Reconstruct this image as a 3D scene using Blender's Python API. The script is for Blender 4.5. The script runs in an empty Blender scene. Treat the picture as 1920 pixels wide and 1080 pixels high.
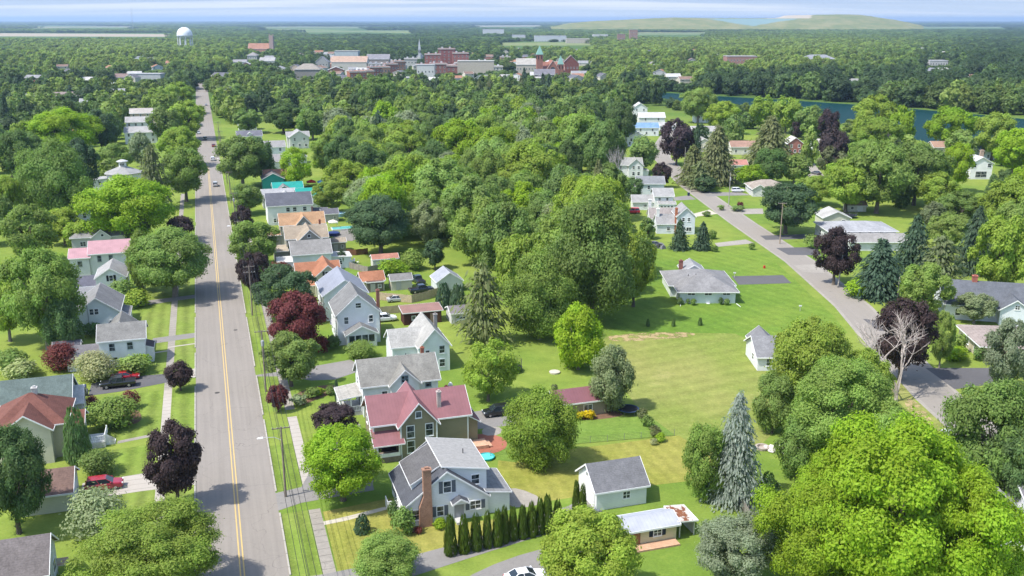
import bpy, math, random
import numpy as np
from mathutils import Vector, Matrix
random.seed(7)
SC = bpy.context.scene
COL = SC.collection
W0 = (0.0, 0.0, 0.0)
# ---------------------------------------------------------------- camera model and pixel -> place helpers
F = 1800.0
PITCH = math.atan(503 / F)
H = 60.0
SP, CP = math.sin(PITCH), math.cos(PITCH)
def at(x, y, z=0.0):
    u = (x - 960) / F; v = (y - 540) / F
    t = (H - z) / (SP + v * CP)
    return (u * t, (CP - v * SP) * t)
def proj(X, Y, Z=0.0):
    q = H - Z; zc = Y * CP + q * SP
    return (960 + F * X / zc, 540 + F * (q * CP - Y * SP) / zc)
PHI = math.radians(17.6)
AX = (math.cos(PHI), math.sin(PHI)); DX = (-math.sin(PHI), math.cos(PHI))
P0 = at(455, 1080)
def st(c, l):                       # main street: c metres across, l metres along -> world
    return (P0[0] + AX[0] * c + DX[0] * l, P0[1] + AX[1] * c + DX[1] * l)
def cl(X, Y):
    dx, dy = X - P0[0], Y - P0[1]
    return (dx * AX[0] + dy * AX[1], dx * DX[0] + dy * DX[1])
def tree_h(yt, Y):
    v = (yt - 540) / F
    return H - (v * Y * CP + Y * SP) / (CP - v * SP)
def inpoly(x, y, poly):
    r = False; n = len(poly); j = n - 1
    for i in range(n):
        xi, yi = poly[i]; xj, yj = poly[j]
        if (yi > y) != (yj > y) and x < (xj - xi) * (y - yi) / (yj - yi) + xi: r = not r
        j = i
    return r

# ---------------------------------------------------------------- mesh builder
class MB:
    def __init__(s): s.v = []; s.f = []
    def face(s, *p):
        i = len(s.v); s.v += [tuple(q) for q in p]; s.f.append(tuple(range(i, i + len(p)))); return s
    def hexa(s, b, t):
        i = len(s.v); s.v += [tuple(q) for q in b] + [tuple(q) for q in t]
        s.f += [(i + 3, i + 2, i + 1, i), (i + 4, i + 5, i + 6, i + 7)]
        for k in range(4):
            j = (k + 1) % 4; s.f.append((i + k, i + j, i + 4 + j, i + 4 + k))
        return s
    def box(s, x0, x1, y0, y1, z0, z1):
        return s.hexa([(x0, y0, z0), (x1, y0, z0), (x1, y1, z0), (x0, y1, z0)], [(x0, y0, z1), (x1, y0, z1), (x1, y1, z1), (x0, y1, z1)])
    def slab(s, pts, t):            # any planar polygon thickened straight down
        i = len(s.v); n = len(pts)
        s.v += [tuple(p) for p in pts] + [(p[0], p[1], p[2] - t) for p in pts]
        s.f += [tuple(range(i, i + n)), tuple(range(i + 2 * n - 1, i + n - 1, -1))]
        for k in range(n):
            j = (k + 1) % n; s.f.append((i + j, i + k, i + n + k, i + n + j))
        return s
    def tube(s, pts, rad, n=6):
        base = len(s.v); prev = None
        for k, p in enumerate(pts):
            p = Vector(p)
            d = Vector(pts[min(k + 1, len(pts) - 1)]) - Vector(pts[max(k - 1, 0)])
            d = d.normalized() if d.length > 1e-9 else Vector((0, 0, 1))
            u = d.cross(Vector((0.31, 0.95, 0.07))); 
            if u.length < 0.05: u = d.cross(Vector((1, 0, 0)))
            u.normalize(); w = d.cross(u)
            for a in range(n):
                an = 2 * math.pi * a / n
                s.v.append(tuple(p + (u * math.cos(an) + w * math.sin(an)) * rad[k]))
        for k in range(len(pts) - 1):
            for a in range(n):
                b = (a + 1) % n
                s.f.append((base + k * n + a, base + k * n + b, base + (k + 1) * n + b, base + (k + 1) * n + a))
        s.f.append(tuple(range(base + n - 1, base - 1, -1)))
        e = base + (len(pts) - 1) * n
        s.f.append(tuple(range(e, e + n)))
        return s
    def lathe(s, prof, n=16, c=(0, 0)):
        base = len(s.v)
        for r, z in prof:
            for a in range(n):
                an = 2 * math.pi * a / n
                s.v.append((c[0] + r * math.cos(an), c[1] + r * math.sin(an), z))
        for k in range(len(prof) - 1):
            for a in range(n):
                b = (a + 1) % n
                s.f.append((base + k * n + a, base + k * n + b, base + (k + 1) * n + b, base + (k + 1) * n + a))
        s.f.append(tuple(range(base + n - 1, base - 1, -1)))
        e = base + (len(prof) - 1) * n; s.f.append(tuple(range(e, e + n)))
        return s
    def mesh(s, name, mat, smooth=False):
        me = bpy.data.meshes.new(name)
        me.from_pydata(s.v, [], s.f)
        if mat: me.materials.append(mat)
        if smooth: me.polygons.foreach_set('use_smooth', [True] * len(me.polygons))
        me.update(); return me
def link(name, me, parent=None, color=None, loc=None, rz=None):
    o = bpy.data.objects.new(name, me); COL.objects.link(o)
    if parent: o.parent = parent
    if color: o.color = (color[0], color[1], color[2], 1)
    if loc: o.location = (loc[0], loc[1], loc[2] if len(loc) > 2 else 0)
    if rz is not None: o.rotation_euler = (0, 0, rz)
    return o
def tag(o, label=None, cat=None, group=None, kind=None):
    if label: o['label'] = label
    if cat: o['category'] = cat
    if group: o['group'] = group
    if kind: o['kind'] = kind
    return o

# ---------------------------------------------------------------- materials
def newmat(name):
    m = bpy.data.materials.new(name); m.use_nodes = True
    nt = m.node_tree; nt.nodes.clear()
    out = nt.nodes.new('ShaderNodeOutputMaterial')
    return m, nt, out
class NT:
    """tiny node-graph writer"""
    def __init__(s, nt): s.nt = nt
    def n(s, typ, **kw):
        nd = s.nt.nodes.new(typ)
        for k, v in kw.items():
            if k.startswith('i_'):
                key = k[2:]
                key = int(key) if key.isdigit() else key.replace('_', ' ')
                s.set(nd.inputs[key], v)
            else: setattr(nd, k, v)
        return nd
    def set(s, sock, v):
        if hasattr(v, 'is_output') or isinstance(v, bpy.types.NodeSocket): s.nt.links.new(v, sock)
        else:
            if sock.type == 'VECTOR' and hasattr(v, '__len__') and len(v) == 4: v = v[:3]
            sock.default_value = v
    def math(s, op, a, b=None, clamp=False):
        nd = s.nt.nodes.new('ShaderNodeMath'); nd.operation = op; nd.use_clamp = clamp
        s.set(nd.inputs[0], a)
        if b is not None: s.set(nd.inputs[1], b)
        return nd.outputs[0]
    def mix(s, f, a, b, mode='MIX'):
        nd = s.nt.nodes.new('ShaderNodeMix'); nd.data_type = 'RGBA'; nd.blend_type = mode
        s.set(nd.inputs[0], f); s.set(nd.inputs[6], a); s.set(nd.inputs[7], b)
        return nd.outputs[2]
    def noise(s, vec, scale, detail=3, rough=0.6):
        nd = s.nt.nodes.new('ShaderNodeTexNoise'); s.set(nd.inputs['Vector'], vec)
        nd.inputs['Scale'].default_value = scale; nd.inputs['Detail'].default_value = detail; nd.inputs['Roughness'].default_value = rough
        return nd.outputs[0]
    def ramp(s, f, a, b):
        nd = s.nt.nodes.new('ShaderNodeMapRange'); nd.interpolation_type = 'SMOOTHSTEP'
        s.set(nd.inputs[0], f); nd.inputs[1].default_value = a; nd.inputs[2].default_value = b
        return nd.outputs[0]
    def scalecol(s, c, f):
        nd = s.nt.nodes.new('ShaderNodeVectorMath'); nd.operation = 'SCALE'
        s.set(nd.inputs[0], c); s.set(nd.inputs[3], f); return nd.outputs[0]
def c4(c): return (c[0], c[1], c[2], 1)
def principled(g, out, col, rough=0.7, spec=0.3, bump=None, bstr=0.3, bdist=0.05, metal=0):
    b = g.n('ShaderNodeBsdfPrincipled')
    g.set(b.inputs['Base Color'], col); g.set(b.inputs['Roughness'], rough)
    b.inputs['Specular IOR Level'].default_value = spec; b.inputs['Metallic'].default_value = metal
    if bump is not None:
        bn = g.n('ShaderNodeBump'); bn.inputs['Strength'].default_value = bstr; bn.inputs['Distance'].default_value = bdist
        g.set(bn.inputs['Height'], bump); g.nt.links.new(bn.outputs[0], b.inputs['Normal'])
    g.nt.links.new(b.outputs[0], out.inputs[0]); return b
MAT = {}
def mat_surface(name, pattern, rough=0.75, spec=0.25, lo=0.85, hi=1.12, scale=1.5, metal=0):
    """surface coloured by the object's own colour, with wear noise and a pattern"""
    m, nt, out = newmat(name); g = NT(nt)
    oi = g.n('ShaderNodeObjectInfo'); tc = g.n('ShaderNodeTexCoord'); ob = tc.outputs['Object']
    sep = g.n('ShaderNodeSeparateXYZ'); g.set(sep.inputs[0], ob)
    off = g.n('ShaderNodeVectorMath', operation='ADD'); g.set(off.inputs[0], ob)
    rnd = g.math('MULTIPLY', oi.outputs['Random'], 60.0); g.set(off.inputs[1], rnd)
    p = off.outputs[0]
    n1 = g.noise(p, scale, 4); f = g.n('ShaderNodeMapRange'); g.set(f.inputs[0], n1)
    f.inputs[1].default_value = 0.3; f.inputs[2].default_value = 0.7; f.inputs[3].default_value = lo; f.inputs[4].default_value = hi
    val = f.outputs[0]; bump = None; bd = 0.03
    if pattern == 'siding':
        fr = g.math('FRACT', g.math('MULTIPLY', sep.outputs[2], 1 / 0.22))
        ln = g.math('MULTIPLY', g.math('LESS_THAN', fr, 0.14), -0.13)  # thin dark line per board: occlusion shade at the laps put into the colour
        val = g.math('ADD', val, ln)
        bump = fr
    elif pattern == 'shingle':
        n2 = g.noise(p, 5.0, 2); n3 = g.noise(p, 0.35, 3)
        val = g.math('MULTIPLY', val, g.math('ADD', 0.62, g.math('MULTIPLY', n2, 0.76)))
        val = g.math('MULTIPLY', val, g.math('ADD', 0.62, g.math('MULTIPLY', n3, 0.76)))
        st_ = g.n('ShaderNodeVectorMath', operation='MULTIPLY'); g.set(st_.inputs[0], p); st_.inputs[1].default_value = (1.6, 1.6, 0.15)
        n4 = g.noise(st_.outputs[0], 1.3, 3)
        val = g.math('MULTIPLY', val, g.math('ADD', 0.82, g.math('MULTIPLY', n4, 0.36)))
        fr = g.math('FRACT', g.math('MULTIPLY', sep.outputs[2], 1 / 0.16))
        val = g.math('ADD', val, g.math('MULTIPLY', g.math('LESS_THAN', fr, 0.2), -0.1)); bump = n2
    elif pattern == 'metal':
        a = g.math('FRACT', g.math('MULTIPLY', sep.outputs[0], 2.2)); 
        val = g.math('ADD', val, g.math('MULTIPLY', g.math('LESS_THAN', a, 0.12), -0.12)); bump = a
    elif pattern == 'brick':
        bt = g.n('ShaderNodeTexBrick'); 
        cv = g.n('ShaderNodeCombineXYZ'); g.set(cv.inputs[0], g.math('ADD', sep.outputs[0], sep.outputs[1])); g.set(cv.inputs[1], sep.outputs[2])
        g.set(bt.inputs['Vector'], cv.outputs[0]); bt.inputs['Scale'].default_value = 3.2
        bt.inputs['Color1'].default_value = (1, 1, 1, 1); bt.inputs['Color2'].default_value = (0.72, 0.72, 0.72, 1); bt.inputs['Mortar'].default_value = (1.25, 1.3, 1.3, 1)
        bt.inputs['Mortar Size'].default_value = 0.025
        val = g.math('MULTIPLY', val, bt.outputs[0])
    elif pattern == 'plank':
        a = g.math('FRACT', g.math('MULTIPLY', g.math('ADD', sep.outputs[0], sep.outputs[1]), 1 / 0.2))
        n2 = g.noise(p, 4.0, 3)
        val = g.math('MULTIPLY', val, g.math('ADD', 0.7, g.math('MULTIPLY', n2, 0.6)))
        val = g.math('ADD', val, g.math('MULTIPLY', g.math('LESS_THAN', a, 0.16), -0.25))
    elif pattern == 'rust':
        n2 = g.ramp(g.noise(p, 0.9, 4), 0.50, 0.56)
        col = g.mix(n2, oi.outputs['Color'], (0.20, 0.075, 0.035, 1))
        principled(g, out, g.scalecol(col, val), rough, spec); MAT[name] = m; return m
    elif pattern == 'plain':
        bump = n1
    col = g.scalecol(oi.outputs['Color'], val)
    principled(g, out, col, rough, spec, bump, 0.25, bd, metal)
    MAT[name] = m; return m
for a in (('siding', 'siding', 0.6, 0.3, 0.88, 1.04, 0.5), ('shingle', 'shingle', 0.9, 0.15, 0.9, 1.1, 1.2), ('metal_roof', 'metal', 0.5, 0.35, 0.86, 1.1, 0.6),
          ('brick', 'brick', 0.85, 0.15), ('plank', 'plank', 0.85, 0.15), ('rusty_metal', 'rust', 0.7, 0.3), ('paint', 'plain', 0.45, 0.4, 0.95, 1.04), ('matte', 'plain', 0.85, 0.15, 0.85, 1.12, 2.5),
          ('wood', 'plank', 0.8, 0.2)):
    mat_surface(*a)
def carpaint():
    m, nt, out = newmat('car_paint'); g = NT(nt); oi = g.n('ShaderNodeObjectInfo')
    b = principled(g, out, oi.outputs['Color'], 0.28, 0.5); b.inputs['Coat Weight'].default_value = 0.6; b.inputs['Coat Roughness'].default_value = 0.06
    return m
MAT['car'] = carpaint()
def plainmat(name, col, rough=0.5, spec=0.4, metal=0):
    m, nt, out = newmat(name); g = NT(nt); principled(g, out, c4(col), rough, spec, metal=metal); MAT[name] = m; return m
def glassmat():
    m, nt, out = newmat('window_glass'); g = NT(nt)
    oi = g.n('ShaderNodeObjectInfo'); tc = g.n('ShaderNodeTexCoord')
    off = g.n('ShaderNodeVectorMath', operation='ADD'); g.set(off.inputs[0], tc.outputs['Object']); g.set(off.inputs[1], g.math('MULTIPLY', oi.outputs['Random'], 40.0))
    f = g.ramp(g.noise(off.outputs[0], 1.1, 2), 0.45, 0.6)
    principled(g, out, g.mix(f, (0.018, 0.024, 0.03, 1), (0.10, 0.115, 0.125, 1)), 0.12, 0.6); MAT['glass'] = m
glassmat()
plainmat('car_glass', (0.02, 0.028, 0.035), 0.06, 0.6); plainmat('tyre', (0.015, 0.015, 0.016), 0.8, 0.2); plainmat('rim', (0.45, 0.45, 0.46), 0.35, 0.5, 0.7)
plainmat('headlight', (0.75, 0.77, 0.78), 0.15, 0.6); plainmat('taillight', (0.35, 0.02, 0.02), 0.25, 0.5); plainmat('wire', (0.02, 0.02, 0.022), 0.6, 0.3)
plainmat('dark_interior', (0.02, 0.02, 0.022), 0.9, 0.1)
def leafmat(name, fixed=None):
    m, nt, out = newmat(name); g = NT(nt); oi = g.n('ShaderNodeObjectInfo')
    at_ = g.n('ShaderNodeAttribute', attribute_name='tint')
    base = oi.outputs['Color'] if fixed is None else c4(fixed)
    v = g.math('ADD', 0.72, g.math('MULTIPLY', at_.outputs['Fac'], 0.56))
    if fixed is not None:
        v = g.math('MULTIPLY', v, g.math('ADD', 0.68, g.math('MULTIPLY', oi.outputs['Random'], 0.6)))
    col = g.scalecol(base, v)
    hs = g.n('ShaderNodeHueSaturation'); g.set(hs.inputs['Color'], col)
    g.set(hs.inputs['Hue'], g.math('ADD', 0.488, g.math('MULTIPLY', at_.outputs['Fac'], 0.024)))
    col = hs.outputs[0]
    b = g.n('ShaderNodeBsdfPrincipled'); g.set(b.inputs['Base Color'], col); b.inputs['Roughness'].default_value = 0.6; b.inputs['Specular IOR Level'].default_value = 0.22
    t = g.n('ShaderNodeBsdfTranslucent')
    tcol = g.n('ShaderNodeVectorMath', operation='MULTIPLY'); g.set(tcol.inputs[0], col); tcol.inputs[1].default_value = (1.02, 1.18, 0.55)
    g.set(t.inputs[0], tcol.outputs[0])
    mx = g.n('ShaderNodeMixShader'); mx.inputs[0].default_value = 0.44
    nt.links.new(b.outputs[0], mx.inputs[1]); nt.links.new(t.outputs[0], mx.inputs[2]); nt.links.new(mx.outputs[0], out.inputs[0])
    MAT[name] = m; return m
leafmat('leaf')
def barkmat():
    m, nt, out = newmat('bark'); g = NT(nt); tc = g.n('ShaderNodeTexCoord'); oi = g.n('ShaderNodeObjectInfo')
    n = g.noise(tc.outputs['Object'], 30, 3)
    principled(g, out, g.scalecol(oi.outputs['Color'], g.math('ADD', 0.6, g.math('MULTIPLY', n, 0.8))), 0.9, 0.1); MAT['bark'] = m
barkmat()
def grassmat(name, a, b, dry=(0.26, 0.22, 0.085), dry_lo=0.62, dry_hi=0.8, ang=None, sw=1.1, ss=0.16, dscale=0.05):
    m, nt, out = newmat(name); g = NT(nt)
    geo = g.n('ShaderNodeNewGeometry'); p = geo.outputs['Position']
    n1 = g.noise(p, 0.035, 4); n2 = g.noise(p, 0.35, 4, 0.7); n3 = g.noise(p, 3.5, 3, 0.7); n4 = g.noise(p, dscale, 5, 0.65)
    n5 = g.noise(p, 1.3, 4, 0.75)
    col = g.mix(g.ramp(n1, 0.35, 0.65), c4(a), c4(b))
    col = g.mix(g.math('MULTIPLY', g.ramp(n5, 0.5, 0.75), 0.35), col, (b[0] * 1.5, b[1] * 1.25, b[2] * 1.6, 1))
    col = g.mix(g.ramp(g.math('ADD', n4, g.math('MULTIPLY', g.math('SUBTRACT', n2, 0.5), 0.35)), dry_lo, dry_hi), col, c4(dry))
    v = g.math('ADD', 0.28, g.math('ADD', g.math('MULTIPLY', n2, 0.62), g.math('ADD', g.math('MULTIPLY', n3, 0.62), g.math('MULTIPLY', g.math('SUBTRACT', n5, .5), .5))))
    if ang is not None:
        sep = g.n('ShaderNodeSeparateXYZ'); g.set(sep.inputs[0], p)
        q = g.math('ADD', g.math('MULTIPLY', sep.outputs[0], math.cos(ang)), g.math('MULTIPLY', sep.outputs[1], math.sin(ang)))
        q = g.math('ADD', q, g.math('MULTIPLY', n1, 3.0))
        w = g.math('SINE', g.math('MULTIPLY', q, math.pi / sw))
        v = g.math('ADD', v, g.math('MULTIPLY', w, ss))
    principled(g, out, g.scalecol(col, v), 0.9, 0.12, n3, 0.5, 0.06); MAT[name] = m; return m
def pavemat(name, a, spot=0.25, joint=None, crack=True, worn=None):
    """asphalt / concrete: stains, wheel wear, cracks, slab joints"""
    m, nt, out = newmat(name); g = NT(nt)
    geo = g.n('ShaderNodeNewGeometry'); p = geo.outputs['Position']
    sep = g.n('ShaderNodeSeparateXYZ'); g.set(sep.inputs[0], p)
    c = g.math('ADD', g.math('MULTIPLY', g.math('SUBTRACT', sep.outputs[0], P0[0]), AX[0]), g.math('MULTIPLY', g.math('SUBTRACT', sep.outputs[1], P0[1]), AX[1]))
    l = g.math('ADD', g.math('MULTIPLY', g.math('SUBTRACT', sep.outputs[0], P0[0]), DX[0]), g.math('MULTIPLY', g.math('SUBTRACT', sep.outputs[1], P0[1]), DX[1]))
    n1 = g.noise(p, 0.12, 4); n2 = g.noise(p, 1.5, 4, 0.7); n3 = g.noise(p, 6, 2)
    v = g.math('ADD', 1 - spot, g.math('ADD', g.math('MULTIPLY', n1, spot), g.math('MULTIPLY', n2, spot)))
    v = g.math('ADD', v, g.math('MULTIPLY', g.math('SUBTRACT', n3, 0.5), 0.14))
    if worn == 'street':
        cv = g.n('ShaderNodeCombineXYZ'); g.set(cv.inputs[0], g.math('MULTIPLY', c, 1.1)); g.set(cv.inputs[1], g.math('MULTIPLY', l, 0.02))
        n6 = g.noise(cv.outputs[0], 1.4, 3)
        v = g.math('ADD', v, g.math('MULTIPLY', g.math('SUBTRACT', n6, 0.5), 0.42))
    if worn == 'lane':
        cv = g.n('ShaderNodeCombineXYZ'); g.set(cv.inputs[0], g.math('MULTIPLY', sep.outputs[0], 1.1)); g.set(cv.inputs[1], g.math('MULTIPLY', sep.outputs[1], 0.02))
        v = g.math('ADD', v, g.math('MULTIPLY', g.math('SUBTRACT', g.noise(cv.outputs[0], 1.4, 3), 0.5), 0.2))
    if crack:
        vo = g.n('ShaderNodeTexVoronoi', feature='DISTANCE_TO_EDGE'); 
        wv = g.n('ShaderNodeVectorMath', operation='ADD'); g.set(wv.inputs[0], p); 
        nn = g.nt.nodes.new('ShaderNodeTexNoise'); g.set(nn.inputs['Vector'], p); nn.inputs['Scale'].default_value = 0.4
        sc_ = g.n('ShaderNodeVectorMath', operation='SCALE'); g.set(sc_.inputs[0], nn.outputs[1]); sc_.inputs[3].default_value = 3.0
        g.set(wv.inputs[1], sc_.outputs[0]); g.set(vo.inputs['Vector'], wv.outputs[0]); vo.inputs['Scale'].default_value = 0.11
        ck = g.math('LESS_THAN', vo.outputs[0], 0.0028)
        v = g.math('SUBTRACT', v, g.math('MULTIPLY', ck, g.math('MULTIPLY', n1, 0.42)))
    if joint:
        fr = g.math('FRACT', g.math('MULTIPLY', l, 1 / joint))
        v = g.math('SUBTRACT', v, g.math('MULTIPLY', g.math('LESS_THAN', fr, 0.09), 0.3))
    principled(g, out, g.scalecol(c4(a), v), 0.9, 0.15, n3, 0.3, 0.02); MAT[name] = m; return m
# ---------------------------------------------------------------- ground, roads, paths
def sheet(name, pts, z, mat, color=None, label=None, cat='ground'):
    mb = MB(); mb.face(*[(x, y, z) for x, y in pts])
    o = link(name, mb.mesh(name, mat), None, color)
    return tag(o, label, cat, None, 'structure')
def pxs(*pts): return [at(x, y) for x, y in pts]
def poly_area(p): return sum(p[i][0] * p[(i + 1) % len(p)][1] - p[(i + 1) % len(p)][0] * p[i][1] for i in range(len(p))) / 2
def soften(pts, k=2):               # round the corners of an outline (Chaikin) so that edges look natural
    for _ in range(k):
        q = []
        for i in range(len(pts)):
            a, b = pts[i], pts[(i + 1) % len(pts)]
            q += [(a[0] * .75 + b[0] * .25, a[1] * .75 + b[1] * .25), (a[0] * .25 + b[0] * .75, a[1] * .25 + b[1] * .75)]
        pts = q
    return pts
def ground():
    m, nt, out = newmat('ground'); g = NT(nt)
    geo = g.n('ShaderNodeNewGeometry'); p = geo.outputs['Position']
    ln = g.n('ShaderNodeVectorMath', operation='LENGTH'); g.set(ln.inputs[0], p)
    n1 = g.noise(p, 0.02, 4); n2 = g.noise(p, 0.3, 4, 0.7); n3 = g.noise(p, 3.2, 3, 0.7)
    near = g.mix(g.ramp(n1, 0.38, 0.62), (0.125, 0.20, 0.03, 1), (0.19, 0.24, 0.045, 1))
    near = g.mix(g.math('MULTIPLY', g.ramp(n2, 0.5, 0.8), 0.5), near, (0.22, 0.25, 0.05, 1))
    v = g.math('ADD', 0.35, g.math('ADD', g.math('MULTIPLY', n2, 0.65), g.math('MULTIPLY', n3, 0.65)))
    near = g.scalecol(near, v)
    wood = g.mix(g.noise(p, 0.01, 5, 0.7), (0.045, 0.09, 0.02, 1), (0.09, 0.15, 0.03, 1))
    vo = g.n('ShaderNodeTexVoronoi'); g.set(vo.inputs['Vector'], p); vo.inputs['Scale'].default_value = 0.0011
    sc = g.n('ShaderNodeSeparateColor'); g.set(sc.inputs[0], vo.outputs['Color'])
    fld = g.mix(sc.outputs[1], (0.10, 0.17, 0.035, 1), (0.24, 0.24, 0.11, 1))
    far = g.mix(g.math('MULTIPLY', g.math('GREATER_THAN', sc.outputs[0], 0.66), g.ramp(ln.outputs['Value'], 2500, 4200)), wood, fld)
    col = g.mix(g.ramp(ln.outputs['Value'], 520, 800), near, far)
    principled(g, out, col, 0.95, 0.1)
    mb = MB(); R = [0.0] + [20 * 1.22 ** k for k in range(39)]; n = 72
    mb.v.append((0, 0, 0))
    for r in R[1:]:
        for a in range(n): mb.v.append((r * math.cos(2 * math.pi * a / n), r * math.sin(2 * math.pi * a / n), 0))
    for a in range(n): mb.f.append((0, 1 + a, 1 + (a + 1) % n))
    for k in range(len(R) - 2):
        for a in range(n):
            b = (a + 1) % n; i = 1 + k * n
            mb.f.append((i + a, i + n + a, i + n + b, i + b))
    tag(link('ground', mb.mesh('ground', m)), 'flat green ground of lawns and woodland reaching the horizon', 'ground', None, 'structure')
    return R[-1]
GROUND_R = ground()
GR = dict(
    lawn=grassmat('lawn_grass', (0.15, 0.225, 0.032), (0.185, 0.235, 0.05), ang=PHI, sw=1.2, ss=0.14, dry_lo=.7, dry_hi=.95),
    ranch=grassmat('ranch_grass', (0.115, 0.205, 0.026), (0.165, 0.24, 0.035), ang=math.radians(35), sw=1.6, ss=0.05, dry_lo=.72, dry_hi=.95),
    field=grassmat('field_grass', (0.18, 0.235, 0.045), (0.25, 0.26, 0.075), dry=(0.36, 0.31, 0.14), dry_lo=.52, dry_hi=.72, dscale=0.045, ang=math.radians(115), sw=1.7, ss=0.05),
    garden=grassmat('garden_grass', (0.135, 0.225, 0.036), (0.17, 0.245, 0.048), dry_lo=.8, dry_hi=.98),
    tan=grassmat('tan_grass', (0.22, 0.235, 0.042), (0.28, 0.265, 0.065), dry=(0.31, 0.25, 0.075), dry_lo=.55, dry_hi=.75, ang=PHI, sw=1.0, ss=0.05),
    dirt=grassmat('dirt', (0.36, 0.28, 0.14), (0.42, 0.33, 0.17), dry_lo=.6, dry_hi=.8))
def patchy(m, scale, lo, hi):        # let the sheet break up into scattered bare patches
    nt = m.node_tree; g = NT(nt); out = [n for n in nt.nodes if n.type == 'OUTPUT_MATERIAL'][0]; b = out.inputs[0].links[0].from_node
    geo = g.n('ShaderNodeNewGeometry'); tr = g.n('ShaderNodeBsdfTransparent'); mx = g.n('ShaderNodeMixShader')
    g.set(mx.inputs[0], g.ramp(g.noise(geo.outputs['Position'], scale, 5, .7), lo, hi)); nt.links.new(tr.outputs[0], mx.inputs[1]); nt.links.new(b.outputs[0], mx.inputs[2]); nt.links.new(mx.outputs[0], out.inputs[0])
patchy(GR['dirt'], .55, .44, .56)
PV = dict(asphalt=pavemat('street_asphalt', (0.238, 0.214, 0.187), 0.16, worn='street'), lane=pavemat('lane_asphalt', (0.255, 0.23, 0.2), 0.16, worn='lane'),
          drive=pavemat('drive_asphalt', (0.215, 0.203, 0.19), 0.4), dark=pavemat('dark_asphalt', (0.105, 0.102, 0.105), 0.35), conc=pavemat('concrete', (0.38, 0.345, 0.30), 0.25, joint=1.5, crack=False),
          old=pavemat('old_concrete', (0.28, 0.255, 0.22), 0.55, joint=1.5), gravel=pavemat('gravel', (0.29, 0.265, 0.23), 0.6, crack=False), cream=pavemat('cream_concrete', (0.46, 0.42, 0.34), 0.2, joint=1.2, crack=False),
          brickpave=pavemat('brick_paving', (0.30, 0.115, 0.075), 0.5, crack=False))
def lawn(pts, mat, label, z=0.004, soft=0):
    return sheet('lawn', soften(pts, soft) if soft else pts, z, GR[mat], None, label, 'lawn')
lawn(pxs((1205, 462), (1400, 462), (1440, 480), (1480, 515), (1560, 590), (1590, 625), (1420, 628), (1150, 628), (1130, 560)), 'ranch', 'deep green striped lawn round the hip roofed ranch house')
lawn(pxs((1120, 640), (1150, 626), (1300, 624), (1405, 626), (1430, 690), (1480, 760), (1440, 830), (1330, 900), (1262, 900), (1238, 830), (1200, 770), (1150, 700)), 'field', 'broad yellowish green mown field with dry patches', 0.006, 1)
lawn([st(*p) for p in ((38, 18), (42, 22), (63.5, 19.5), (63, 27), (52, 30.3), (36, 31.5), (34, 20.5))], 'garden', 'vivid green garden lawn behind the red garage house', 0.010)
lawn([st(*p) for p in ((31, 6), (36, 20), (64, 19.3), (66, 5), (52, 6), (42, 6))], 'tan', 'yellow green back lawn behind the cape cod house', 0.008)
lawn([st(*p) for p in ((10.3, -2.2), (10.3, 12), (19.4, 13), (20.4, 4.5), (33, 3.4), (34, 0.6), (18, -2.0))], 'tan', 'yellowish front lawn of the cape cod house', 0.008)
for l0, l1 in ((-2.1, 13), (19.5, 34), (47, 64), (70, 100), (103, 130)):
    lawn([st(5.2, l0), st(8.55, l0), st(8.55, l1), st(5.2, l1)], 'lawn', 'grass verge strip between right kerb and sidewalk', 0.008)
for l0, l1 in ((-4, 25.5), (27, 40), (42, 62), (66, 88), (92, 118), (122, 150)):
    lawn([st(-8.7, l0), st(-5.2, l0), st(-5.2, l1), st(-8.7, l1)], 'lawn', 'grass verge strip between left kerb and sidewalk', 0.008)
    if l0 > 20 or True: lawn([st(-19 if l1 > 60 else -16.5, l0 + (3.2 if l0 < 30 else .5)), st(-10.2, l0), st(-10.2, l1), st(-19 if l1 > 60 else -16.5, l1 - .5)], 'lawn', 'front lawn beyond the left sidewalk of the main street', 0.008)
lawn(pxs((1135, 627), (1300, 621), (1305, 632), (1140, 643)), 'dirt', 'strip of bare tan soil at the edge of the field', 0.012, 2)
lawn(pxs((1690, 750), (1712, 745), (1755, 795), (1745, 812), (1725, 800)), 'dirt', 'worn tan grass beside the right lane', 0.012, 2)
lawn(pxs((1665, 735), (1700, 700), (1800, 800), (1770, 840)), 'field', 'roadside grass beside the right lane', 0.006)
MULCH = pavemat('mulch', (.16, .095, .06), .7, crack=False)
for pts, lb in ((pxs((190, 770), (230, 752), (262, 770), (268, 790), (235, 800), (195, 798)), 'brown mulch bed under the spreading green shrub'), (pxs((735, 935), (745, 932), (775, 985), (790, 998), (752, 1002)), 'dark planting bed along the cape cod west wall'),
                (pxs((545, 748), (560, 735), (600, 722), (635, 722), (630, 736), (585, 752), (560, 764)), 'front border bed before the mottled roof house'), (pxs((1080, 775), (1125, 768), (1170, 772), (1165, 782), (1085, 790)), 'flower bed along the olive garage')):
    sheet('planting_bed', soften(pts, 2), 0.013, MULCH, None, lb, 'bed')
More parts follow.
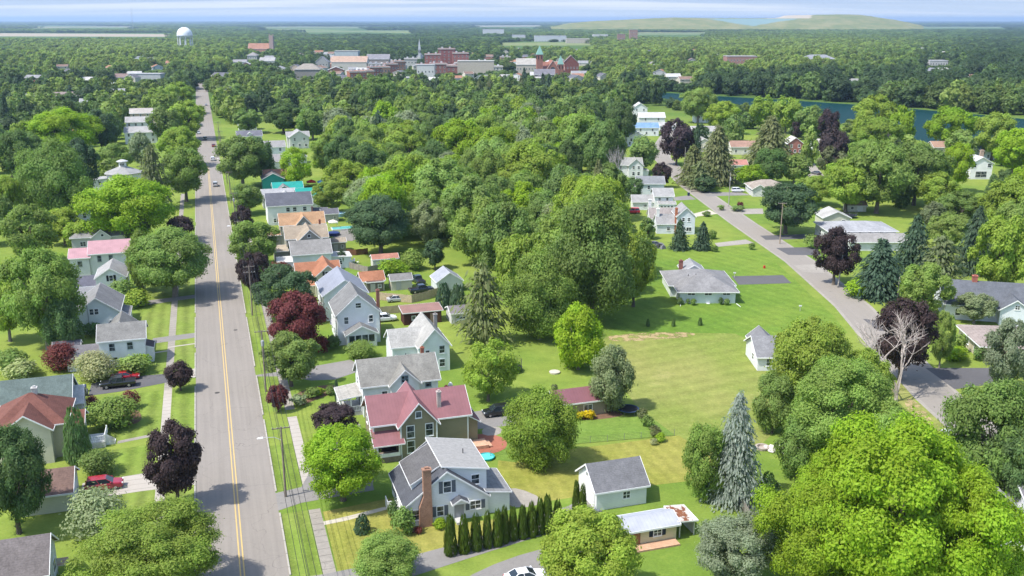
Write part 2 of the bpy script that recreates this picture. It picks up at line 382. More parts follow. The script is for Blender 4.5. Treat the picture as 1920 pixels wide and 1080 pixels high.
# main street
def ribbon(c0, c1, l0, l1, n=1): return [st(c0, l0), st(c1, l0), st(c1, l1), st(c0, l1)]
road = sheet('road', ribbon(-5, 5, -40, 1000), 0.016, PV['asphalt'], None, 'wide grey main street running away to the distance', 'road')
YL = plainmat('yellow_paint', (0.52, 0.37, 0.14), 0.7, 0.2); WL = plainmat('white_paint', (0.7, 0.69, 0.66), 0.7, 0.2)
for c in (-0.21, 0.21):
    sheet('centre_line', ribbon(c - .075, c + .075, -40, 330), 0.021, YL, None, 'double yellow centre line of the main street', 'marking')
KC = pavemat('kerb_concrete', (0.36, 0.34, 0.29), 0.3, joint=3, crack=False)
def kerb(c, l0, l1):
    mb = MB(); a = c - .1; b = c + .1
    P = [st(a, l0), st(b, l0), st(b, l1), st(a, l1)]
    mb.hexa([(x, y, 0.0) for x, y in P], [(x, y, 0.13) for x, y in P])
    tag(link('kerb', mb.mesh('kerb', KC)), 'pale concrete kerb along the main street', 'kerb', None, 'structure')
for c, segs in ((-5.1, ((-40, 25.6), (27, 40.3), (42, 62), (66.5, 79.8), (83, 103), (106.5, 200), (206, 400))), (5.1, ((-40, -3), (-1.5, 13.2), (19.3, 44), (46, 64), (69, 100), (103, 400)))):
    for a, b in segs: kerb(c, a, b)
for a, b, k in ((-40, 62, 'conc'), (62, 260, 'old')):
    sheet('sidewalk', ribbon(-10.1, -8.8, a, b), 0.012, PV[k], None, 'concrete sidewalk left of the main street', 'sidewalk')
for a, b, k in ((-2.5, 13, 'old'), (19.6, 44, 'conc'), (47, 260, 'old')):
    sheet('sidewalk', ribbon(8.65, 10.1, a, b), 0.012, PV[k], None, 'concrete sidewalk right of the main street', 'sidewalk')
def drive(pts, mat, label, z=0.018, name='driveway', soft=0):
    return sheet(name, soften(pts, soft) if soft else pts, z, PV[mat], None, label, 'path' if name == 'path' else 'driveway')
S_ = lambda *p: [st(*q) for q in p]
drive(S_((-5, 66.8), (-17, 63.5), (-22, 63), (-22, 69), (-17, 70.5), (-10.1, 70), (-5, 71)), 'dark', 'dark asphalt driveway under the black pickup')
drive(S_((-4.9, 66.5), (-8.8, 67.3), (-8.8, 69.5), (-4.9, 71.5)), 'conc', 'pale concrete apron of the black pickup driveway', 0.022)
drive(S_((-5, 24.6), (-12, 24.8), (-19.5, 24.4), (-19.5, 29.6), (-10, 30.4), (-5, 30.6)), 'conc', 'pale concrete driveway under the red hatchback', 0.023)
drive(S_((-5, 89.5), (-13, 88), (-13, 91.5), (-5, 92.6)), 'drive', 'grey driveway beside the white two storey house')
drive(S_((-5, 118.6), (-19.2, 115), (-19.2, 119), (-5, 121.5)), 'drive', 'grey driveway under the shadow of the maple')
drive(S_((-10.1, 43), (-16, 41.6), (-16, 42.6), (-10.1, 44.0)), 'old', 'narrow path to the white porch steps', 0.014, 'path')
drive(S_((-10.1, 84.6), (-5, 85.4), (-5, 86.0), (-10.1, 85.2)), 'conc', 'narrow pale path across the verge', 0.014, 'path')
drive(S_((-13, 82.0), (-10.1, 82.5), (-10.1, 83.1), (-13, 82.6)), 'conc', 'narrow pale path to the white two storey house', 0.014, 'path')
drive(S_((-10.1, 152), (-5, 153), (-5, 155), (-10.1, 154)), 'conc', 'pale path across the verge far up the street', 0.014, 'path')
drive(S_((5, 64.6), (12, 65.4), (22, 67.5), (24, 62), (18, 58.2), (14, 59), (10, 62.4), (5, 63.9)), 'drive', 'wide grey driveway beside the gabled white house')
drive(S_((5, 14.0), (8, 15.2), (17.5, 15.8), (17.6, 17.2), (19.1, 24.5), (19.1, 38), (17, 38.4), (13, 30), (11, 26.6), (8.4, 19.6), (5, 18.9)), 'drive', 'weathered asphalt driveway beside the olive house')
drive(S_((33.2, 32), (36, 30.6), (46, 30.4), (49, 31), (49, 36.5), (40, 37.5), (33.3, 37)), 'drive', 'grey driveway behind the olive house')
drive(S_((5, -2.2), (8.6, -2.4), (17, -1.9), (26, -0.4), (34, 2.2), (40.5, 4), (44, 6.0), (44.1, 1.4), (42, .8), (36, -1.6), (28, -3.4), (16, -6.4), (5, -6.8)), 'drive', 'grey driveway running behind the arborvitae row')
drive(S_((33, 6), (36.5, 5), (38, 7), (36, 10.5), (34, 11), (33, 10.5)), 'gravel', 'pale gravel patch behind the cape cod house', 0.02, 'path', 1)
drive(S_((20.5, -11.5), (23, -8.2), (29, -5.6), (36, -4.4), (39.6, -4.4), (40, -9), (41, -18), (21, -18)), 'drive', 'grey parking area at the bottom of the frame', 0.02, 'driveway', 1)
drive(S_((33, -4.8), (40.3, -2.6), (42, -4.2), (36, -5.4)), 'gravel', 'strip of dry gravel under the arborvitae row', 0.022, 'path', 1)
drive(S_((10.1, 8.6), (13, 8.9), (18.9, 10.3), (18.9, 11.1), (13, 9.9), (10.1, 9.5)), 'cream', 'cream path to the cape cod front door', 0.014, 'path')
drive(S_((10, 22.2), (16, 23.6), (16, 24.4), (10, 23.4)), 'conc', 'short concrete path to the olive house drive', 0.026, 'path')
drive(S_((32.5, 22.2), (36, 21.6), (38.4, 23.2), (38.9, 26), (37.2, 28.6), (33.1, 29)), 'brickpave', 'red brick patio with a curved edge behind the olive house', 0.024, 'path', 1)
drive(S_((36, 28), (38.5, 27.5), (39.6, 30), (38, 31), (36.4, 30.4)), 'gravel', 'pale stones beside the brick patio', 0.026, 'path', 1)
# right lane
rc = [at(1765, 750), at(1640, 620), at(1600, 575), at(1500, 490), at(1395, 420), at(1290, 345), at(1240, 295), at(1243, 270), at(1262, 240)]
rc = [(rc[0][0] + 0.5, -60)] + [(rc[0][0] + .5, 90)] + rc
def lane_poly(hw):
    L, R = [], []
    for i, p in enumerate(rc):
        a = rc[max(i - 1, 0)]; b = rc[min(i + 1, len(rc) - 1)]
        d = (b[0] - a[0], b[1] - a[1]); n = math.hypot(*d); nx, ny = d[1] / n, -d[0] / n
        L.append((p[0] - nx * hw, p[1] - ny * hw)); R.append((p[0] + nx * hw, p[1] + ny * hw))
    return R + L[::-1]
def lane_strip(hw, z, name, mat, label):
    pl = lane_poly(hw); n = len(rc); mb = MB()
    for i in range(n - 1):
        a, b, c_, d = pl[i], pl[i + 1], pl[2 * n - 2 - i], pl[2 * n - 1 - i]
        mb.face(*[(q[0], q[1], z) for q in (a, b, c_, d)])
    tag(link(name, mb.mesh(name, mat)), label, 'road', None, 'structure')
lane_strip(4.1, 0.013, 'road_shoulder', PV['gravel'], 'pale gravel shoulder along the side lane')
lane_strip(3.4, 0.017, 'road', PV['lane'], 'narrow grey lane on the right side of the town')
drive(pxs((1372, 518), (1468, 516), (1484, 531), (1385, 534)), 'dark', 'dark driveway of the hip roofed ranch house', 0.021)
drive(pxs((1340, 456), (1398, 449), (1415, 456), (1345, 463)), 'gravel', 'pale driveway beside two small spruces', 0.021)
drive(pxs((1296, 402), (1330, 393), (1345, 401), (1300, 407)), 'cream', 'bright concrete driveway of the white house cluster', 0.021)
drive(pxs((1262, 370), (1293, 366), (1305, 374), (1265, 376)), 'drive', 'grey driveway beside the white cottages', 0.021)
drive(pxs((1315, 360), (1390, 361), (1410, 366), (1325, 368)), 'drive', 'grey driveway under the white car', 0.021)
drive(pxs((1365, 392), (1430, 391), (1432, 401), (1375, 402)), 'gravel', 'pale driveway in front of the dark oak', 0.021)
drive(pxs((1425, 442), (1540, 438), (1552, 447), (1436, 450)), 'dark', 'dark driveway beside the tall utility pole', 0.021)
drive(pxs((1455, 465), (1530, 463), (1540, 479), (1478, 478)), 'dark', 'second dark driveway of the white ranch house', 0.021)
drive(pxs((1488, 497), (1530, 496), (1548, 512), (1505, 510)), 'gravel', 'short pale driveway under the purple maple', 0.021)
drive(pxs((1618, 598), (1660, 602), (1680, 622), (1645, 620)), 'dark', 'dark apron beside the big purple maple', 0.021)
drive(pxs((1735, 690), (1875, 690), (1895, 716), (1790, 730)), 'dark', 'wide dark driveway of the beige ranch house', 0.021)
drive(pxs((1495, 290), (1512, 288), (1545, 330), (1518, 335)), 'gravel', 'pale driveway near the small brick house', 0.021)
drive(pxs((0, 386), (40, 384), (40, 408), (0, 412)), 'drive', 'grey drive at the left edge behind trees', 0.021)
drive(pxs((640, 432), (665, 425), (690, 440), (660, 452), (620, 450)), 'drive', 'grey patio around the turquoise pool', 0.021)
# lake
def lake():
    m, nt, out = newmat('lake_water'); g = NT(nt); geo = g.n('ShaderNodeNewGeometry'); p = geo.outputs['Position']
    n = g.noise(p, 0.5, 3); n1 = g.noise(p, 0.01, 3)
    principled(g, out, g.mix(n1, (0.004, 0.027, 0.030, 1), (0.007, 0.040, 0.041, 1)), 0.5, 0.02, n, 0.35, 0.25)
    pts = pxs((1200, 171), (1340, 180), (1480, 188), (1600, 196), (1720, 205), (1800, 212), (1930, 224), (2060, 240), (2100, 330), (1900, 292), (1740, 268), (1640, 241), (1500, 222), (1400, 206), (1300, 193), (1215, 180))
    sheet('lake', pts, 0.02, m, None, 'teal lake beyond the houses on the right', 'lake'); return pts
LAKE = lake()
# ---------------------------------------------------------------- houses
WHITE = (0.74, 0.755, 0.76); CREAM = (0.60, 0.56, 0.44); OLIVE = (0.27, 0.235, 0.155); GREYR = (0.24, 0.24, 0.245); DARKR = (0.10, 0.105, 0.125); BROWNR = (0.215, 0.095, 0.075)
LGREY = (0.42, 0.42, 0.41); TAN = (0.42, 0.30, 0.19); REDM = (0.315, 0.14, 0.148); PINKM = (0.55, 0.31, 0.33); TEAL = (0.02, 0.36, 0.30); ORANGE = (0.46, 0.17, 0.09); GREENR = (0.155, 0.20, 0.185); TRIM = (0.80, 0.80, 0.79)
BRICKC = (0.30, 0.115, 0.075); WOODC = (0.40, 0.30, 0.19)
LAND = []                            # landmarks for naming the trees: (short phrase, X, Y)
_wcache = {}
def win_mesh(w, h, mull):
    k = (w, h, mull)
    if k in _wcache: return _wcache[k]
    f = MB(); t = .1
    for a in ((-w/2 - t, -w/2, -t, h + t), (w/2, w/2 + t, -t, h + t), (-w/2, w/2, -t, 0), (-w/2, w/2, h, h + t)): f.box(a[0], a[1], -.07, .01, a[2], a[3])
    if mull in ('h', 'x'): f.box(-w/2, w/2, -.05, .01, h/2 - .03, h/2 + .03)
    if mull in ('v', 'x'): f.box(-.035, .035, -.048, .01, 0, h)
    f.box(-w/2 - .15, w/2 + .15, -.11, .008, -t - .06, -t - .004)
    p = MB(); p.box(-w/2, w/2, -.03, .006, 0, h)
    s = MB(); s.box(-.24, .24, -.06, .004, -.06, h + .06)
    _wcache[k] = (f.mesh('window', MAT['paint']), p.mesh('pane', MAT['glass']), s.mesh('shutter', MAT['matte'])); return _wcache[k]
ROTF = {'S': 0, 'E': math.pi / 2, 'N': math.pi, 'W': -math.pi / 2}
class House:
    def __init__(s, name, label, cat, X, Y, rot=0.0, wall=WHITE, roof=GREYR, wmat='siding', rmat='shingle', nick=None, trim=TRIM, group=None):
        s.root = link(name, None, None, None, (X, Y, 0), rot); tag(s.root, label, cat, group)
        s.wall, s.roof, s.wmat, s.rmat, s.trimc = wall, roof, wmat, rmat, trim
        s.w = {}; s.r = {}; s.t = MB(); s.X, s.Y, s.rot = X, Y, rot
        if nick: LAND.append((nick, X, Y))
        HOUSES.append(s)
    def world(s, x, y): c, n = math.cos(s.rot), math.sin(s.rot); return (s.X + x * c - y * n, s.Y + x * n + y * c)
    def _w(s, col=None, mat=None): return s.w.setdefault((col or s.wall, mat or s.wmat), MB())
    def _r(s, col=None, mat=None): return s.r.setdefault((col or s.roof, mat or s.rmat), MB())
    def strip(s, p, q, out, drop=.22, th=.05):
        o = (out[0] * th, out[1] * th)
        b = [(p[0], p[1], p[2] - drop), (q[0], q[1], q[2] - drop), (q[0] + o[0], q[1] + o[1], q[2] - drop), (p[0] + o[0], p[1] + o[1], p[2] - drop)]
        s.t.hexa(b, [(v[0], v[1], v[2] + drop + .012) for v in b])
    def gable(s, x0, x1, y0, y1, h, rise, ax='x', z0=0, oh=.35, t=.14, wall=None, roof=None, rmat=None, wmat=None, walls=True):
        """gable block; ax = direction of the ridge"""
        fl = (lambda x, y, z: (x, y, z)) if ax == 'x' else (lambda x, y, z: (y, x, z))
        a0, a1, b0, b1 = (x0, x1, y0, y1) if ax == 'x' else (y0, y1, x0, x1)
        m = (b0 + b1) / 2; k = rise / ((b1 - b0) / 2)
        if walls:
            w = s._w(wall, wmat)
            w.face(fl(a0, b0, z0), fl(a1, b0, z0), fl(a1, b0, h), fl(a0, b0, h)); w.face(fl(a1, b1, z0), fl(a0, b1, z0), fl(a0, b1, h), fl(a1, b1, h))
            for a in (a0, a1): w.face(fl(a, b0, z0), fl(a, b0, h), fl(a, m, h + rise - .01), fl(a, b1, h), fl(a, b1, z0))
        r = s._r(roof, rmat); ez = h - oh * k + t; rz = h + rise + t
        for sg, b in ((-1, b0), (1, b1)):
            e = b + sg * oh
            r.slab([fl(a0 - oh, e, ez), fl(a1 + oh, e, ez), fl(a1 + oh, m, rz), fl(a0 - oh, m, rz)], t)
            o = fl(0, sg, 0); s.strip(fl(a0 - oh, e, ez), fl(a1 + oh, e, ez), o)
            s.strip(fl(a0 - oh, e, ez), fl(a0 - oh, m, rz), fl(-1, 0, 0)); s.strip(fl(a1 + oh, e, ez), fl(a1 + oh, m, rz), fl(1, 0, 0))
        return s
    def hip(s, x0, x1, y0, y1, h, rise, z0=0, oh=.5, t=.14, inset=None, wall=None, roof=None, rmat=None, walls=True):
        if walls: s._w(wall).hexa([(x0, y0, z0), (x1, y0, z0), (x1, y1, z0), (x0, y1, z0)], [(x0, y0, h), (x1, y0, h), (x1, y1, h), (x0, y1, h)])
        r = s._r(roof, rmat); W, D = x1 - x0, y1 - y0; half = min(W, D) / 2; k = rise / half; ez = h - oh * k + t; rz = h + rise + t
        A, B, C, Dd = (x0 - oh, y0 - oh, ez), (x1 + oh, y0 - oh, ez), (x1 + oh, y1 + oh, ez), (x0 - oh, y1 + oh, ez)
        if W >= D:
            i = inset if inset is not None else half; p, q = (x0 + i, (y0 + y1) / 2, rz), (x1 - i, (y0 + y1) / 2, rz)
            if W - 2 * i < .05: q = p
            S = [[A, B, q, p], [C, Dd, p, q], [Dd, A, p], [B, C, q]] if q != p else [[A, B, p], [C, Dd, p], [Dd, A, p], [B, C, p]]
        else:
            i = inset if inset is not None else half; p, q = ((x0 + x1) / 2, y0 + i, rz), ((x0 + x1) / 2, y1 - i, rz)
            S = [[B, C, q, p], [Dd, A, p, q], [A, B, p], [C, Dd, q]]
        for f in S: r.slab(f, t)
        s.strip(A, B, (0, -1), .18); s.strip(C, Dd, (0, 1), .18); s.strip(Dd, A, (-1, 0), .18); s.strip(B, C, (1, 0), .18)
        return s
    def shed(s, x0, x1, y0, y1, zs, z0=0, oh=.2, t=.12, wall=None, roof=None, rmat=None, walls=True):
        """single pitch; zs = roof heights at corners (x0y0, x1y0, x1y1, x0y1)"""
        c = [(x0, y0), (x1, y0), (x1, y1), (x0, y1)]
        if walls: s._w(wall).hexa([(p[0], p[1], z0) for p in c], [(p[0], p[1], z - .01) for p, z in zip(c, zs)])
        gx = (zs[1] - zs[0]) / (x1 - x0); gy = (zs[3] - zs[0]) / (y1 - y0)
        q = [(x + dx * oh, y + dy * oh, z + t + gx * dx * oh + gy * dy * oh) for (x, y), z, (dx, dy) in zip(c, zs, ((-1, -1), (1, -1), (1, 1), (-1, 1)))]
        s._r(roof, rmat).slab(q, t)
        for i, o in enumerate(((0, -1), (1, 0), (0, 1), (-1, 0))): s.strip(q[i], q[(i + 1) % 4], o, .16, .04)
        return s
    def win(s, f, plane, u, z, w=.9, h=1.3, sh=None, mull='h', fc=None):
        fm, pm, sm = win_mesh(w, h, mull)
        loc = {'S': (u, plane, z), 'N': (u, plane, z), 'W': (plane, u, z), 'E': (plane, u, z)}[f]
        o = link('window', fm, s.root, fc or s.trimc, loc, ROTF[f]); link('pane', pm, o)
        if sh:
            for sg in (-1, 1): link('shutter', sm, o, sh, (sg * (w / 2 + .36), 0, 0))
        return s
    def wins(s, f, plane, us, z, **k):
        for u in us: s.win(f, plane, u, z, **k)
        return s
    def part(s, name, mb, mat, col=None): link(name, mb.mesh(name, MAT[mat]), s.root, col); return s
    def chimney(s, x, y, z0, z1, w=.7, d=.7, col=BRICKC):
        m = MB(); m.box(x - w/2, x + w/2, y - d/2, y + d/2, z0, z1); m.box(x - w/2 - .08, x + w/2 + .08, y - d/2 - .08, y + d/2 + .08, z1, z1 + .15)
        m.box(x - w/4, x + w/4, y - d/4, y + d/4, z1 + .15, z1 + .35)
        return s.part('chimney', m, 'brick', col)
    def vent(s, x, y, z):
        m = MB(); m.tube([(x, y, z - .4), (x, y, z + .5)], [.07, .07], 6); return s.part('roof_vent', m, 'matte', (.08, .08, .08))
    def door(s, f, plane, u, z=0.3, w=.95, h=2.05, col=(.35, .35, .36), name='door'):
        m = MB(); m.box(-w/2, w/2, -.05, .005, 0, h); m.box(-w/2 - .1, -w/2, -.08, .004, -.02, h + .1); m.box(w/2, w/2 + .1, -.08, .004, -.02, h + .1)
        for k in range(2): m.box(-w/2 + .15, w/2 - .15, -.065, -.05, .2 + k * h / 2, h / 2 - .15 + k * h / 2)
        loc = {'S': (u, plane, z), 'N': (u, plane, z), 'W': (plane, u, z), 'E': (plane, u, z)}[f]
        link(name, m.mesh(name, MAT['paint']), s.root, col, loc, ROTF[f]); return s
    def porch(s, x0, x1, y0, y1, zr, zf=.5, n=3, roof=None, rail=True, zs=None, hip=None, rmat=None):
        if zs is None: zs = (zr,) * 4
        s.shed(x0, x1, y0, y1, zs, walls=False, roof=roof, rmat=rmat, oh=.25)
        m = MB(); m.box(x0, x1, y0, y1, 0, zf); s.part('porch_floor', m, 'wood', (.45, .44, .42))
        m = MB()
        for i in range(n):
            x = x0 + .1 + (x1 - x0 - .2) * i / (n - 1)
            for y in ((y0 + .1), (y1 - .1)): m.box(x - .08, x + .08, y - .08, y + .08, zf, min(zs) - .02)
        if rail:
            for z in (zf + .15, zf + .9):
                m.box(x0 + .18, x1 - .18, y0 + .06, y0 + .14, z, z + .07); m.box(x0 + .06, x0 + .14, y0 + .18, y1 - .18, z, z + .07)
            for i in range(int((x1 - x0) / .25)): m.box(x0 + .2 + i * .25, x0 + .25 + i * .25, y0 + .08, y0 + .12, zf + .22, zf + .9)
            for i in range(int((y1 - y0) / .25)): m.box(x0 + .08, x0 + .12, y0 + .2 + i * .25, y0 + .25 + i * .25, zf + .22, zf + .9)
        return s.part('porch_railing' if rail else 'porch_posts', m, 'paint', TRIM)
    def done(s):
        for (col, mat), mb in s.w.items(): link('wall', mb.mesh('wall', MAT[mat]), s.root, col)
        for (col, mat), mb in s.r.items(): link('roof', mb.mesh('roof', MAT[mat]), s.root, tuple(q * .72 for q in col))
        if s.t.v: link('trim', s.t.mesh('trim', MAT['paint']), s.root, s.trimc)
HOUSES = []
def LH(label, cat='house', name='house', **k): return House(name, label, cat, P0[0], P0[1], PHI, **k)
def at_cl(h, c, l):                 # move a street-frame house's origin to its own base centre
    X, Y = st(c, l); h.ox, h.oy = c, l; h.X, h.Y = X, Y; h.root.location = (X, Y, 0); return h
class SH(House):
    """house given in street coordinates: every x,y is (c,l); origin at c0,l0"""
    def __init__(s, label, c0, l0, cat='house', name='house', **k):
        X, Y = st(c0, l0); House.__init__(s, name, label, cat, X, Y, PHI, **k)
# R1 ---- white cape cod ------------------------------------------------------
h = SH('white cape cod house with tall brick chimney and dark shutters', 24.8, 9.5, wall=(.76, .775, .785), roof=(.105, .11, .125), nick='the white cape cod house')
y0, y1 = -4.6, 4.7
h.gable(-5.2, 5.2, y0, y1, 2.9, 3.9, 'y', oh=.3)
h.shed(-4.0, -0.35, y0 + 2.0, y1 - 1.0, (4.75, 6.75, 6.75, 4.75), z0=3.0, roof=(.145, .14, .14), oh=.25)
h.shed(-0.15, 5.35, y0 + 1.0, y1 + .15, (7.0, 6.0, 6.0, 7.0), z0=2.9, roof=(.40, .39, .37), rmat='matte', oh=.3)
h.shed(5.25, 8.2, y0 + 0.4, y1 - 2.5, (3.1, 2.6, 2.6, 3.1), roof=(.30, .30, .30), oh=.25)
SHC = (.12, .135, .155)
h.win('S', y0, -4.0, .9, .8, 1.25, sh=SHC); h.win('S', y0, -.9, .95, .8, 1.25, sh=SHC); h.win('S', y0, .05, 4.0, .9, 1.45, sh=SHC); h.win('S', y0, 3.6, 1.2, 1.3, 1.05, sh=SHC, mull='x')
h.win('S', y0 + 1.0, 3.9, 4.1, .95, 1.2); h.wins('W', -5.2, (-2.8, 3), .95, w=1.0, h=1.3, sh=SHC); h.wins('E', 8.2, (-2,), 1.0)
m = MB(); cx = -2.75
m.hexa([(cx - .85, y0 - .62, 0), (cx + .75, y0 - .62, 0), (cx + .75, y0 + .05, 0), (cx - .85, y0 + .05, 0)], [(cx - .85, y0 - .62, 2.6), (cx + .75, y0 - .62, 2.6), (cx + .75, y0 + .05, 2.6), (cx - .85, y0 + .05, 2.6)])
m.hexa([(cx - .85, y0 - .62, 2.6), (cx + .75, y0 - .62, 2.6), (cx + .75, y0 + .05, 2.6), (cx - .85, y0 + .05, 2.6)], [(cx - .30, y0 - .62, 4.1), (cx + .70, y0 - .62, 4.1), (cx + .70, y0 + .05, 4.1), (cx - .30, y0 + .05, 4.1)])
m.box(cx - .30, cx + .70, y0 - .62, y0 + .05, 4.1, 7.5); m.box(cx - .38, cx + .78, y0 - .7, y0 + .13, 7.5, 7.68); m.box(cx - .05, cx + .45, y0 - .45, y0 - .1, 7.68, 7.9)
h.part('chimney', m, 'brick', (.32, .185, .13))
h.door('S', y0, 1.5, .35, 1.0, 2.0, (.30, .31, .33)); h.gable(.6, 2.4, y0 - 1.0, y0, 2.75, .55, 'y', z0=2.6, oh=.2, roof=(.11, .115, .13))
m = MB(); m.box(.9, 2.1, y0 - 1.3, y0 - .01, 0, .33); m.box(1.1, 1.9, y0 - 1.7, y0 - 1.3, 0, .16); h.part('doorstep', m, 'matte', (.5, .49, .47))
m = MB(); m.box(-6.6, -5.21, .2, 1.9, 0, .4); m.box(-6.6, -6.5, .2, 1.9, .4, 1.3); m.box(-6.5, -5.21, .2, .3, .4, 1.3); h.part('porch_floor', m, 'paint', TRIM)
h.vent(3.4, .5, 6.6)
# R2 ---- olive house with red metal roof --------------------------------------
h = SH('olive green house with dark red metal roof and white trim', 26, 29, wall=OLIVE, roof=REDM, rmat='metal_roof', nick='the olive house with the red metal roof')
h.gable(-6.8, 7.0, -3.6, 3.6, 5.3, 2.7, 'x', oh=.5); h.gable(-3.2, 2.0, -5.2, 3.0, 5.3, 3.0, 'y', oh=.45)
h.shed(7.0, 8.6, -3.0, 3.0, (4.6, 3.6, 3.6, 4.6), oh=.4); h.shed(-6.75, -3.22, -5.6, -3.62, (2.9, 2.9, 3.9, 3.9), walls=False, oh=.45)
m = MB(); m.box(-6.7, -3.25, -5.6, -3.65, 0, .8); h.part('porch_floor', m, 'wood', (.2, .17, .13))
m = MB()
for x in (-6.6, -3.5): m.box(x - .1, x + .1, -5.55, -5.35, .8, 2.95)
m.box(-6.5, -3.6, -5.52, -5.42, .8, 1.35); h.part('porch_posts', m, 'paint', TRIM)
m = MB(); m.box(-6.4, -3.7, -3.72, -3.61, .85, 2.6); h.part('porch_dark_panel', m, 'dark_interior')  # wide near-black panel across the back of the porch
for f, u, z in (('S', -1.8, 3.2), ('S', .9, 3.2), ('S', -1.8, .9), ('S', .9, .9)): h.win(f, -5.2, u, z, 1.0, 1.75)
h.win('S', -5.2, -.6, 6.1, .75, .85, mull=None); h.wins('W', -6.8, (-1, 1.5), 3.4, h=1.5); h.wins('E', 7.0, (-2.2,), 4.75, w=.8, h=.5)
for x in (-6.78, -3.18, 1.98, 6.98):
    yy = -3.6 if abs(x) > 5 else -5.2; m = MB(); m.box(x - .1, x + .1, yy - .035, yy + .02, 0, 5.3); h.part('corner_board', m, 'paint', TRIM)
h.chimney(3.0, -2.4, 5.5, 8.4, .55, .55, (.42, .36, .33))
m = MB(); m.box(7.1, 9.6, -5.4, -3.0, .0, .55); m.box(9.6, 10.2, -5.2, -3.2, 0, .28); h.part('deck', m, 'wood', (.55, .33, .22))
# R3 ---- white house with grey shingle roof --------------------------------------
h = SH('white two storey house with mottled grey roof and front porch', 26.3, 44, roof=(.29, .28, .25), nick='the white house with mottled grey roof')
h.gable(-6.2, 5.8, -3.7, 3.7, 5.3, 2.9, 'x', oh=.4); h.gable(-1.9, 2.6, -4.6, 2, 5.3, 2.2, 'y', oh=.35)
h.porch(-9.6, -6.25, -2.5, 2.6, 3.1, .6, 3, roof=(.42, .40, .36), zs=(2.9, 3.3, 3.3, 2.9))
h.win('S', -4.6, .3, 5.5, .95, 1.0, mull='x', fc=(.25, .35, .4)); h.win('S', -4.6, .3, 3.1, 1.1, 1.5, fc=(.25, .35, .42)); h.win('S', -3.7, -2.8, 2.6, .8, 1.4); h.win('S', -3.7, 4.2, 4.0, .85, 1.0, fc=(.3, .38, .42))
h.wins('S', -3.7, (-4.6, 4.2), .9); h.wins('W', -6.2, (-1.3, 1.4), 3.7); h.door('W', -6.2, .2, .6, col=(.2, .22, .25)); h.vent(1.5, .3, 8.0); h.chimney(4.3, .8, 7.4, 8.9, .5, .5)
# R4 ---- white house with light roof ------------------------------------------
h = SH('white cross gabled house with very pale grey roof', 33.5, 62, roof=(.44, .43, .40), wall=(.72, .76, .75), nick='the white house with pale roof')
h.gable(-5.2, 2.5, -3.0, 3.2, 4.6, 2.2, 'x', oh=.35); h.gable(-.8, 4.6, -5.2, 5.0, 4.9, 3.0, 'y', oh=.35)
h.wins('S', -5.2, (3.2,), 3.4, fc=(.55, .6, .6)); h.wins('S', -5.2, (3.2,), .9, fc=(.55, .6, .6)); h.wins('S', -5.2, (.6,), 3.3, w=.7, h=.8); h.wins('E', 4.6, (-2, 2), 3.2); h.wins('E', 4.6, (-2, 2), .9); h.wins('S', -3.0, (-3,), 1.0)
h.chimney(3.8, 2.2, 5.2, 8.2, .6, .6, (.30, .28, .26))
# R5 ---- white gable house, brick chimney -----------------------------------------
h = SH('tall white house with grey gable roof and slender brick chimney', 25, 81, roof=(.24, .24, .235), nick='the tall white house with brick chimney')
h.gable(-4.0, 4.1, -4.9, 4.5, 6.2, 3.6, 'y', oh=.4); h.gable(-2.6, 3.0, -7.4, -4.92, 2.8, 1.5, 'y', oh=.4)
h.win('S', -4.9, .1, 7.2, 1.0, .9); h.wins('S', -4.9, (-2.3, 2.4), 4.2, w=.75, h=1.3); h.wins('W', -4.0, (-3, 0, 3), 3.9); h.wins('W', -4.0, (-3, 0, 3), .9)
m = MB()
for i in range(4): m.box(-2.25 + i * 1.25, -1.2 + i * 1.25, -7.46, -7.39, 1.1, 2.5)
h.part('porch_glazing', m, 'glass'); h.chimney(4.4, -1.8, 0.2, 9.4, .6, .6, (.26, .12, .09))
m = MB(); m.lathe([(.05, 0), (.5, .12), (.75, .3)], 14); o = link('satellite_dish', m.mesh('satellite_dish', MAT['paint']), h.root, (.45, .45, .44), (-4.45, -3.2, 4.3)); o.rotation_euler = (math.radians(60), 0, math.radians(-60))
# R6 ----
h = SH('white house with smooth blue grey roof and round attic window', 24.8, 98, roof=(.33, .345, .40), rmat='metal_roof', nick='the house with blue grey roof')
h.gable(-4.4, 4.6, -5.6, 5.6, 5.5, 3.0, 'y', oh=.35); h.win('S', -5.6, -2.2, 3.2, 1.0, 1.3, sh=(.05, .05, .06)); h.win('S', -5.6, .2, 6.7, .9, .45, mull='v'); h.wins('S', -5.6, (-2.2, 2), .9); h.wins('W', -4.4, (-3, 0, 3), 3.2)
# R7 ----
h = SH('cream house with terracotta orange roof', 22, 117, wall=CREAM, roof=(.42, .19, .11), nick='the cream house with orange roof')
h.gable(-4.8, 4.8, -1.5, 4.0, 4.4, 2.0, 'x', oh=.35); h.gable(-1.2, 4.5, -6.2, 3, 4.8, 2.4, 'y', oh=.35); h.win('S', -6.2, 1.5, 4.7, .95, 1.1, sh=(.05, .045, .04)); h.win('S', -6.2, 1.2, .9, 1.1, 1.3); h.shed(-4.9, -1.22, -4.5, -1.52, (2.4, 2.4, 3.0, 3.0), oh=.3)
h = SH('small cream cottage with terracotta orange roof behind the orange roofed house', 33.8, 114.5, wall=CREAM, roof=(.42, .19, .11), cat='cottage', name='cottage')
h.gable(-2.6, 2.6, -2.6, 2.6, 2.6, 1.5, 'x', oh=.3); h.wins('S', -2.6, (-.8,), 1.0)
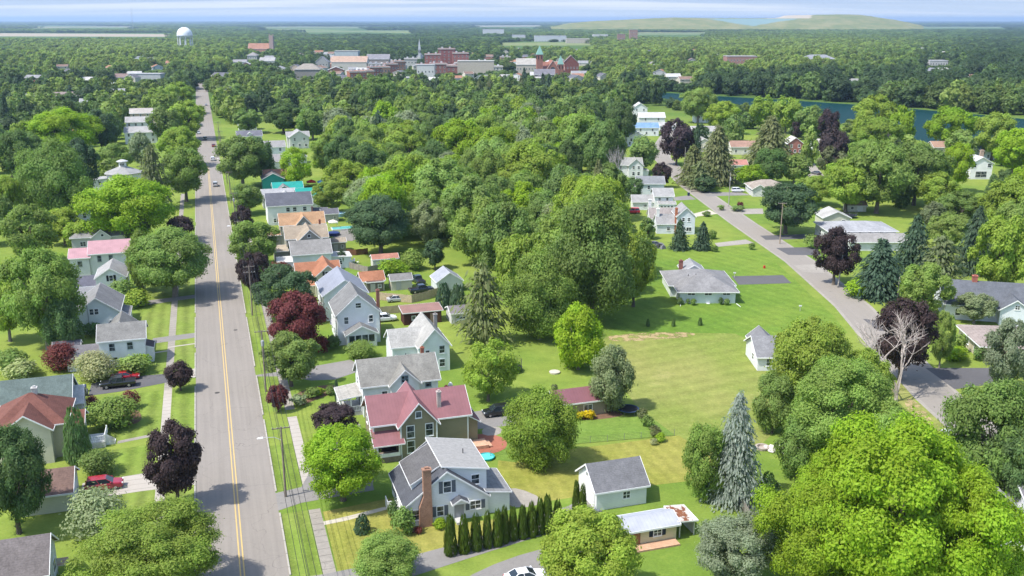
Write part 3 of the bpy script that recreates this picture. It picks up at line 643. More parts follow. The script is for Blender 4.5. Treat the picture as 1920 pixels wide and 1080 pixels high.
# R8 ----
h = SH('long white house with weathered grey roof and flat white extension', 22.6, 138.5, roof=(.30, .29, .275), nick='the long white house')
h.gable(-4.7, 4.7, -4.2, 3.8, 4.6, 2.5, 'x', oh=.35); h.shed(4.75, 9.8, -2.8, 2.5, (3.1, 2.8, 2.8, 3.1), roof=(.70, .69, .66), rmat='matte'); h.shed(-8.2, -4.75, -3.5, 0, (2.7, 2.7, 3.2, 3.2), roof=(.72, .71, .68), rmat='matte')
h.wins('S', -4.2, (-2.5, 0, 2.5), 1.0); h.win('S', -2.8, 7.0, 1.0, .9, .9); h.door('S', -2.8, 5.4, .2, col=(.35, .1, .08))
# R9/R10/R11 ----
h = SH('taupe house with tan gabled roof and round vent', 23.0, 152.5, wall=(.33, .31, .27), roof=(.40, .33, .25), nick='the taupe house')
h.gable(-5.2, 5.4, -2.5, 5.0, 5.2, 2.5, 'x', oh=.35); h.gable(-2.4, 3.4, -6.2, 3, 5.4, 2.6, 'y', oh=.35); h.win('S', -6.2, .3, 3.2, .7, 1.3); h.wins('S', -2.5, (4.4,), 3.2, w=.6); h.win('S', -6.2, .3, 6.1, .7, .7, mull=None, fc=(.7, .7, .68)); h.chimney(4.0, 1.5, 7, 8.8, .5, .5)
h.shed(-8.6, -5.25, -5, -1, (2.6, 2.6, 3.2, 3.2), roof=(.45, .38, .28), oh=.3)
h = SH('grey brown house with light orange brown gabled roof', 23.6, 169.5, wall=(.30, .275, .25), roof=(.50, .31, .18), nick='the house with orange brown roof')
h.gable(-6, 6, -3.2, 3.2, 5.6, 2.6, 'x', oh=.35); h.gable(-1.9, 2.4, -4.6, 2, 5.6, 2.4, 'y', oh=.3); h.win('S', -4.6, .2, 5.2, .7, .9); h.chimney(3.2, .5, 7.6, 9.4, .5, .5, (.2, .13, .11)); h.shed(-9.4, -6.05, -3, 1, (2.8, 2.8, 3.4, 3.4), roof=(.5, .32, .2), oh=.3)
h = SH('large white house with wide dark slate grey roof', 22.6, 199, roof=(.135, .14, .165), nick='the big white house with slate roof')
h.gable(-6.6, 6.6, -5.0, 5.4, 6.0, 2.9, 'x', oh=.35); h.wins('S', -5.0, (-.6, 1.4, 4.4), 4.0, w=1.0, h=1.2); h.win('S', -5, -4.6, .9, .7, 1.2); h.shed(6.65, 12, -2, 3, (2.7, 2.5, 3, 3.2), roof=(.16, .165, .19), wall=(.5, .5, .5))
# R12 ----
h = SH('low pale grey house with wide light grey roof', 21.5, 226, wall=(.55, .54, .5), roof=(.43, .43, .44)); h.gable(-5.2, 5.2, -3.4, 3.4, 3.9, 1.9, 'x'); h.gable(0, 4, -4.6, 2, 4, 1.4, 'y')
h = SH('white garage with bright turquoise metal roof', 32, 222, cat='garage', name='garage', roof=TEAL, rmat='metal_roof', nick='the turquoise roofed garage'); h.gable(-5, 5.2, -3.6, 3.6, 4.4, 1.8, 'x'); h.wins('S', -3.6, (-2, 2), 1.0)
h = SH('small green house with turquoise roof under the lime tree', 26, 244, wall=(.03, .22, .2), roof=TEAL, rmat='metal_roof'); h.gable(-5, 5, -3.6, 3.6, 3.4, 1.6, 'x'); h.gable(-4, 1, -6, 2, 3.2, 1.5, 'y', roof=GREYR, rmat='shingle')
h = SH('grey house with turquoise gable and salmon rear roof', 22.4, 262, wall=(.03, .28, .25), roof=(.22, .20, .20)); h.gable(-4, 3.6, -4, 4, 4.2, 2, 'y'); h.gable(-3, 5, 2, 6, 4.4, 2, 'x', roof=(.5, .26, .2))
# R13 far houses right of the main street
for (c, l, w, d, hh, ri, ax, wc, rc_, lab, nk) in (
    (26, 300, 9, 8, 5.2, 2.2, 'x', WHITE, (.34, .33, .32), 'white house with grey roof just beyond the turquoise roofs', None),
    (29, 345, 9, 9, 5.5, 2.2, 'x', WHITE, (.36, .35, .34), 'white two storey house with pale grey roof beyond the round street tree', None),
    (43, 380, 9, 10, 5.6, 2.8, 'y', (.6, .6, .56), (.44, .43, .42), 'pale cross gabled house alone among the trees', 'the pale cross gabled house'),
    (21, 405, 12, 9, 4.0, 2.2, 'x', WHITE, (.18, .18, .21), 'house with slate roof and small white dormer right of the street', None),
    (31, 322, 7, 6, 3.2, 1.4, 'x', WHITE, (.4, .4, .4), 'low white garage between the pale houses', None),
    (38, 327, 6, 5, 3.0, 1.2, 'y', WHITE, (.62, .61, .6), 'small white shed beside the pale houses', None),
    (23, 470, 10, 9, 5, 2.4, 'x', WHITE, (.3, .3, .3), 'grey roofed white house deep behind the street trees', None)):
    h = SH(lab, c, l, wall=wc, roof=rc_, nick=nk); h.gable(-w/2, w/2, -d/2, d/2, hh, ri, ax)
    if 'cross' in lab: h.gable(-w/2 - 1, w/2 + .5, -1.5, 3, hh, 2.0, 'x')
    if 'dormer' in lab: h.gable(-.8, 1.2, -d/2 + .6, 1, hh + .9, .8, 'y', z0=hh - .2, roof=(.6, .6, .58))
    h.wins('S', -d/2, [(-w/2 + w * (i + .5) / 3) for i in range(3)], 1.0); h.wins('S', -d/2, (-w * .25, w * .25), hh - 1.8)
# sheds right of main street
h = SH('dark brown wooden shed with rusty flat roof', 39.5, 86.5, cat='shed', name='shed', wall=(.075, .032, .026), roof=(.36, .20, .16), rmat='metal_roof', wmat='plank', nick='the dark brown shed')
h.shed(-4, 3.8, -1.8, 1.8, (2.6, 2.6, 3.0, 3.0), oh=.35); h.win('S', -1.8, -2, 1.1, .7, .7, mull=None); h.door('S', -1.8, 2.0, .1, 1.0, 2.0, (.3, .2, .17)); h.door('S', -1.8, 3.1, .1, .8, 2.0, (.12, .05, .04))
for (c, l, w, d, hh, ri, ax, wc, rc_, lab, cat) in (
    (46.6, 85, 3.4, 4.5, 2.2, .9, 'x', (.6, .6, .6), (.22, .2, .2), 'small white garage half hidden by the dark pine', 'garage'),
    (40.6, 135, 6.4, 3.4, 2.2, .8, 'x', (.62, .6, .56), (.46, .22, .16), 'low white shed with salmon roof under the big trees', 'shed'),
    (40.3, 113, 4.8, 3.4, 2.4, 1.0, 'x', (.55, .52, .42), (.26, .25, .24), 'beige shed with a white boat leaning on it', 'shed'),
    (50.4, 109, 6.0, 6.0, 2.6, 2.0, 'y', (.6, .63, .6), (.40, .42, .46), 'white garage with pale blue grey roof beside arborvitae', 'garage'),
    (34.2, 113, 3.6, 3.2, 2.4, .5, 'x', (.16, .14, .12), (.2, .12, .1), 'dark weathered wooden shed behind the orange roofs', 'shed'),
    (31.5, 155.5, 4.2, 3.2, 2.6, .8, 'x', (.32, .3, .26), (.40, .34, .27), 'small taupe shed with tan roof', 'shed'),
    (34.5, 196, 5, 4.5, 2.6, 1.2, 'x', (.4, .4, .4), (.17, .17, .2), 'grey shed beside the slate roofed house', 'shed')):
    h = SH(lab, c, l, cat=cat, name=cat, wall=wc, roof=rc_); h.gable(-w/2, w/2, -d/2, d/2, hh, ri, ax, oh=.25); h.door('S', -d/2, -w * .15, .05, .9, 1.9, (.45, .44, .42))
    if 'boat' not in lab: h.win('S', -d/2, w * .28, 1.0, .6, .7)
# centre: red roofed garage, white garage, mobile shed
h = SH('olive garage with dark red metal roof and yellow bushes in front', 52.8, 32.6, cat='garage', name='garage', wall=(.30, .265, .185), roof=(.27, .115, .13), rmat='metal_roof', nick='the olive garage with red roof')
h.gable(-4.3, 4.2, -2.2, 2.2, 2.6, 1.3, 'x', oh=.4); h.win('S', -2.2, 1.0, .95, 1.3, .9, mull='v'); h.win('S', -2.2, -2.4, .95, .9, .9)
h = SH('white garage with steep grey shingle roof beside two tall arborvitae', 46.8, 4.8, cat='garage', name='garage', wall=(.72, .75, .745), roof=(.205, .205, .215), nick='the white garage')
h.gable(-3.4, 3.5, -3.1, 3.1, 2.75, 2.3, 'x', oh=.35); h.win('S', -3.1, .7, 1.2, .9, .9, fc=(.8, .8, .8), mull='x'); h.win('W', -3.4, .1, 3.4, .5, .5, mull=None)
m = MB(); m.box(-3.47, -3.395, -2.5, 2.5, .02, 2.25); 
for k in range(3): m.box(-3.5, -3.46, -2.5, 2.5, .55 + .55 * k, .58 + .55 * k)
h.part('garage_door', m, 'paint', (.66, .66, .65))
h = SH('cream shed with white ribbed metal roof and rusty lean to', 46.5, -5.8, cat='shed', name='shed', wall=(.62, .57, .38), roof=(.52, .54, .60), rmat='metal_roof', nick='the metal roofed cream shed')
h.gable(-4.2, 3.4, -1.7, 1.7, 2.15, .65, 'x', oh=.38, rmat='metal_roof'); h.win('S', -1.7, .9, .95, .95, .8, sh=(.03, .04, .06), mull='x')
h.shed(3.8, 6.0, -1.5, 1.8, (2.2, 2.0, 2.1, 2.3), walls=False, roof=(.72, .66, .60), rmat='rusty_metal', oh=.25)
m = MB()
for x, y in ((4.0, -1.4), (5.9, -1.4), (5.9, 1.7), (4.0, 1.7)): m.box(x - .06, x + .06, y - .06, y + .06, 0, 1.99)
m.box(5.93, 5.99, -1.3, 1.6, 0, 1.9); h.part('lean_to_posts', m, 'paint', (.55, .54, .5))
m = MB(); m.box(-4.1, 3.2, -3.2, -1.75, 0, .22); h.part('deck', m, 'wood', (.50, .31, .20)); m = MB(); m.box(-4.15, -2.6, -3.15, -1.74, .222, .26); h.part('door_mat', m, 'matte', (.16, .16, .17))
h.door('S', -1.7, -2.9, .25, .95, 1.8, (.03, .03, .035)); h.door('S', -1.7, -1.9, .25, .9, 1.8, (.28, .13, .06))
# ---- left side of the main street
h = SH('house with grey brown roof at the bottom left corner', -25.5, 4.6, roof=(.20, .175, .17), wall=(.62, .66, .66), nick='the bottom left house')
h.gable(-8, 5.6, -3.6, 3.4, 3.6, 2.6, 'x', oh=.4); h.wins('E', 5.6, (-1.8,), 1.0); h.wins('E', 5.6, (1.4,), .9, w=1.4); h.win('E', 5.6, 0, 3.9, .6, .8)
h = SH('cream garage with brown roof behind the red hatchback', -23.2, 25.2, cat='garage', name='garage', wall=(.60, .60, .44), roof=(.23, .15, .125), nick='the cream garage')
h.gable(-3.2, 3.4, -3.2, 3.2, 2.6, 1.9, 'x', oh=.3); m = MB(); m.box(3.39, 3.46, -2.4, 2.4, .02, 2.2); h.part('garage_door', m, 'paint', (.70, .74, .75)); h.win('E', 3.4, -.1, 3.2, .35, .4, mull=None)
h = SH('cream two storey house with red brown hip roof', -26.5, 43, wall=(.60, .565, .45), roof=BROWNR, nick='the cream house with red brown roof')
h.hip(-5, 4.2, -3.6, 5.2, 5.4, 3.0, oh=.5); h.gable(-3.6, 2.6, -5.4, 2, 5.3, 2.2, 'y', oh=.45); h.gable(2, 6.2, -2.4, 2.6, 3.8, 1.5, 'x', oh=.4)
h.win('S', -5.4, -.6, 3.9, .75, .95, mull='x'); h.win('S', -5.4, .4, .9, 1.1, 1.0, mull='v'); h.chimney(0.1, 1.2, 7.6, 9.0, .7, .7, (.50, .48, .46))
m = MB(); m.box(6.25, 9.0, -2.2, 1.2, 0, .9); h.part('porch_floor', m, 'wood', (.6, .59, .57))
m = MB()
for z in (1.05, 1.8):
    m.box(6.3, 9.0, -2.18, -2.1, z, z + .07); m.box(8.92, 9.0, -2.18, 1.2, z, z + .07)
for i in range(11): m.box(6.3 + i * .26, 6.37 + i * .26, -2.17, -2.11, 1.1, 1.8)
for i in range(13): m.box(8.93, 8.99, -2.1 + i * .26, -2.03 + i * .26, 1.1, 1.8)
for x, y in ((6.35, -2.14), (9.0, -2.14), (9.0, 1.2)): m.box(x - .09, x + .09, y - .09, y + .09, .9, 2.05)
for k in range(4): m.box(9.02 + k * .3, 9.32 + k * .3, -1.4, .2, 0, .75 - k * .19)
m.hexa([(9.0, -1.5, .9), (9.08, -1.5, .9), (10.3, -1.5, .1), (10.22, -1.5, .1)], [(9.0, -1.5, 1.85), (9.08, -1.5, 1.85), (10.3, -1.5, 1.0), (10.22, -1.5, 1.0)]); h.part('porch_railing', m, 'paint', TRIM)
h = SH('large house with sage grey green roof behind the red brown roof', -30, 54.5, wall=(.62, .63, .62), roof=GREENR, nick='the house with grey green roof')
h.gable(-9, 7.0, -4.4, 4.0, 3.6, 3.4, 'x', oh=.4); h.gable(5.4, 8.4, -1.6, 2.4, 3.0, 1.9, 'x', oh=.3, roof=(.62, .62, .6)); m = MB(); m.box(8.41, 8.47, -1.2, 2.0, 2.0, 3.6); h.part('louvre', m, 'matte', (.20, .21, .21))
h = SH('white two storey house with grey roof beside the sidewalk', -17, 79.5, wall=(.76, .77, .77), roof=(.25, .245, .23), nick='the white two storey house')
h.gable(-4.0, 3.6, -3.4, 3.4, 5.2, 2.0, 'x', oh=.35); h.gable(-3.4, 1.8, 2.8, 9.6, 4.4, 2.2, 'y', oh=.3); h.shed(3.62, 4.8, -2, 1.5, (3.1, 2.7, 2.7, 3.1), roof=(.12, .1, .1)); h.gable(-9.5, -4.05, -3.4, 1.8, 2.6, 1.3, 'x', oh=.3, roof=(.22, .21, .22)); h.gable(-12.2, -8.0, 2.0, 5, 2.6, 1.0, 'x', oh=.3, roof=(.13, .13, .15))
h.wins('S', -3.4, (-1.9, 1.1), 3.2, w=.9, h=1.3, fc=(.55, .6, .6)); h.wins('S', -3.4, (-1.6, 1.4), .9, w=.8, h=1.0, fc=(.55, .6, .6)); h.win('S', -3.4, 0, 1.0, .4, .5, mull=None); h.win('E', 4.8, -.3, 1.0, .8, 1.2); h.wins('S', 2.0, (-11,), 1.1, w=.8, h=.8)
h = SH('white gabled house with ridged pale and grey roof near the maple', -23.2, 103.5, wall=(.72, .76, .775), roof=(.27, .265, .265), nick='the white gabled house')
h.gable(-4.1, 4.0, -5.6, 5.8, 4.4, 2.9, 'y', oh=.35); h.wins('S', -5.6, (-1.0, -.1), 4.0, w=.65, h=1.1); h.wins('S', -5.6, (-3.2, 2.5), 1.3, w=.75, h=1.2); h.shed(4.05, 5.6, -3, 3.5, (2.9, 2.5, 2.5, 2.9)); m = MB(); m.tube([(-1.7, -5.68, 0.2), (-1.7, -5.68, 6.8)], [.05, .05], 5); h.part('downpipe', m, 'matte', (.3, .3, .3))
h = SH('small white gabled house with black shutters and dark rear wing', -22.6, 128, roof=(.40, .39, .38), nick='the white house with black shutters')
h.gable(-3.1, 3.1, -4.6, 4.6, 5.0, 2.0, 'y', oh=.3); h.win('S', -4.6, .1, 4.2, .75, 1.2, sh=(.02, .02, .022)); h.gable(-8.5, -3.15, -3, 2.6, 3.0, 1.6, 'x', oh=.3, roof=(.15, .15, .185)); h.shed(-7.5, -3.2, -6.5, -3.02, (2.0, 2.0, 2.8, 2.8), roof=(.3, .3, .31), wall=(.6, .63, .64))
h = SH('long white two storey house with faded pink metal roof', -26.5, 150, wall=(.58, .59, .59), roof=PINKM, rmat='metal_roof', nick='the house with pink metal roof')
h.gable(-2.6, 6.4, -4.2, 4.2, 5.6, 2.2, 'x', oh=.35); h.gable(-7.0, -2.65, -4.6, 3.0, 4.9, 1.5, 'x', oh=.35); h.wins('S', -4.2, (-.4, 2.2), 3.6, w=.8, h=1.4, fc=(.3, .33, .33)); h.wins('S', -4.6, (-4.8,), 2.8, w=.9, h=1.2, fc=(.3, .33, .33)); h.wins('S', -4.2, (-.4, 3.0), .8)
h = SH('white house with weathered grey slate hip roof and front gable', -29, 176, wall=(.62, .62, .61), roof=(.31, .30, .295), nick='the house with weathered slate roof')
h.hip(-7, 6.8, -4.6, 5.4, 4.6, 3.0, oh=.4); h.gable(-1.8, 2.8, -5.6, 1, 4.6, 1.9, 'y', oh=.3); h.wins('S', -4.6, (-4.6, -3.9), 2.2, w=.6, h=1.1); h.win('S', -5.6, .8, 4.7, .6, .6, mull=None); h.chimney(3.0, .5, 6.6, 8.2, .5, .5, (.2, .2, .2))
h = SH('white octagonal house with roof cupola', -30, 280, roof=(.40, .40, .39), nick='the white house with cupola')
c, R = 0, 6.2
oct_ = [(R * math.cos(math.pi / 8 + k * math.pi / 4), R * math.sin(math.pi / 8 + k * math.pi / 4)) for k in range(8)]
m = h._w()
for k in range(8):
    a, b = oct_[k], oct_[(k + 1) % 8]; m.face((a[0], a[1], 0), (b[0], b[1], 0), (b[0], b[1], 5.8), (a[0], a[1], 5.8))
rr = h._r()
for k in range(8):
    a, b = oct_[k], oct_[(k + 1) % 8]; q = 1.12; i = .22
    rr.slab([(a[0] * q, a[1] * q, 5.8), (b[0] * q, b[1] * q, 5.8), (b[0] * i, b[1] * i, 8.0), (a[0] * i, a[1] * i, 8.0)], .15)
cu = MB(); cu.lathe([(1.3, 7.9), (1.3, 9.7)], 8); h.part('cupola', cu, 'paint', WHITE); cu = MB(); cu.lathe([(2.1, 9.7), (2.1, 9.95), (.6, 10.5)], 8); h.part('cupola_roof', cu, 'paint', (.45, .45, .44))
h.wins('S', -5.72, (-1.3, 1.3), 3.2, w=.8, h=1.5); h.wins('S', -5.72, (-1.3, 1.3), .7, w=.8, h=1.5); h.shed(-10.5, -5.75, -4.5, 1.5, (4.0, 4.4, 4.4, 4.0), wall=WHITE, roof=(.47, .47, .47)); h.win('S', -4.5, -8, 2.2, .9, 1.2)
for k in range(3):
    an = -math.pi / 2 + (k - 1) * .8; h.win('S', -1.28, (k - 1) * .5, 8.4, .35, .8, mull=None)
for (c, l, w, d, hh, ri, ax, wc, rc_, lab, nk) in (
    (-31, 424, 15, 10, 5.6, 2.4, 'x', WHITE, (.44, .435, .43), 'large white house with stepped grey roofs left of the street', 'the large stepped white house'),
    (-33, 452, 13, 9, 8.0, 2.4, 'x', WHITE, (.45, .44, .43), 'white upper storey block behind the stepped white house', None),
    (-33, 505, 15, 10, 8, 2.4, 'x', (.55, .42, .33), (.5, .46, .42), 'tan house with pale pitched roof far left of the street', None),
    (-64, 455, 9, 8, 4, 2.2, 'x', (.5, .45, .4), (.62, .33, .16), 'small house with bright orange roof among dark trees', 'the bright orange roof'),
    (-53, 318, 11, 7, 3.2, 1.6, 'x', (.55, .42, .33), (.46, .29, .20), 'low house with orange brown roof beside the white cupola house', None),
    (-41, 222, 9, 7, 3.2, 1.6, 'x', WHITE, (.5, .5, .5), 'small white house half hidden behind the lime tree', None),
    (-75, 640, 13, 9, 5, 2, 'x', WHITE, (.42, .42, .43), 'white house with pale grey roof deep in the left trees', None),
    (-95, 690, 22, 12, 6, 2.5, 'x', (.5, .45, .42), (.33, .26, .24), 'long low building with brown roof deep in the left trees', None),
    (-62, 700, 12, 10, 7, 2.5, 'x', WHITE, (.4, .4, .42), 'tall pale house near the far end of the street', None),
    (-125, 700, 12, 9, 5, 2, 'x', WHITE, (.5, .5, .52), 'small pale house behind the far left crowns', None)):
    h = SH(lab, c, l, wall=wc, roof=rc_, nick=nk); h.gable(-w/2, w/2, -d/2, d/2, hh, ri, ax)
    n = 4; h.wins('S', -d/2, [(-w/2 + w * (i + .5) / n) for i in range(n)], 1.0)
    if hh > 4.5: h.wins('S', -d/2, [(-w/2 + w * (i + .5) / n) for i in range(n)], hh - 1.9)
# ---- right lane
def WH(label, X, Y, rot=0, cat='house', **k): return House(k.pop('name', cat if cat in ('garage', 'shed') else 'house'), label, cat, X, Y, math.radians(rot), **k)
h = WH('white ranch house with broad grey hip roof on striped lawn', 43, 208, wall=(.70, .75, .74), roof=(.29, .285, .285), nick='the hip roofed ranch house')
h.hip(-6.2, 6.0, -5.8, 4.0, 2.9, 2.2, oh=.7); h.hip(-7.4, 6.6, -.5, 11.5, 2.8, 2.0, oh=.6); h.gable(-2.6, 2.4, 11, 17, 2.9, 1.5, 'y', oh=.4, roof=(.38, .385, .39))
h.wins('S', -5.8, (-3.7, 0, 4.0), 1.9, w=1.5, h=.45, mull='v'); h.chimney(-2.9, 13, 1, 4.9, .9, .7, (.24, .11, .085)); h.vent(-1.4, 2, 4.2); h.vent(-3, 2.5, 4); h.wins('W', -6.2, (-3,), 1.0); h.wins('E', 6.6, (3, 6), 1.0)
m = MB(); m.box(-.35, .35, -6.3, -5.82, 0, .1); m.box(-.5, -.42, -5.9, -5.83, 0, 1.2); m.box(.42, .5, -5.9, -5.83, 0, 1.2); m.box(-.5, .5, -5.9, -5.83, 1.2, 1.28); h.part('trellis', m, 'paint', TRIM)
h = WH('white house with two steep grey gables and brick chimney', 47.5, 276, wall=(.66, .70, .74), roof=(.36, .355, .35), nick='the twin gabled white house')
h.gable(.2, 5.4, -3.6, 5, 5.4, 2.4, 'y', oh=.3); h.gable(-5.4, .2, -2.6, 3.5, 3.0, 2.2, 'x', oh=.3); h.gable(-6.5, 2, 3.5, 10, 3.4, 2.4, 'x', oh=.3, roof=(.36, .32, .30)); h.win('S', -3.6, 2, 3.9, .7, 1.0); h.win('S', -3.6, 3.6, 3.9, .7, 1.0); h.win('S', -3.6, 3.7, 1.0, 1.4, 1.1, mull='v'); h.win('S', -2.6, -2, 1.0, .9, .9); h.chimney(.1, -2.4, 0, 7.4, .7, .7, (.40, .15, .08)); h.chimney(-4.9, -.2, 3, 6.8, .8, .8, (.72, .72, .7)); h.chimney(-6.2, 8, 3, 8, .9, .9, (.72, .72, .7))
h = WH('white split level cottage with pale roofs beside the lane', 47.0, 312, roof=(.40, .395, .385), nick='the white split level cottage')
h.gable(-7.5, -.5, -2.5, 3.2, 2.8, 1.7, 'x', oh=.35); h.gable(-.6, 5.5, -3.5, 4.5, 4.8, 1.9, 'x', oh=.35); h.shed(.5, 6.0, -5.5, -3.55, (2.5, 2.5, 3.1, 3.1)); h.wins('S', -5.5, (1.5, 2.6, 3.7, 4.8), 1.0, w=.7, h=.9); h.win('S', -3.5, 1.0, 3.3, .7, .9); h.win('S', -3.5, 3.5, 3.3, .7, .9); h.win('S', -2.5, -3.5, 1.1, 1.0, .7)
h = WH('pale house with slate grey roof next to a purple leaf tree', 47.5, 338, wall=(.62, .66, .68), roof=(.27, .28, .29)); h.gable(-3.5, 6, -3.4, 3.6, 4.6, 2.0, 'x'); h.gable(-9, -3.55, -2.5, 2.5, 2.6, 1.2, 'x', roof=(.4, .4, .4)); h.win('S', -3.4, .6, 2.6, .8, 1.2); h.win('S', -2.5, -6.5, 1, .8, 1.2)
h = WH('white farmhouse with a front gable between bare tree and green tree', 46.5, 382, roof=(.40, .40, .38), nick='the white farmhouse'); h.gable(-6.5, 5, -3.5, 4, 4.8, 2.3, 'x'); h.gable(-.5, 5.2, -5.2, 3, 4.8, 2.5, 'y'); h.wins('S', -5.2, (1.4, 3.4), 3.3, w=.8, h=1.2); h.wins('S', -3.5, (-4.6, -3.4), 3.2, w=.7); h.wins('S', -3.5, (-5, -3.2), 1.0); h.wins('S', -5.2, (1.4, 3.4), .9); h.shed(5.25, 7.5, -4, 2, (2.8, 2.4, 2.4, 2.8))
for (px, py, w, d, hh, ri, ax, wc, rc_, lab, nk) in (
    (1192, 275, 9, 9, 4.5, 2.6, 'y', WHITE, (.45, .45, .44), 'white gabled house beside the dark round tree', None),
    (1212, 255, 13, 8, 4.4, 2.2, 'x', WHITE, (.22, .36, .55), 'white house with pale blue roof at the end of the lane', 'the pale blue roof'),
    (1222, 238, 15, 9, 5.5, 2.4, 'x', WHITE, (.62, .62, .62), 'white house with white metal roof behind the pale blue roof', None),
    (1200, 222, 9, 9, 6.5, 3, 'y', WHITE, (.6, .6, .6), 'tall narrow white house behind the lane end', None),
    (1252, 246, 9, 7, 3, 1.5, 'x', WHITE, (.55, .54, .52), 'low white bungalow at the end of the lane', None),
    (1323, 262, 14, 9, 4.5, 2, 'x', (.6, .57, .52), (.43, .41, .4), 'pale grey roofed house right of the lane end', None),
    (1320, 285, 9, 9, 4, 2.2, 'y', (.62, .58, .5), (.42, .40, .37), 'cream gabled house hidden by conifers right of the lane', None),
    (1318, 230, 10, 8, 4.5, 2, 'x', WHITE, (.35, .38, .38), 'small house near the lake with grey roof', None),
    (1397, 290, 13, 9, 3.6, 2.2, 'x', (.64, .62, .55), (.40, .25, .19), 'cream bungalow with brown roof between conifers', None),
    (1378, 322, 10, 7, 2.8, 1.6, 'x', (.58, .62, .66), (.50, .24, .19), 'small pale house with salmon red roof', None),
    (1490, 290, 7, 8, 5.2, 2.6, 'y', (.33, .14, .11), (.60, .56, .54), 'narrow red brick house with white gable', 'the small brick house'),
    (1545, 283, 11, 9, 3.2, 2, 'x', WHITE, (.48, .44, .40), 'low white house beside the sloping bright lawn', None),
    (1660, 270, 18, 9, 3.4, 2, 'x', (.6, .57, .5), (.38, .26, .20), 'long house with brown roof by the lakeside trees', None),
    (1795, 290, 22, 9, 3.4, 2.2, 'x', (.5, .45, .4), (.42, .27, .20), 'long low house with brown roof near the lake', None),
    (1852, 300, 8, 8, 4.2, 1.8, 'x', (.62, .66, .7), (.36, .46, .6), 'small house with pale blue roof by the lake', None)):
    X, Y = at(px, py); h = WH(lab, X, Y, wall=wc, roof=rc_, nick=nk); h.gable(-w/2, w/2, 0, d, hh, ri, ax); h.wins('S', 0, [(-w/2 + w * (i + .5) / 3) for i in range(3)], 1.0)
    if hh > 4: h.wins('S', 0, (-w * .25, w * .25), hh - 1.8)
X, Y = at(1838, 336); h = WH('tall white house with dark picture windows and brick chimney', X, Y, wall=(.78, .78, .78), roof=(.62, .61, .6), nick='the tall white lakeside house')
h.gable(-4.2, 4.2, 0, 11, 6.2, 2.4, 'y', oh=.4); h.win('S', 0, 0, .8, 4.2, 2.2, mull='x', fc=(.6, .6, .6)); h.win('S', 0, -2.8, 4.6, 1.2, 1.5); h.win('S', 0, 2.9, 4.6, 1.4, 1.4); h.chimney(2.2, 6, 7, 10.4, 1.3, 1.0, (.36, .27, .2))
X, Y = at(1440, 366); h = WH('beige bungalow with tan hip roof behind the dark oak', X, Y, wall=(.6, .6, .58), roof=(.40, .345, .29), nick='the tan hip roofed bungalow'); h.hip(-6, 6.5, 0, 9, 2.9, 1.9, oh=.5); h.gable(-6.2, -1.5, -3, 4, 2.8, 1.4, 'y', oh=.4); h.wins('S', 0, (1, 4), 1)
X, Y = at(1606, 397); h = WH('little white shed with pinkish roof on the lawn', X, Y, cat='shed', wall=(.68, .66, .58), roof=(.48, .30, .24), nick='the little white shed'); h.gable(-3.1, 3.1, 0, 4, 2.1, 1.2, 'x', oh=.3); h.door('S', 0, 1.0, .05, 1.6, 1.7, (.75, .75, .74)); h.win('S', 0, -1.5, .9, .8, .7)
h = WH('cream garage with pale gable beside the dark oak', 98, 287, cat='garage', wall=(.58, .56, .47), roof=(.50, .49, .46)); h.gable(-4.5, 3.5, -4, 4, 2.8, 1.8, 'y', oh=.35); h.win('S', -4, 1.5, 1.1, 1.0, 1.0)
h = WH('long pale ranch house with white roof and lower front wing', 97, 264, wall=(.66, .68, .68), roof=(.40, .405, .42), nick='the long white roofed ranch house')
h.hip(-9, 9.5, -3.5, 9, 3.6, 1.5, oh=.6); h.gable(-6, 9, -12, -6.0, 2.6, 1.5, 'x', oh=.5, roof=(.35, .335, .32)); h.shed(-6, 9, -6.0, -3.45, (2.6, 2.6, 2.75, 2.75), roof=(.5, .48, .46), oh=.05); h.wins('S', -12, (2.5,), 1.0, w=1.8, h=1.0, sh=(.04, .07, .08), mull='v'); h.wins('S', -3.5, (-.5, 2.2, 5.4), 2.65, w=.8, h=.6, mull=None); h.wins('W', -9, (0, 4), 1.0, w=1.4)
h = WH('white house with dark slate roof and small red chimney', 99, 196, rot=-14, wall=(.70, .73, .76), roof=(.15, .16, .18), nick='the slate roofed house')
h.gable(-7.5, 8.0, -7, 6, 3.4, 3.4, 'x', oh=.5); h.gable(2.5, 8.2, -9.0, 0, 3.4, 2.0, 'y', oh=.4); h.chimney(-1.2, -.6, 6.2, 7.9, 1.0, .8, (.33, .12, .09)); h.win('S', -9, 5.6, 3.5, .8, .8, mull='x'); h.wins('S', -7, (-5, -2.5), 1.0); h.win('W', -7.5, -3, 1.0, 1.0, 1.2)
h = WH('beige ranch house with brown grey roof and front windows', 90.5, 169, rot=-6, wall=(.55, .48, .35), roof=(.36, .30, .27), nick='the beige ranch house')
h.hip(-4.5, 8, -4, 8, 2.9, 1.9, oh=.6); h.gable(-.5, 8.5, -9.5, -3.9, 2.8, 1.4, 'x', oh=.5); h.wins('S', -9.5, (1, 2.6, 4.2), .8, w=1.1, h=1.4); h.wins('W', -4.5, (-1, 3), .9, w=1.2); m = MB(); m.box(-1.6, -.6, -9.8, -7.0, 0, .25); h.part('doorstep', m, 'brick', BRICKC)
h = WH('white house with black shutters in the bottom right corner', 61.5, 103.5, rot=0, wall=(.73, .75, .77), roof=(.25, .24, .25), nick='the bottom right house')
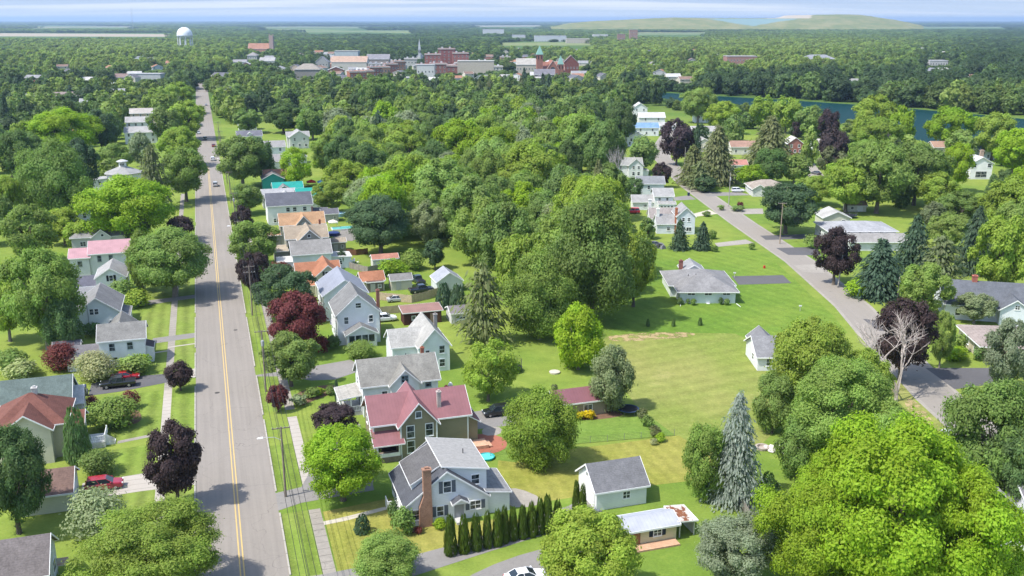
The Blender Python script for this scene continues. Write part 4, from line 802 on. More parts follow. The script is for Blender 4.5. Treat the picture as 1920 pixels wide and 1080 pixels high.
h.gable(-1.5, 8, -4.6, 4.4, 5.0, 2.6, 'x', oh=.4); h.gable(-4.6, -1.55, -2.2, 6, 4.2, 1.6, 'y', oh=.35, roof=(.29, .28, .29)); h.wins('S', -4.6, (-.2,), 3.3, w=.9, h=1.2, sh=(.03, .03, .035)); h.wins('S', -4.6, (-.2,), .9, w=1.2, h=1.4, sh=(.03, .03, .035)); h.wins('W', -1.5, (-3.4,), 1.0)
h = WH('white house with grey roof half hidden under a spreading tree', 48.5, 164.5, rot=0, wall=(.72, .73, .75), roof=(.27, .27, .275), nick='the half hidden grey roofed house')
h.gable(-5.0, 5, -4.4, 4.4, 2.7, 2.3, 'x', oh=.4); h.gable(-4.2, 0, 1, 7, 2.8, 1.8, 'y', oh=.3, roof=(.24, .24, .25)); h.win('W', -5.0, -1, 1.0, 1.0, 1.1); h.win('S', -4.4, -3, 1.0)
h = WH('small blue grey garden shed at the end of a board fence', at(1392, 948)[0], at(1392, 948)[1], rot=10, cat='shed', wall=(.10, .12, .15), roof=(.22, .24, .28), wmat='plank'); h.shed(-1.0, 1.0, -.9, .9, (2.0, 2.0, 2.3, 2.3), oh=.15); h.door('S', -.9, 0, .05, .8, 1.7, (.08, .09, .11))
for h in HOUSES: h.done()
# ---------------------------------------------------------------- trees
def leaf_mesh(name, P, N, T, size, tint, mat, aspect=0.55, extra=None):
    """one rhombus leaf spray per point; P positions, N normals, T preferred long direction (or None)"""
    rng = np.random.default_rng(len(P))
    n = N / np.maximum(np.linalg.norm(N, axis=1, keepdims=True), 1e-6)
    if T is None: T = rng.normal(size=P.shape)
    b = np.cross(n, T); b /= np.maximum(np.linalg.norm(b, axis=1, keepdims=True), 1e-6); t = np.cross(b, n)
    s = (size * (0.45 + 1.1 * rng.random((len(P), 1))))
    V = np.empty((len(P), 4, 3)); V[:, 0] = P + t * s; V[:, 1] = P + b * s * aspect - n * s * .12; V[:, 2] = P - t * s; V[:, 3] = P - b * s * aspect - n * s * .12
    me = bpy.data.meshes.new(name); k = len(P)
    me.vertices.add(4 * k); me.vertices.foreach_set('co', V.reshape(-1).astype(np.float32))
    me.loops.add(4 * k); me.loops.foreach_set('vertex_index', np.arange(4 * k, dtype=np.int32))
    me.polygons.add(k); me.polygons.foreach_set('loop_start', np.arange(0, 4 * k, 4, dtype=np.int32))
    a = me.attributes.new('tint', 'FLOAT', 'FACE'); a.data.foreach_set('value', np.clip(tint, 0, 1).astype(np.float32))
    me.materials.append(mat); me.update(calc_edges=True); return me
def sph(rng, n):
    d = rng.normal(size=(n, 3)); return d / np.linalg.norm(d, axis=1, keepdims=True)
def crown_points(seed, nlobe, nleaf, zlo=.17, wide=.30, lobe=(.15, .24), top=1.0, gap=0.0, egg=0.0):
    rng = np.random.default_rng(seed); zc = (zlo + top) / 2; hz = (top - zlo) / 2
    k = np.arange(nlobe); ph = k * 2.39996 + rng.random() * 6; zz = 1 - 2 * (k + .5) / nlobe
    d = np.stack([np.sqrt(1 - zz**2) * np.cos(ph), np.sqrt(1 - zz**2) * np.sin(ph), zz], 1) + rng.normal(size=(nlobe, 3)) * .22
    d /= np.linalg.norm(d, axis=1, keepdims=True)
    rl = rng.uniform(lobe[0], lobe[1], nlobe)
    f = np.where(rng.random(nlobe) < .72, rng.uniform(.80, 1.06, nlobe), rng.uniform(.38, .7, nlobe))
    az = np.arctan2(d[:, 1], d[:, 0]); q = rng.random(3) * 6.28
    mod = 1 + .13 * np.sin(2 * az + q[0]) + .09 * np.sin(3 * az + q[1]) + .07 * np.sin(5 * az + 4 * d[:, 2] + q[2])
    rad = (0.5 - rl * .85) * mod; rad = rad * (1 - egg * np.clip(d[:, 2], -.3, 1))
    C = np.stack([d[:, 0] * rad * f, d[:, 1] * rad * f, zc + d[:, 2] * (hz - rl * .75 * hz / .42 * .9) * (.55 + .45 * f) + rng.normal(size=nlobe) * .022], 1)
    if gap:
        keep = rng.random(nlobe) > gap; C, d, rl = C[keep], d[keep], rl[keep]; nlobe = len(C)
    pick = rng.choice(nlobe, nleaf, p=rl**2 / (rl**2).sum())
    u = sph(rng, nleaf) + d[pick] * .5 + np.array([0, 0, .38]); u /= np.linalg.norm(u, axis=1, keepdims=True)
    rr = rl[pick] * (.72 + .42 * rng.random(nleaf)) * (1 + .18 * rng.normal(size=nleaf))
    sc = np.array([1, 1, hz / .42 * .85])
    P = C[pick] + u * rr[:, None] * sc
    N = u * .8 + d[pick] * .15 + sph(rng, nleaf) * .55 + np.array([0, 0, .25])
    tl = rng.random(nlobe); tint = tl[pick] * .5 + rng.random(nleaf) * .5
    return P, N, tint
def broad(name, seed, nlobe, nleaf, leaf, mat, **k):
    P, N, t = crown_points(seed, nlobe, nleaf, **k); return leaf_mesh(name, P, N, None, leaf, t, mat)
def conifer(name, seed, nlev, leaf, mat, pw=.85, droop=.28, nb0=8, nb1=15, nq=7, irr=.12, zlo=.05, fat=1.0):
    rng = np.random.default_rng(seed); P = []; N = []; T = []; t = []
    for k in range(nlev):
        z = zlo + (.985 - zlo) * (k / nlev) ** .92; R = .5 * fat * min(1, ((1 - z) / (1 - zlo)) ** pw * 1.02 + .012)
        nb = int(nb0 + nb1 * (1 - z))
        for b in range(nb):
            az = 2 * math.pi * (b + rng.random() * .9) / nb; r = R * (1 + irr * rng.normal()); tb = rng.random()
            ca, sa = math.cos(az), math.sin(az); zz = z + rng.normal() * .012
            m = max(3, int(nq * (R / .5) ** .5 + 1))
            for q in range(m):
                f = .3 + .72 * (q + rng.random()) / m; sd = rng.normal() * .055 * (.4 + f) * (R / .5 + .35)
                P.append((ca * r * f - sa * sd, sa * r * f + ca * sd, zz - droop * r * f * f * .55 + rng.normal() * .006))
                N.append((ca * .5 + rng.normal() * .35, sa * .5 + rng.normal() * .35, .75)); T.append((ca, sa, -.35)); t.append(tb * .6 + .4 * rng.random())
    return leaf_mesh(name, np.array(P), np.array(N), np.array(T), leaf, np.array(t), mat, .42)
def column(name, seed, n, leaf, mat, cone=.36, low=.0):
    rng = np.random.default_rng(seed); z = low + (1 - low) * (1 - np.sqrt(1 - rng.random(n) * .995)) ** .8; az = rng.random(n) * 2 * math.pi
    r = .5 * np.minimum(1, ((1 - z) / .8) ** cone) * np.minimum(1, .72 + z / .35)
    bump = 1 + .10 * np.sin(az * 5 + z * 9 + seed) * np.cos(z * 21 + az * 2 + seed) + .07 * rng.normal(size=n)
    P = np.stack([np.cos(az) * r * bump, np.sin(az) * r * bump, z], 1)
    N = np.stack([np.cos(az), np.sin(az), np.full(n, .35)], 1) + sph(rng, n) * .5
    T = np.tile(np.array([[0, 0, 1.0]]), (n, 1)) + sph(rng, n) * .35
    return leaf_mesh(name, P, N, T, leaf, .5 + .3 * np.sin(az * 5 + z * 9 + seed) * np.cos(z * 21 + az * 2 + seed) + .25 * rng.normal(size=n), mat, .5)
def trunk_mesh(seed, hb=.22, r=.035, limbs=6, top=.62, spread=.30):
    rnd = random.Random(seed); m = MB()
    m.tube([(0, 0, -.02), (0, 0, .04), (.008, .004, hb), (.012, -.006, top)], [r * 1.35, r, r * .8, r * .25], 7)
    for k in range(limbs):
        a = 2 * math.pi * (k + rnd.random() * .6) / limbs; z = hb + (top - hb) * .7 * k / limbs; s = spread * rnd.uniform(.7, 1.1)
        m.tube([(0, 0, z), (math.cos(a) * s * .5, math.sin(a) * s * .5, z + .14), (math.cos(a) * s, math.sin(a) * s, z + .30)], [r * .55, r * .36, r * .1], 5)
    return m.mesh('trunk', MAT['bark'])
def bare_mesh(seed):
    rnd = random.Random(seed); m = MB()
    def grow(p, d, L, r, dep):
        q = p; pts = [tuple(p)]; rr = [r]
        for i in range(3):
            d = (d + Vector((rnd.gauss(0, .13), rnd.gauss(0, .13), rnd.gauss(.05, .08)))).normalized(); q = q + d * L / 3; pts.append(tuple(q)); rr.append(r * (1 - .2 * (i + 1)))
            if dep > 0 and i > 0:
                for _ in range(2 if dep < 3 else 1):
                    s = (d + Vector((rnd.gauss(0, .6), rnd.gauss(0, .6), rnd.gauss(.1, .25)))).normalized(); grow(q, s, L * rnd.uniform(.5, .72), r * .58, dep - 1)
        m.tube(pts, rr, 5 if r > .006 else 4)
        if dep > 0: grow(q, d, L * .6, r * .4, dep - 1)
    for sx, sy in ((.28, .1), (-.35, 0), (.05, -.25), (-.1, .3)):
        grow(Vector((0, 0, .05)), Vector((sx, sy, 1)).normalized(), .42, .0115, 3)
    m.tube([(0, 0, -.02), (0, 0, .08)], [.018, .014], 7)
    V = np.array(m.v); lo, hi = V.min(0), V.max(0); s_ = np.array([1 / max(hi[0] - lo[0], .1), 1 / max(hi[1] - lo[1], .1), 1 / hi[2]]); m.v = [tuple(q) for q in V * s_]
    return m.mesh('branches', MAT['bark'])
LM = MAT['leaf']
PROTO = {}
for lod, nl, sz, lob in (('z', 100000, .0085, 130), ('x', 46000, .0128, 95), ('h', 20000, .0192, 60), ('m', 6000, .034, 38), ('l', 2200, .052, 26)):
    nv = {'z': 2, 'x': 3, 'h': 4, 'm': 4, 'l': 4}[lod]
    if lod == 'z':
        PROTO['bz'] = [broad('crown', 10 + i, lob, nl, sz, LM, zlo=.12, lobe=(.055, .11)) for i in range(2)]; continue
    PROTO['b' + lod] = [broad('crown', 10 + i, lob, nl, sz, LM, zlo=.16, lobe=(.07, .135) if lod in 'xh' else (.11, .17)) for i in range(nv)]
    PROTO['t' + lod] = [broad('crown', 30 + i, lob, nl, sz * .95, LM, zlo=.08, egg=.35, lobe=(.08, .15) if lod in 'xh' else (.10, .17)) for i in range(nv)]
    PROTO['o' + lod] = [broad('crown', 50 + i, lob, int(nl * .62), sz * .95, LM, zlo=.14, lobe=(.08, .14), gap=.25) for i in range(nv)]
    PROTO['g' + lod] = [broad('crown', 70 + i, int(lob * .7), nl, sz, LM, zlo=.03, lobe=(.10, .16)) for i in range(2)]     # full to the ground
    PROTO['s' + lod] = [broad('foliage', 90 + i, int(lob * .45), int(nl * .28), sz * 1.5, LM, zlo=.0, lobe=(.2, .3)) for i in range(3)]
    nlev = {'x': 58, 'h': 40, 'm': 26, 'l': 16}[lod]; q = {'x': 11, 'h': 8, 'm': 5, 'l': 3}[lod]
    PROTO['c' + lod] = [conifer('crown', 110 + i, nlev, {'x': .030, 'h': .042, 'm': .06, 'l': .09}[lod], LM, nq=q, irr=.17, pw=.70, fat=1.1) for i in range(2)]
    PROTO['p' + lod] = [conifer('crown', 120 + i, int(nlev * .6), {'x': .036, 'h': .05, 'm': .075, 'l': .11}[lod], LM, pw=.5, droop=-.1, nb0=5, nb1=8, nq=q + 1, irr=.28, zlo=.10) for i in range(2)]
    PROTO['a' + lod] = [column('foliage', 130 + i, {'x': 3800, 'h': 2600, 'm': 1500, 'l': 600}[lod], {'x': .035, 'h': .042, 'm': .06, 'l': .09}[lod], LM) for i in range(3)]
for k in 'gs':
    pass
TRUNK = dict(b=[trunk_mesh(i) for i in range(3)], t=[trunk_mesh(10 + i, .2, .03, 7, .75, .22) for i in range(2)], o=[trunk_mesh(20 + i, .2, .028, 7, .7, .32) for i in range(2)], g=[trunk_mesh(30, .15, .03, 5, .6, .25)],
             c=[trunk_mesh(40, .5, .02, 0, .9, 0)], p=[trunk_mesh(41, .5, .024, 0, .9, 0)], d=[bare_mesh(i) for i in (3, 8)])
COLS = dict(lime=(.268, .395, .026), bright=(.268, .360, .055), mid=(.228, .318, .075), green=(.186, .274, .076), dark=(.122, .195, .062), deep=(.090, .150, .066), grey=(.245, .295, .165), olive=(.175, .200, .088),
            purple=(.072, .050, .052), red=(.178, .050, .046), pale=(.38, .40, .20), blue=(.30, .345, .30), fir=(.080, .130, .074), gold=(.60, .46, .01), bare=(.43, .39, .34), silver=(.29, .335, .20))
CWORD = dict(lime='lime green', bright='bright green', mid='fresh green', green='green', dark='dark green', deep='deep green', grey='grey green', olive='olive green', purple='dark purple', red='wine red', pale='pale cream', blue='blue grey', fir='dark green', gold='golden yellow', bare='leafless', silver='silvery green')
KIND = dict(b=('tree', 'round crowned tree', 'tree'), t=('tree', 'upright tree', 'tree'), o=('tree', 'open airy tree', 'tree'), g=('tree', 'bushy tree', 'tree'), c=('spruce_tree', 'spruce', 'conifer'), p=('pine_tree', 'ragged pine', 'conifer'),
            a=('arborvitae', 'columnar arborvitae', 'evergreen'), s=('shrub', 'rounded shrub', 'shrub'), d=('dead_tree', 'bare tree', 'tree'))
GRP = dict(tree='leafy trees of the town', conifer='spruces and pines of the town', evergreen='clipped arborvitae columns', shrub='garden shrubs')
BARKC = [(.15, .125, .10), (.20, .175, .15), (.11, .09, .075)]
TREES = []                           # (kind, X, Y, h, w, colour, label)
rt = random.Random(11)
def place(kind, X, Y, h, w, col, label=None): TREES.append([kind, X, Y, h, w, col, label])
def T(line):
    a, _, lab = line.partition('|'); k, x, yt, yb, wp, col = a.split(); x, yt, yb, wp = map(float, (x, yt, yb, wp))
    X, Y = at(x, yb); h = tree_h(yt, Y)
    zc = Y * CP + (H - h * .55) * SP; X = (x - 960) / F * zc; w = wp * zc / F
    place(k, X, Y, h, w, col, lab.strip() or None)
HAND = '''
b 282 962 1130 258 bright | broad bright green tree at the bottom edge beside the main street
b 20 800 1000 135 dark | large dark green tree covering the left edge below the cream house
s 177 925 1006 112 silver | big silvery green willow shrub beside the cream garage
b 326 793 948 112 purple | large dark purple maple on the verge by the concrete driveway
a 141 760 866 46 dark | tall dark green cone evergreen beside the cream two storey house
s 183 847 890 66 green | rounded green shrub at the corner of the cream garage
s 160 842 868 30 dark | small dark shrub under the white porch steps
s 212 748 800 92 mid | large spreading green shrub in front of the white porch
s 243 735 765 36 red | wine red shrub behind the spreading green shrub
s 172 743 762 26 red | little wine red shrub next to the black pickup driveway
s 178 662 712 82 pale | pale cream flowering shrub beside the white two storey house
s 250 668 700 60 mid | fresh green shrub between cream shrub and white two storey house
s 268 664 690 34 lime | lime green shrub under the white two storey house windows
s 112 645 694 66 red | wine red tree like shrub beside the low grey wing
s 38 677 710 60 pale | pale flowering shrub at the left edge behind the sage green roof
s 18 655 700 60 green
b 336 680 732 54 purple | small dark purple tree on the left verge above the pickup driveway
b 78 468 655 150 mid | massive fresh green tree left of the white gabled houses
b 10 520 640 90 bright | bright green tree at the left edge next to the massive tree
g 118 560 668 70 dark | dark green bushy tree under the massive left tree
b 322 430 556 152 green | large green maple casting its shadow across the main street
t 262 435 545 52 mid | slim fresh green birch between pink roofed house and the large maple
s 228 525 572 48 green | green shrub beside the black shuttered white house
s 255 545 575 50 bright
s 170 605 632 34 dark | dark little shrub at the foot of the white gabled house
b 338 405 458 54 purple | dark purple tree behind the large maple on the left verge
b 236 332 462 168 lime | huge lime green tree behind the weathered slate roof
t 256 395 470 42 olive | slender olive tree in front of the huge lime green tree
p 286 268 392 66 olive | tall ragged olive pine between cupola house and street
b 345 278 378 92 mid | vase shaped green street tree with pale trunk by the side street
b 338 238 312 78 bright | bright green street tree above the pale trunked street tree
t 102 262 418 134 green | towering green tree left of the huge lime tree
b 150 262 370 70 deep | deep green crown behind the towering left tree
b 32 245 345 84 dark | dark green tree at the left edge beside the board fence
b 55 385 500 110 mid
b 14 330 430 60 bright
b 118 390 460 80 bright
b 150 415 470 60 bright
b 120 204 300 130 lime | broad lime green tree far left behind the towering tree
b 188 205 290 70 deep | deep green tree right of the broad lime green tree
b 50 250 320 70 green
b 215 270 330 66 mid
b 205 300 345 50 green
b 350 190 262 78 bright | rounded bright green street tree far up the left verge
b 310 200 270 60 green
b 335 155 215 66 bright | big bright crown beside the far end of the street
b 300 165 230 60 mid
t 262 250 312 50 grey | grey green tree before the large stepped white house
b 640 800 938 160 lime | round lime green tree beside the cape cod front path
b 628 757 818 84 purple | dark purple tree at the corner of the olive house drive
b 520 722 772 42 red | small wine red tree on the verge beside the front path
b 543 627 724 104 mid | full fresh green tree below the wine red maple
b 556 550 662 120 red | large wine red maple in front of the tall white house
s 602 628 662 30 red | wine red shrub beside the large red maple
b 532 500 602 114 deep | wide deep grey green tree just above the red maple
b 476 472 560 64 purple | dark purple street tree by the utility pole
s 528 493 520 46 red | low wine red tree top behind the deep green tree
b 476 415 505 104 mid | broad fresh green street tree beside the long white house
b 454 388 442 44 purple | dark purple street tree beside the slate roofed house
b 462 345 402 66 green | green street tree left of the slate roofed white house
b 452 256 352 104 green | tall double crowned green street tree right of the road
b 490 262 345 50 dark
o 554 280 352 70 lime | airy lime green tree behind the turquoise roofs
s 512 315 345 40 green
b 464 205 250 54 green | perfectly round green tree right of the far street
b 530 195 250 74 dark | dark double crowned tree behind the round tree
b 585 205 262 60 green
b 440 180 232 50 green
b 712 145 235 80 green | tall green tree standing above the others near the town
g 725 1008 1090 126 mid | small fresh green tree at the bottom edge in front of the cape cod
a 679 964 998 29 fir | little pyramid evergreen on the cape cod front lawn
s 757 955 1000 42 green | loose green bush at the cape cod front corner
s 738 938 985 24 dark | thin dark bush along the cape cod west wall
s 824 972 990 26 lime | low lime green plants under the cape cod chimney
b 1105 965 1130 195 bright | wide bright green tree at the bottom edge beside the metal roofed shed
b 1380 972 1100 148 silver | pale silvery green tree near the bottom edge
c 1382 733 938 104 blue | big blue grey spruce in the back lawn
g 1322 795 936 84 mid | bushy green tree tucked behind the blue spruce
a 1440 884 936 34 dark | small dark cone evergreen right of the blue spruce
b 1690 788 1150 350 lime | giant lime green tree filling the bottom right corner
b 1545 868 1125 230 lime | lower left lime green crown beside the giant tree
b 1800 872 1160 230 lime | lower right lime green crown beside the giant tree
b 1865 718 960 190 green | large green tree at the right edge above the corner house
b 1905 800 985 120 dark
b 1522 600 790 168 bright | bright green tree half hiding the small grey roof
b 1590 678 890 225 mid | massive fresh green tree in the middle of the right cluster
b 1625 655 780 90 bright
g 1452 700 812 78 mid | bushy green tree at the field edge of the right cluster
g 1500 780 900 90 green
b 1696 563 712 120 purple | large dark purple maple behind the bare tree
d 1690 585 752 135 bare | tall leafless tree with pale branches at the roadside
b 1568 428 534 84 purple | dark purple maple beside the long white ranch house
c 1652 446 556 100 fir | broad dark green spruce beside the leaning utility pole
c 1716 402 524 80 fir | tall dark spruce below the long white ranch house
p 1765 440 545 90 olive | ragged olive pine above the slate roofed house
c 1832 384 512 70 fir | tall pointed dark spruce behind the slate roofed house
b 1735 495 594 92 mid | fresh green tree between two poles and the slate roofed house
s 1608 525 556 44 lime | flat lime green shrub floating over its shadow on the lawn
b 1882 404 570 110 bright | large bright green tree at the right edge behind the slate roof
b 1830 550 606 76 silver | silvery green tree before the slate roofed house front
b 1893 600 742 90 grey | grey green tree at the right edge beside the beige house
b 1768 585 690 46 mid | slim fresh green tree beside the big purple maple
s 1800 625 660 24 mid
s 1838 650 676 26 green | rounded green shrub at the beige ranch house corner
s 1790 650 675 50 lime
b 1476 345 438 116 deep | dark spreading oak beside the pale driveway
b 1540 800 870 60 grey
s 1455 905 935 26 dark
b 1110 325 520 140 bright | huge pale topped chestnut in the central woods
t 1112 370 606 175 green | towering green tree at the front edge of the central woods
b 1190 432 575 88 bright | bright green tree at the woods edge beside the ranch house
g 1012 480 636 130 mid | broad fresh green bush tree at the foot of the woods
g 1085 575 692 108 lime | round lime green tree at the edge of the field
g 1147 650 770 88 grey | grey green flowering tree beside the olive garage
g 1012 735 872 134 bright | wide bright green tree in front of the olive garage
o 915 638 752 112 bright | airy bright green tree behind the olive house
p 905 490 645 96 olive | tall ragged olive pine beside the small white garage
b 712 368 478 125 deep | dark spreading tree at the woods edge behind the turquoise pool
b 940 380 540 120 green
b 975 440 600 110 bright
b 1055 400 560 120 mid
b 890 330 470 120 green
b 830 300 425 120 mid
b 770 290 400 110 bright
b 850 370 455 60 green
b 815 450 505 44 deep | dark bushy tree beside the lawn of the blue grey garage
s 735 488 516 56 lime | lime green shrub beside the salmon roofed shed
s 772 470 505 46 mid
a 832 530 578 30 fir | left arborvitae beside the pale blue grey garage
a 858 532 580 32 fir | right arborvitae beside the pale blue grey garage
g 640 500 520 18 dark
b 1000 270 390 110 bright
b 930 240 340 100 lime
b 860 225 330 110 lime
b 1090 215 330 110 mid
b 1050 268 345 66 lime | lime yellow tree deep in the central woods
b 1128 228 350 80 green
b 700 330 420 100 grey
b 650 300 380 80 bright
b 620 340 400 70 bright
b 760 240 330 90 bright
b 690 260 340 80 mid
o 800 380 460 70 grey
b 1205 258 325 60 green | rich green round tree beside the white farmhouse
d 1158 270 362 44 bare | slender leafless tree beside the white farmhouse
b 1162 190 275 70 dark | dark round tree left of the pale blue roof
b 1242 306 352 36 purple | dark purple leaf tree at the bend of the lane
b 1270 226 310 60 purple | tall dark purple tree right of the lane end
c 1345 232 345 80 olive | big olive spruce behind the first lane poles
c 1300 270 345 60 olive
c 1445 215 310 90 olive | broad dark conifer left of the small brick house
g 1445 278 345 66 dark | dark green bushy tree before the small brick house
p 1315 300 355 60 olive
b 1408 310 352 56 lime | lime green tree behind the white car
s 1415 335 345 24 red | small wine red shrub beside the tan hip roofed bungalow
g 1325 325 360 44 mid
g 1190 332 376 40 dark | dark round evergreen beside the white split level cottage
g 1215 408 448 34 green | rounded green bushy tree beside the twin gabled white house
c 1275 410 468 36 fir | thin spruce before the twin gabled white house
c 1318 415 468 36 fir | stout little spruce right of the twin gabled white house
s 1335 432 448 20 green | green shrub behind the stout little spruce
s 1340 460 472 14 green | tiny green shrub at the striped lawn corner
s 1185 420 446 24 green
b 1490 290 345 60 mid
b 1530 330 385 70 bright
b 1590 300 398 100 bright | bright green tree behind the little white shed
b 1650 270 400 120 mid
b 1720 270 385 110 green | tall green tree right of the little white shed lawn
b 1560 240 330 60 purple
b 1555 205 268 40 purple | dark purple tree by the lake shore
b 1497 225 262 26 purple | small dark purple tree beside the dark conifer
b 1640 180 275 90 bright | tall bright green tree group leader on the lake shore
b 1690 202 285 54 lime | lime green tree at the water gap
b 1645 220 290 86 bright
b 1784 202 285 88 lime | bright lime tree standing alone against the lake
b 1865 212 300 80 bright
b 1905 240 330 90 lime
b 1620 262 320 66 mid
b 1760 325 400 80 bright
b 1800 360 430 90 green
b 1780 400 470 80 mid
b 1900 330 450 110 bright
b 1750 380 440 50 olive
b 1868 362 410 50 mid
b 1690 330 390 40 mid
o 1560 275 335 60 olive
b 1310 165 230 66 mid | green tree standing before the lake narrow end
b 1355 190 252 66 bright
b 1430 180 245 52 bright
b 1475 182 250 60 bright
b 1520 200 262 60 green
b 1650 445 470 14 mid
s 1290 560 570 8 green
s 1325 396 406 16 green | small rounded shrub near the utility pole by the white car
s 1352 384 394 14 green
s 1388 378 392 12 red | small wine red bush in front of the white car
s 1383 385 396 24 green
s 1525 440 465 34 mid
s 1410 455 468 12 green
a 1215 597 612 7 dark | first of three tiny dark saplings on the striped lawn, westmost
a 1263 597 612 7 dark | middle one of three tiny dark saplings on the striped lawn
a 1313 595 610 8 dark | eastmost of three tiny dark saplings on the striped lawn
s 1275 558 571 14 dark | dark foundation shrub at the ranch house west corner
s 1300 560 572 12 green | green foundation shrub below the ranch house first window
s 1352 558 571 10 dark | dark foundation shrub right of the ranch house trellis
s 1363 560 572 12 green | green foundation shrub at the ranch house east end
s 1089 772 786 20 gold | left golden yellow bush before the olive garage
s 1105 769 785 22 gold | right golden yellow bush before the olive garage
s 675 642 670 62 mid | low fresh green hedge shrub below the tall white house porch
s 624 628 655 30 dark | dark shrub at the side of the tall white house
s 584 727 746 30 green | green shrub in the front border of the mottled roof house
s 598 727 742 22 lime | lime green shrub in the front border of the mottled roof house
s 619 724 740 20 green | rounded shrub left of the mottled roof house porch
a 631 710 752 8 fir | thin columnar evergreen beside the mottled roof house porch
s 560 740 760 34 silver | silvery plants in the front border near the red tree
s 870 780 800 30 dark
s 640 470 500 22 fir | dark little conifer bush beside the flat white extension
s 525 380 410 22 green
s 1040 720 735 12 olive
s 1228 800 818 26 olive
s 1238 812 828 20 lime
s 1214 780 800 24 green
s 1226 822 834 14 pale
s 1205 765 785 20 olive
s 765 985 1000 20 green
s 785 988 1000 16 red
s 985 560 575 12 dark
'''
for ln in HAND.strip().splitlines(): T(ln)
# the arborvitae row: base points and tops read along the row
for i, (x, yt, yb, w) in enumerate(((845, 962, 1040, 25), (870, 961, 1036, 23), (893, 960, 1031, 23), (914, 954, 1027, 18), (933, 952, 1023, 21), (946, 946, 1017, 19), (962, 948, 1012, 19), (980, 944, 1009, 20), (997, 938, 1005, 21), (1012, 930, 1001, 18), (1026, 925, 998, 22), (1045, 934, 993, 20))):
    nm = ['westmost', 'second', 'third', 'fourth', 'fifth', 'sixth', 'seventh', 'eighth', 'ninth', 'tenth', 'eleventh', 'eastmost'][i]
    X, Y = at(x, yb); place('a', X, Y, tree_h(yt, Y), w * Y / F * 1.08, 'arb', (nm + ' dark green columnar arborvitae ' + ('counted from the street ' if 0 < i < 11 else '') + 'in the row behind the parking area'))
COLS['arb'] = (.090, .140, .018); CWORD['arb'] = 'dark green'
for x, yt, yb, w, lb in ((1080, 898, 966, 17, 'taller of two arborvitae beside the white garage'), (1092, 905, 968, 17, 'shorter of two arborvitae beside the white garage')):
    X, Y = at(x, yb); place('a', X, Y, tree_h(yt, Y), w * Y / F, 'arb', lb)
# ---- the other trees of the neighbourhood, scattered inside outlines of where trees stand
NO = [(h.X, h.Y) for h in HOUSES]
def near_lane(X, Y, d):
    for (a, b), (c_, e) in zip(rc, rc[1:]):
        t = max(0, min(1, ((X - a) * (c_ - a) + (Y - b) * (e - b)) / ((c_ - a) ** 2 + (e - b) ** 2)))
        if math.hypot(X - a - t * (c_ - a), Y - b - t * (e - b)) < d: return True
    return False
def clear_ok(X, Y, w, front=17, rad=7.5, hfac=1.0):
    c, l = cl(X, Y)
    if abs(c) < 5.4 + w * .42 and l < 900: return False
    if near_lane(X, Y, 5 + w * .45): return False
    for hx, hy in NO:
        if math.hypot(X - hx, Y - hy) < rad + w * .35: return False
        if 0 < hy - Y < front and abs(X - hx * Y / hy) < 6 + w * .4: return False
    return True
GRID = {}
def far_enough(X, Y, d):
    k = (int(X // 12), int(Y // 12))
    for i in range(k[0] - 1, k[0] + 2):
        for j in range(k[1] - 1, k[1] + 2):
            for (a, b) in GRID.get((i, j), ()):
                if math.hypot(a - X, b - Y) < d: return False
    return True
def addg(X, Y): GRID.setdefault((int(X // 12), int(Y // 12)), []).append((X, Y))
for t in TREES: addg(t[1], t[2])
FILL = [
    ([(600, 318), (640, 262), (700, 235), (800, 215), (960, 212), (1110, 240), (1140, 300), (1135, 400), (1165, 470), (1170, 540), (1060, 590), (960, 590), (900, 500), (830, 455), (700, 455), (660, 400), (605, 370)], 9.6, (13, 20), (11, 17), ('bright', 'bright', 'mid', 'mid', 'lime', 'green', 'grey', 'dark'), .02),
    ([(-90, 176), (366, 176), (362, 225), (300, 225), (225, 232), (200, 300), (60, 345), (-90, 345)], 12, (11, 17), (11, 16), ('green', 'dark', 'mid', 'bright', 'lime', 'deep', 'green'), .05),
    ([(398, 172), (640, 170), (960, 172), (960, 212), (800, 215), (700, 235), (640, 262), (600, 318), (588, 262), (500, 222), (404, 240)], 11.5, (12, 18), (11, 16), ('green', 'dark', 'mid', 'bright', 'green', 'olive'), .1),
    ([(960, 172), (1215, 180), (1240, 198), (1180, 205), (1160, 290), (1110, 240), (960, 212)], 11, (12, 19), (11, 16), ('green', 'dark', 'mid', 'bright', 'bright'), .12),
    ([(1245, 196), (1400, 214), (1500, 231), (1640, 250), (1700, 268), (1690, 290), (1600, 275), (1480, 255), (1390, 240), (1300, 225)], 11, (6, 9.5), (8, 12), ('bright', 'mid', 'green', 'mid', 'lime'), .03),
    ([(1790, 285), (1900, 303), (2000, 315), (2000, 345), (1900, 330), (1790, 305)], 10, (10, 15), (10, 14), ('bright', 'mid', 'green'), 0),
    ([(1500, 300), (1560, 300), (1700, 300), (1800, 345), (1740, 395), (1650, 385), (1570, 350), (1500, 340)], 12, (9, 16), (8, 12), ('bright', 'mid', 'green', 'olive', 'lime'), .08),
    ([(1760, 350), (2000, 350), (2000, 560), (1900, 500), (1800, 430)], 9, (11, 19), (8, 13), ('bright', 'mid', 'green', 'lime', 'dark'), .1),
    ([(1250, 265), (1390, 262), (1390, 300), (1290, 315)], 12, (9, 15), (7, 10), ('green', 'olive', 'mid'), .3),
    ([(-90, 350), (30, 350), (0, 500), (-90, 640)], 10, (11, 18), (8, 13), ('bright', 'mid', 'green'), 0),
]
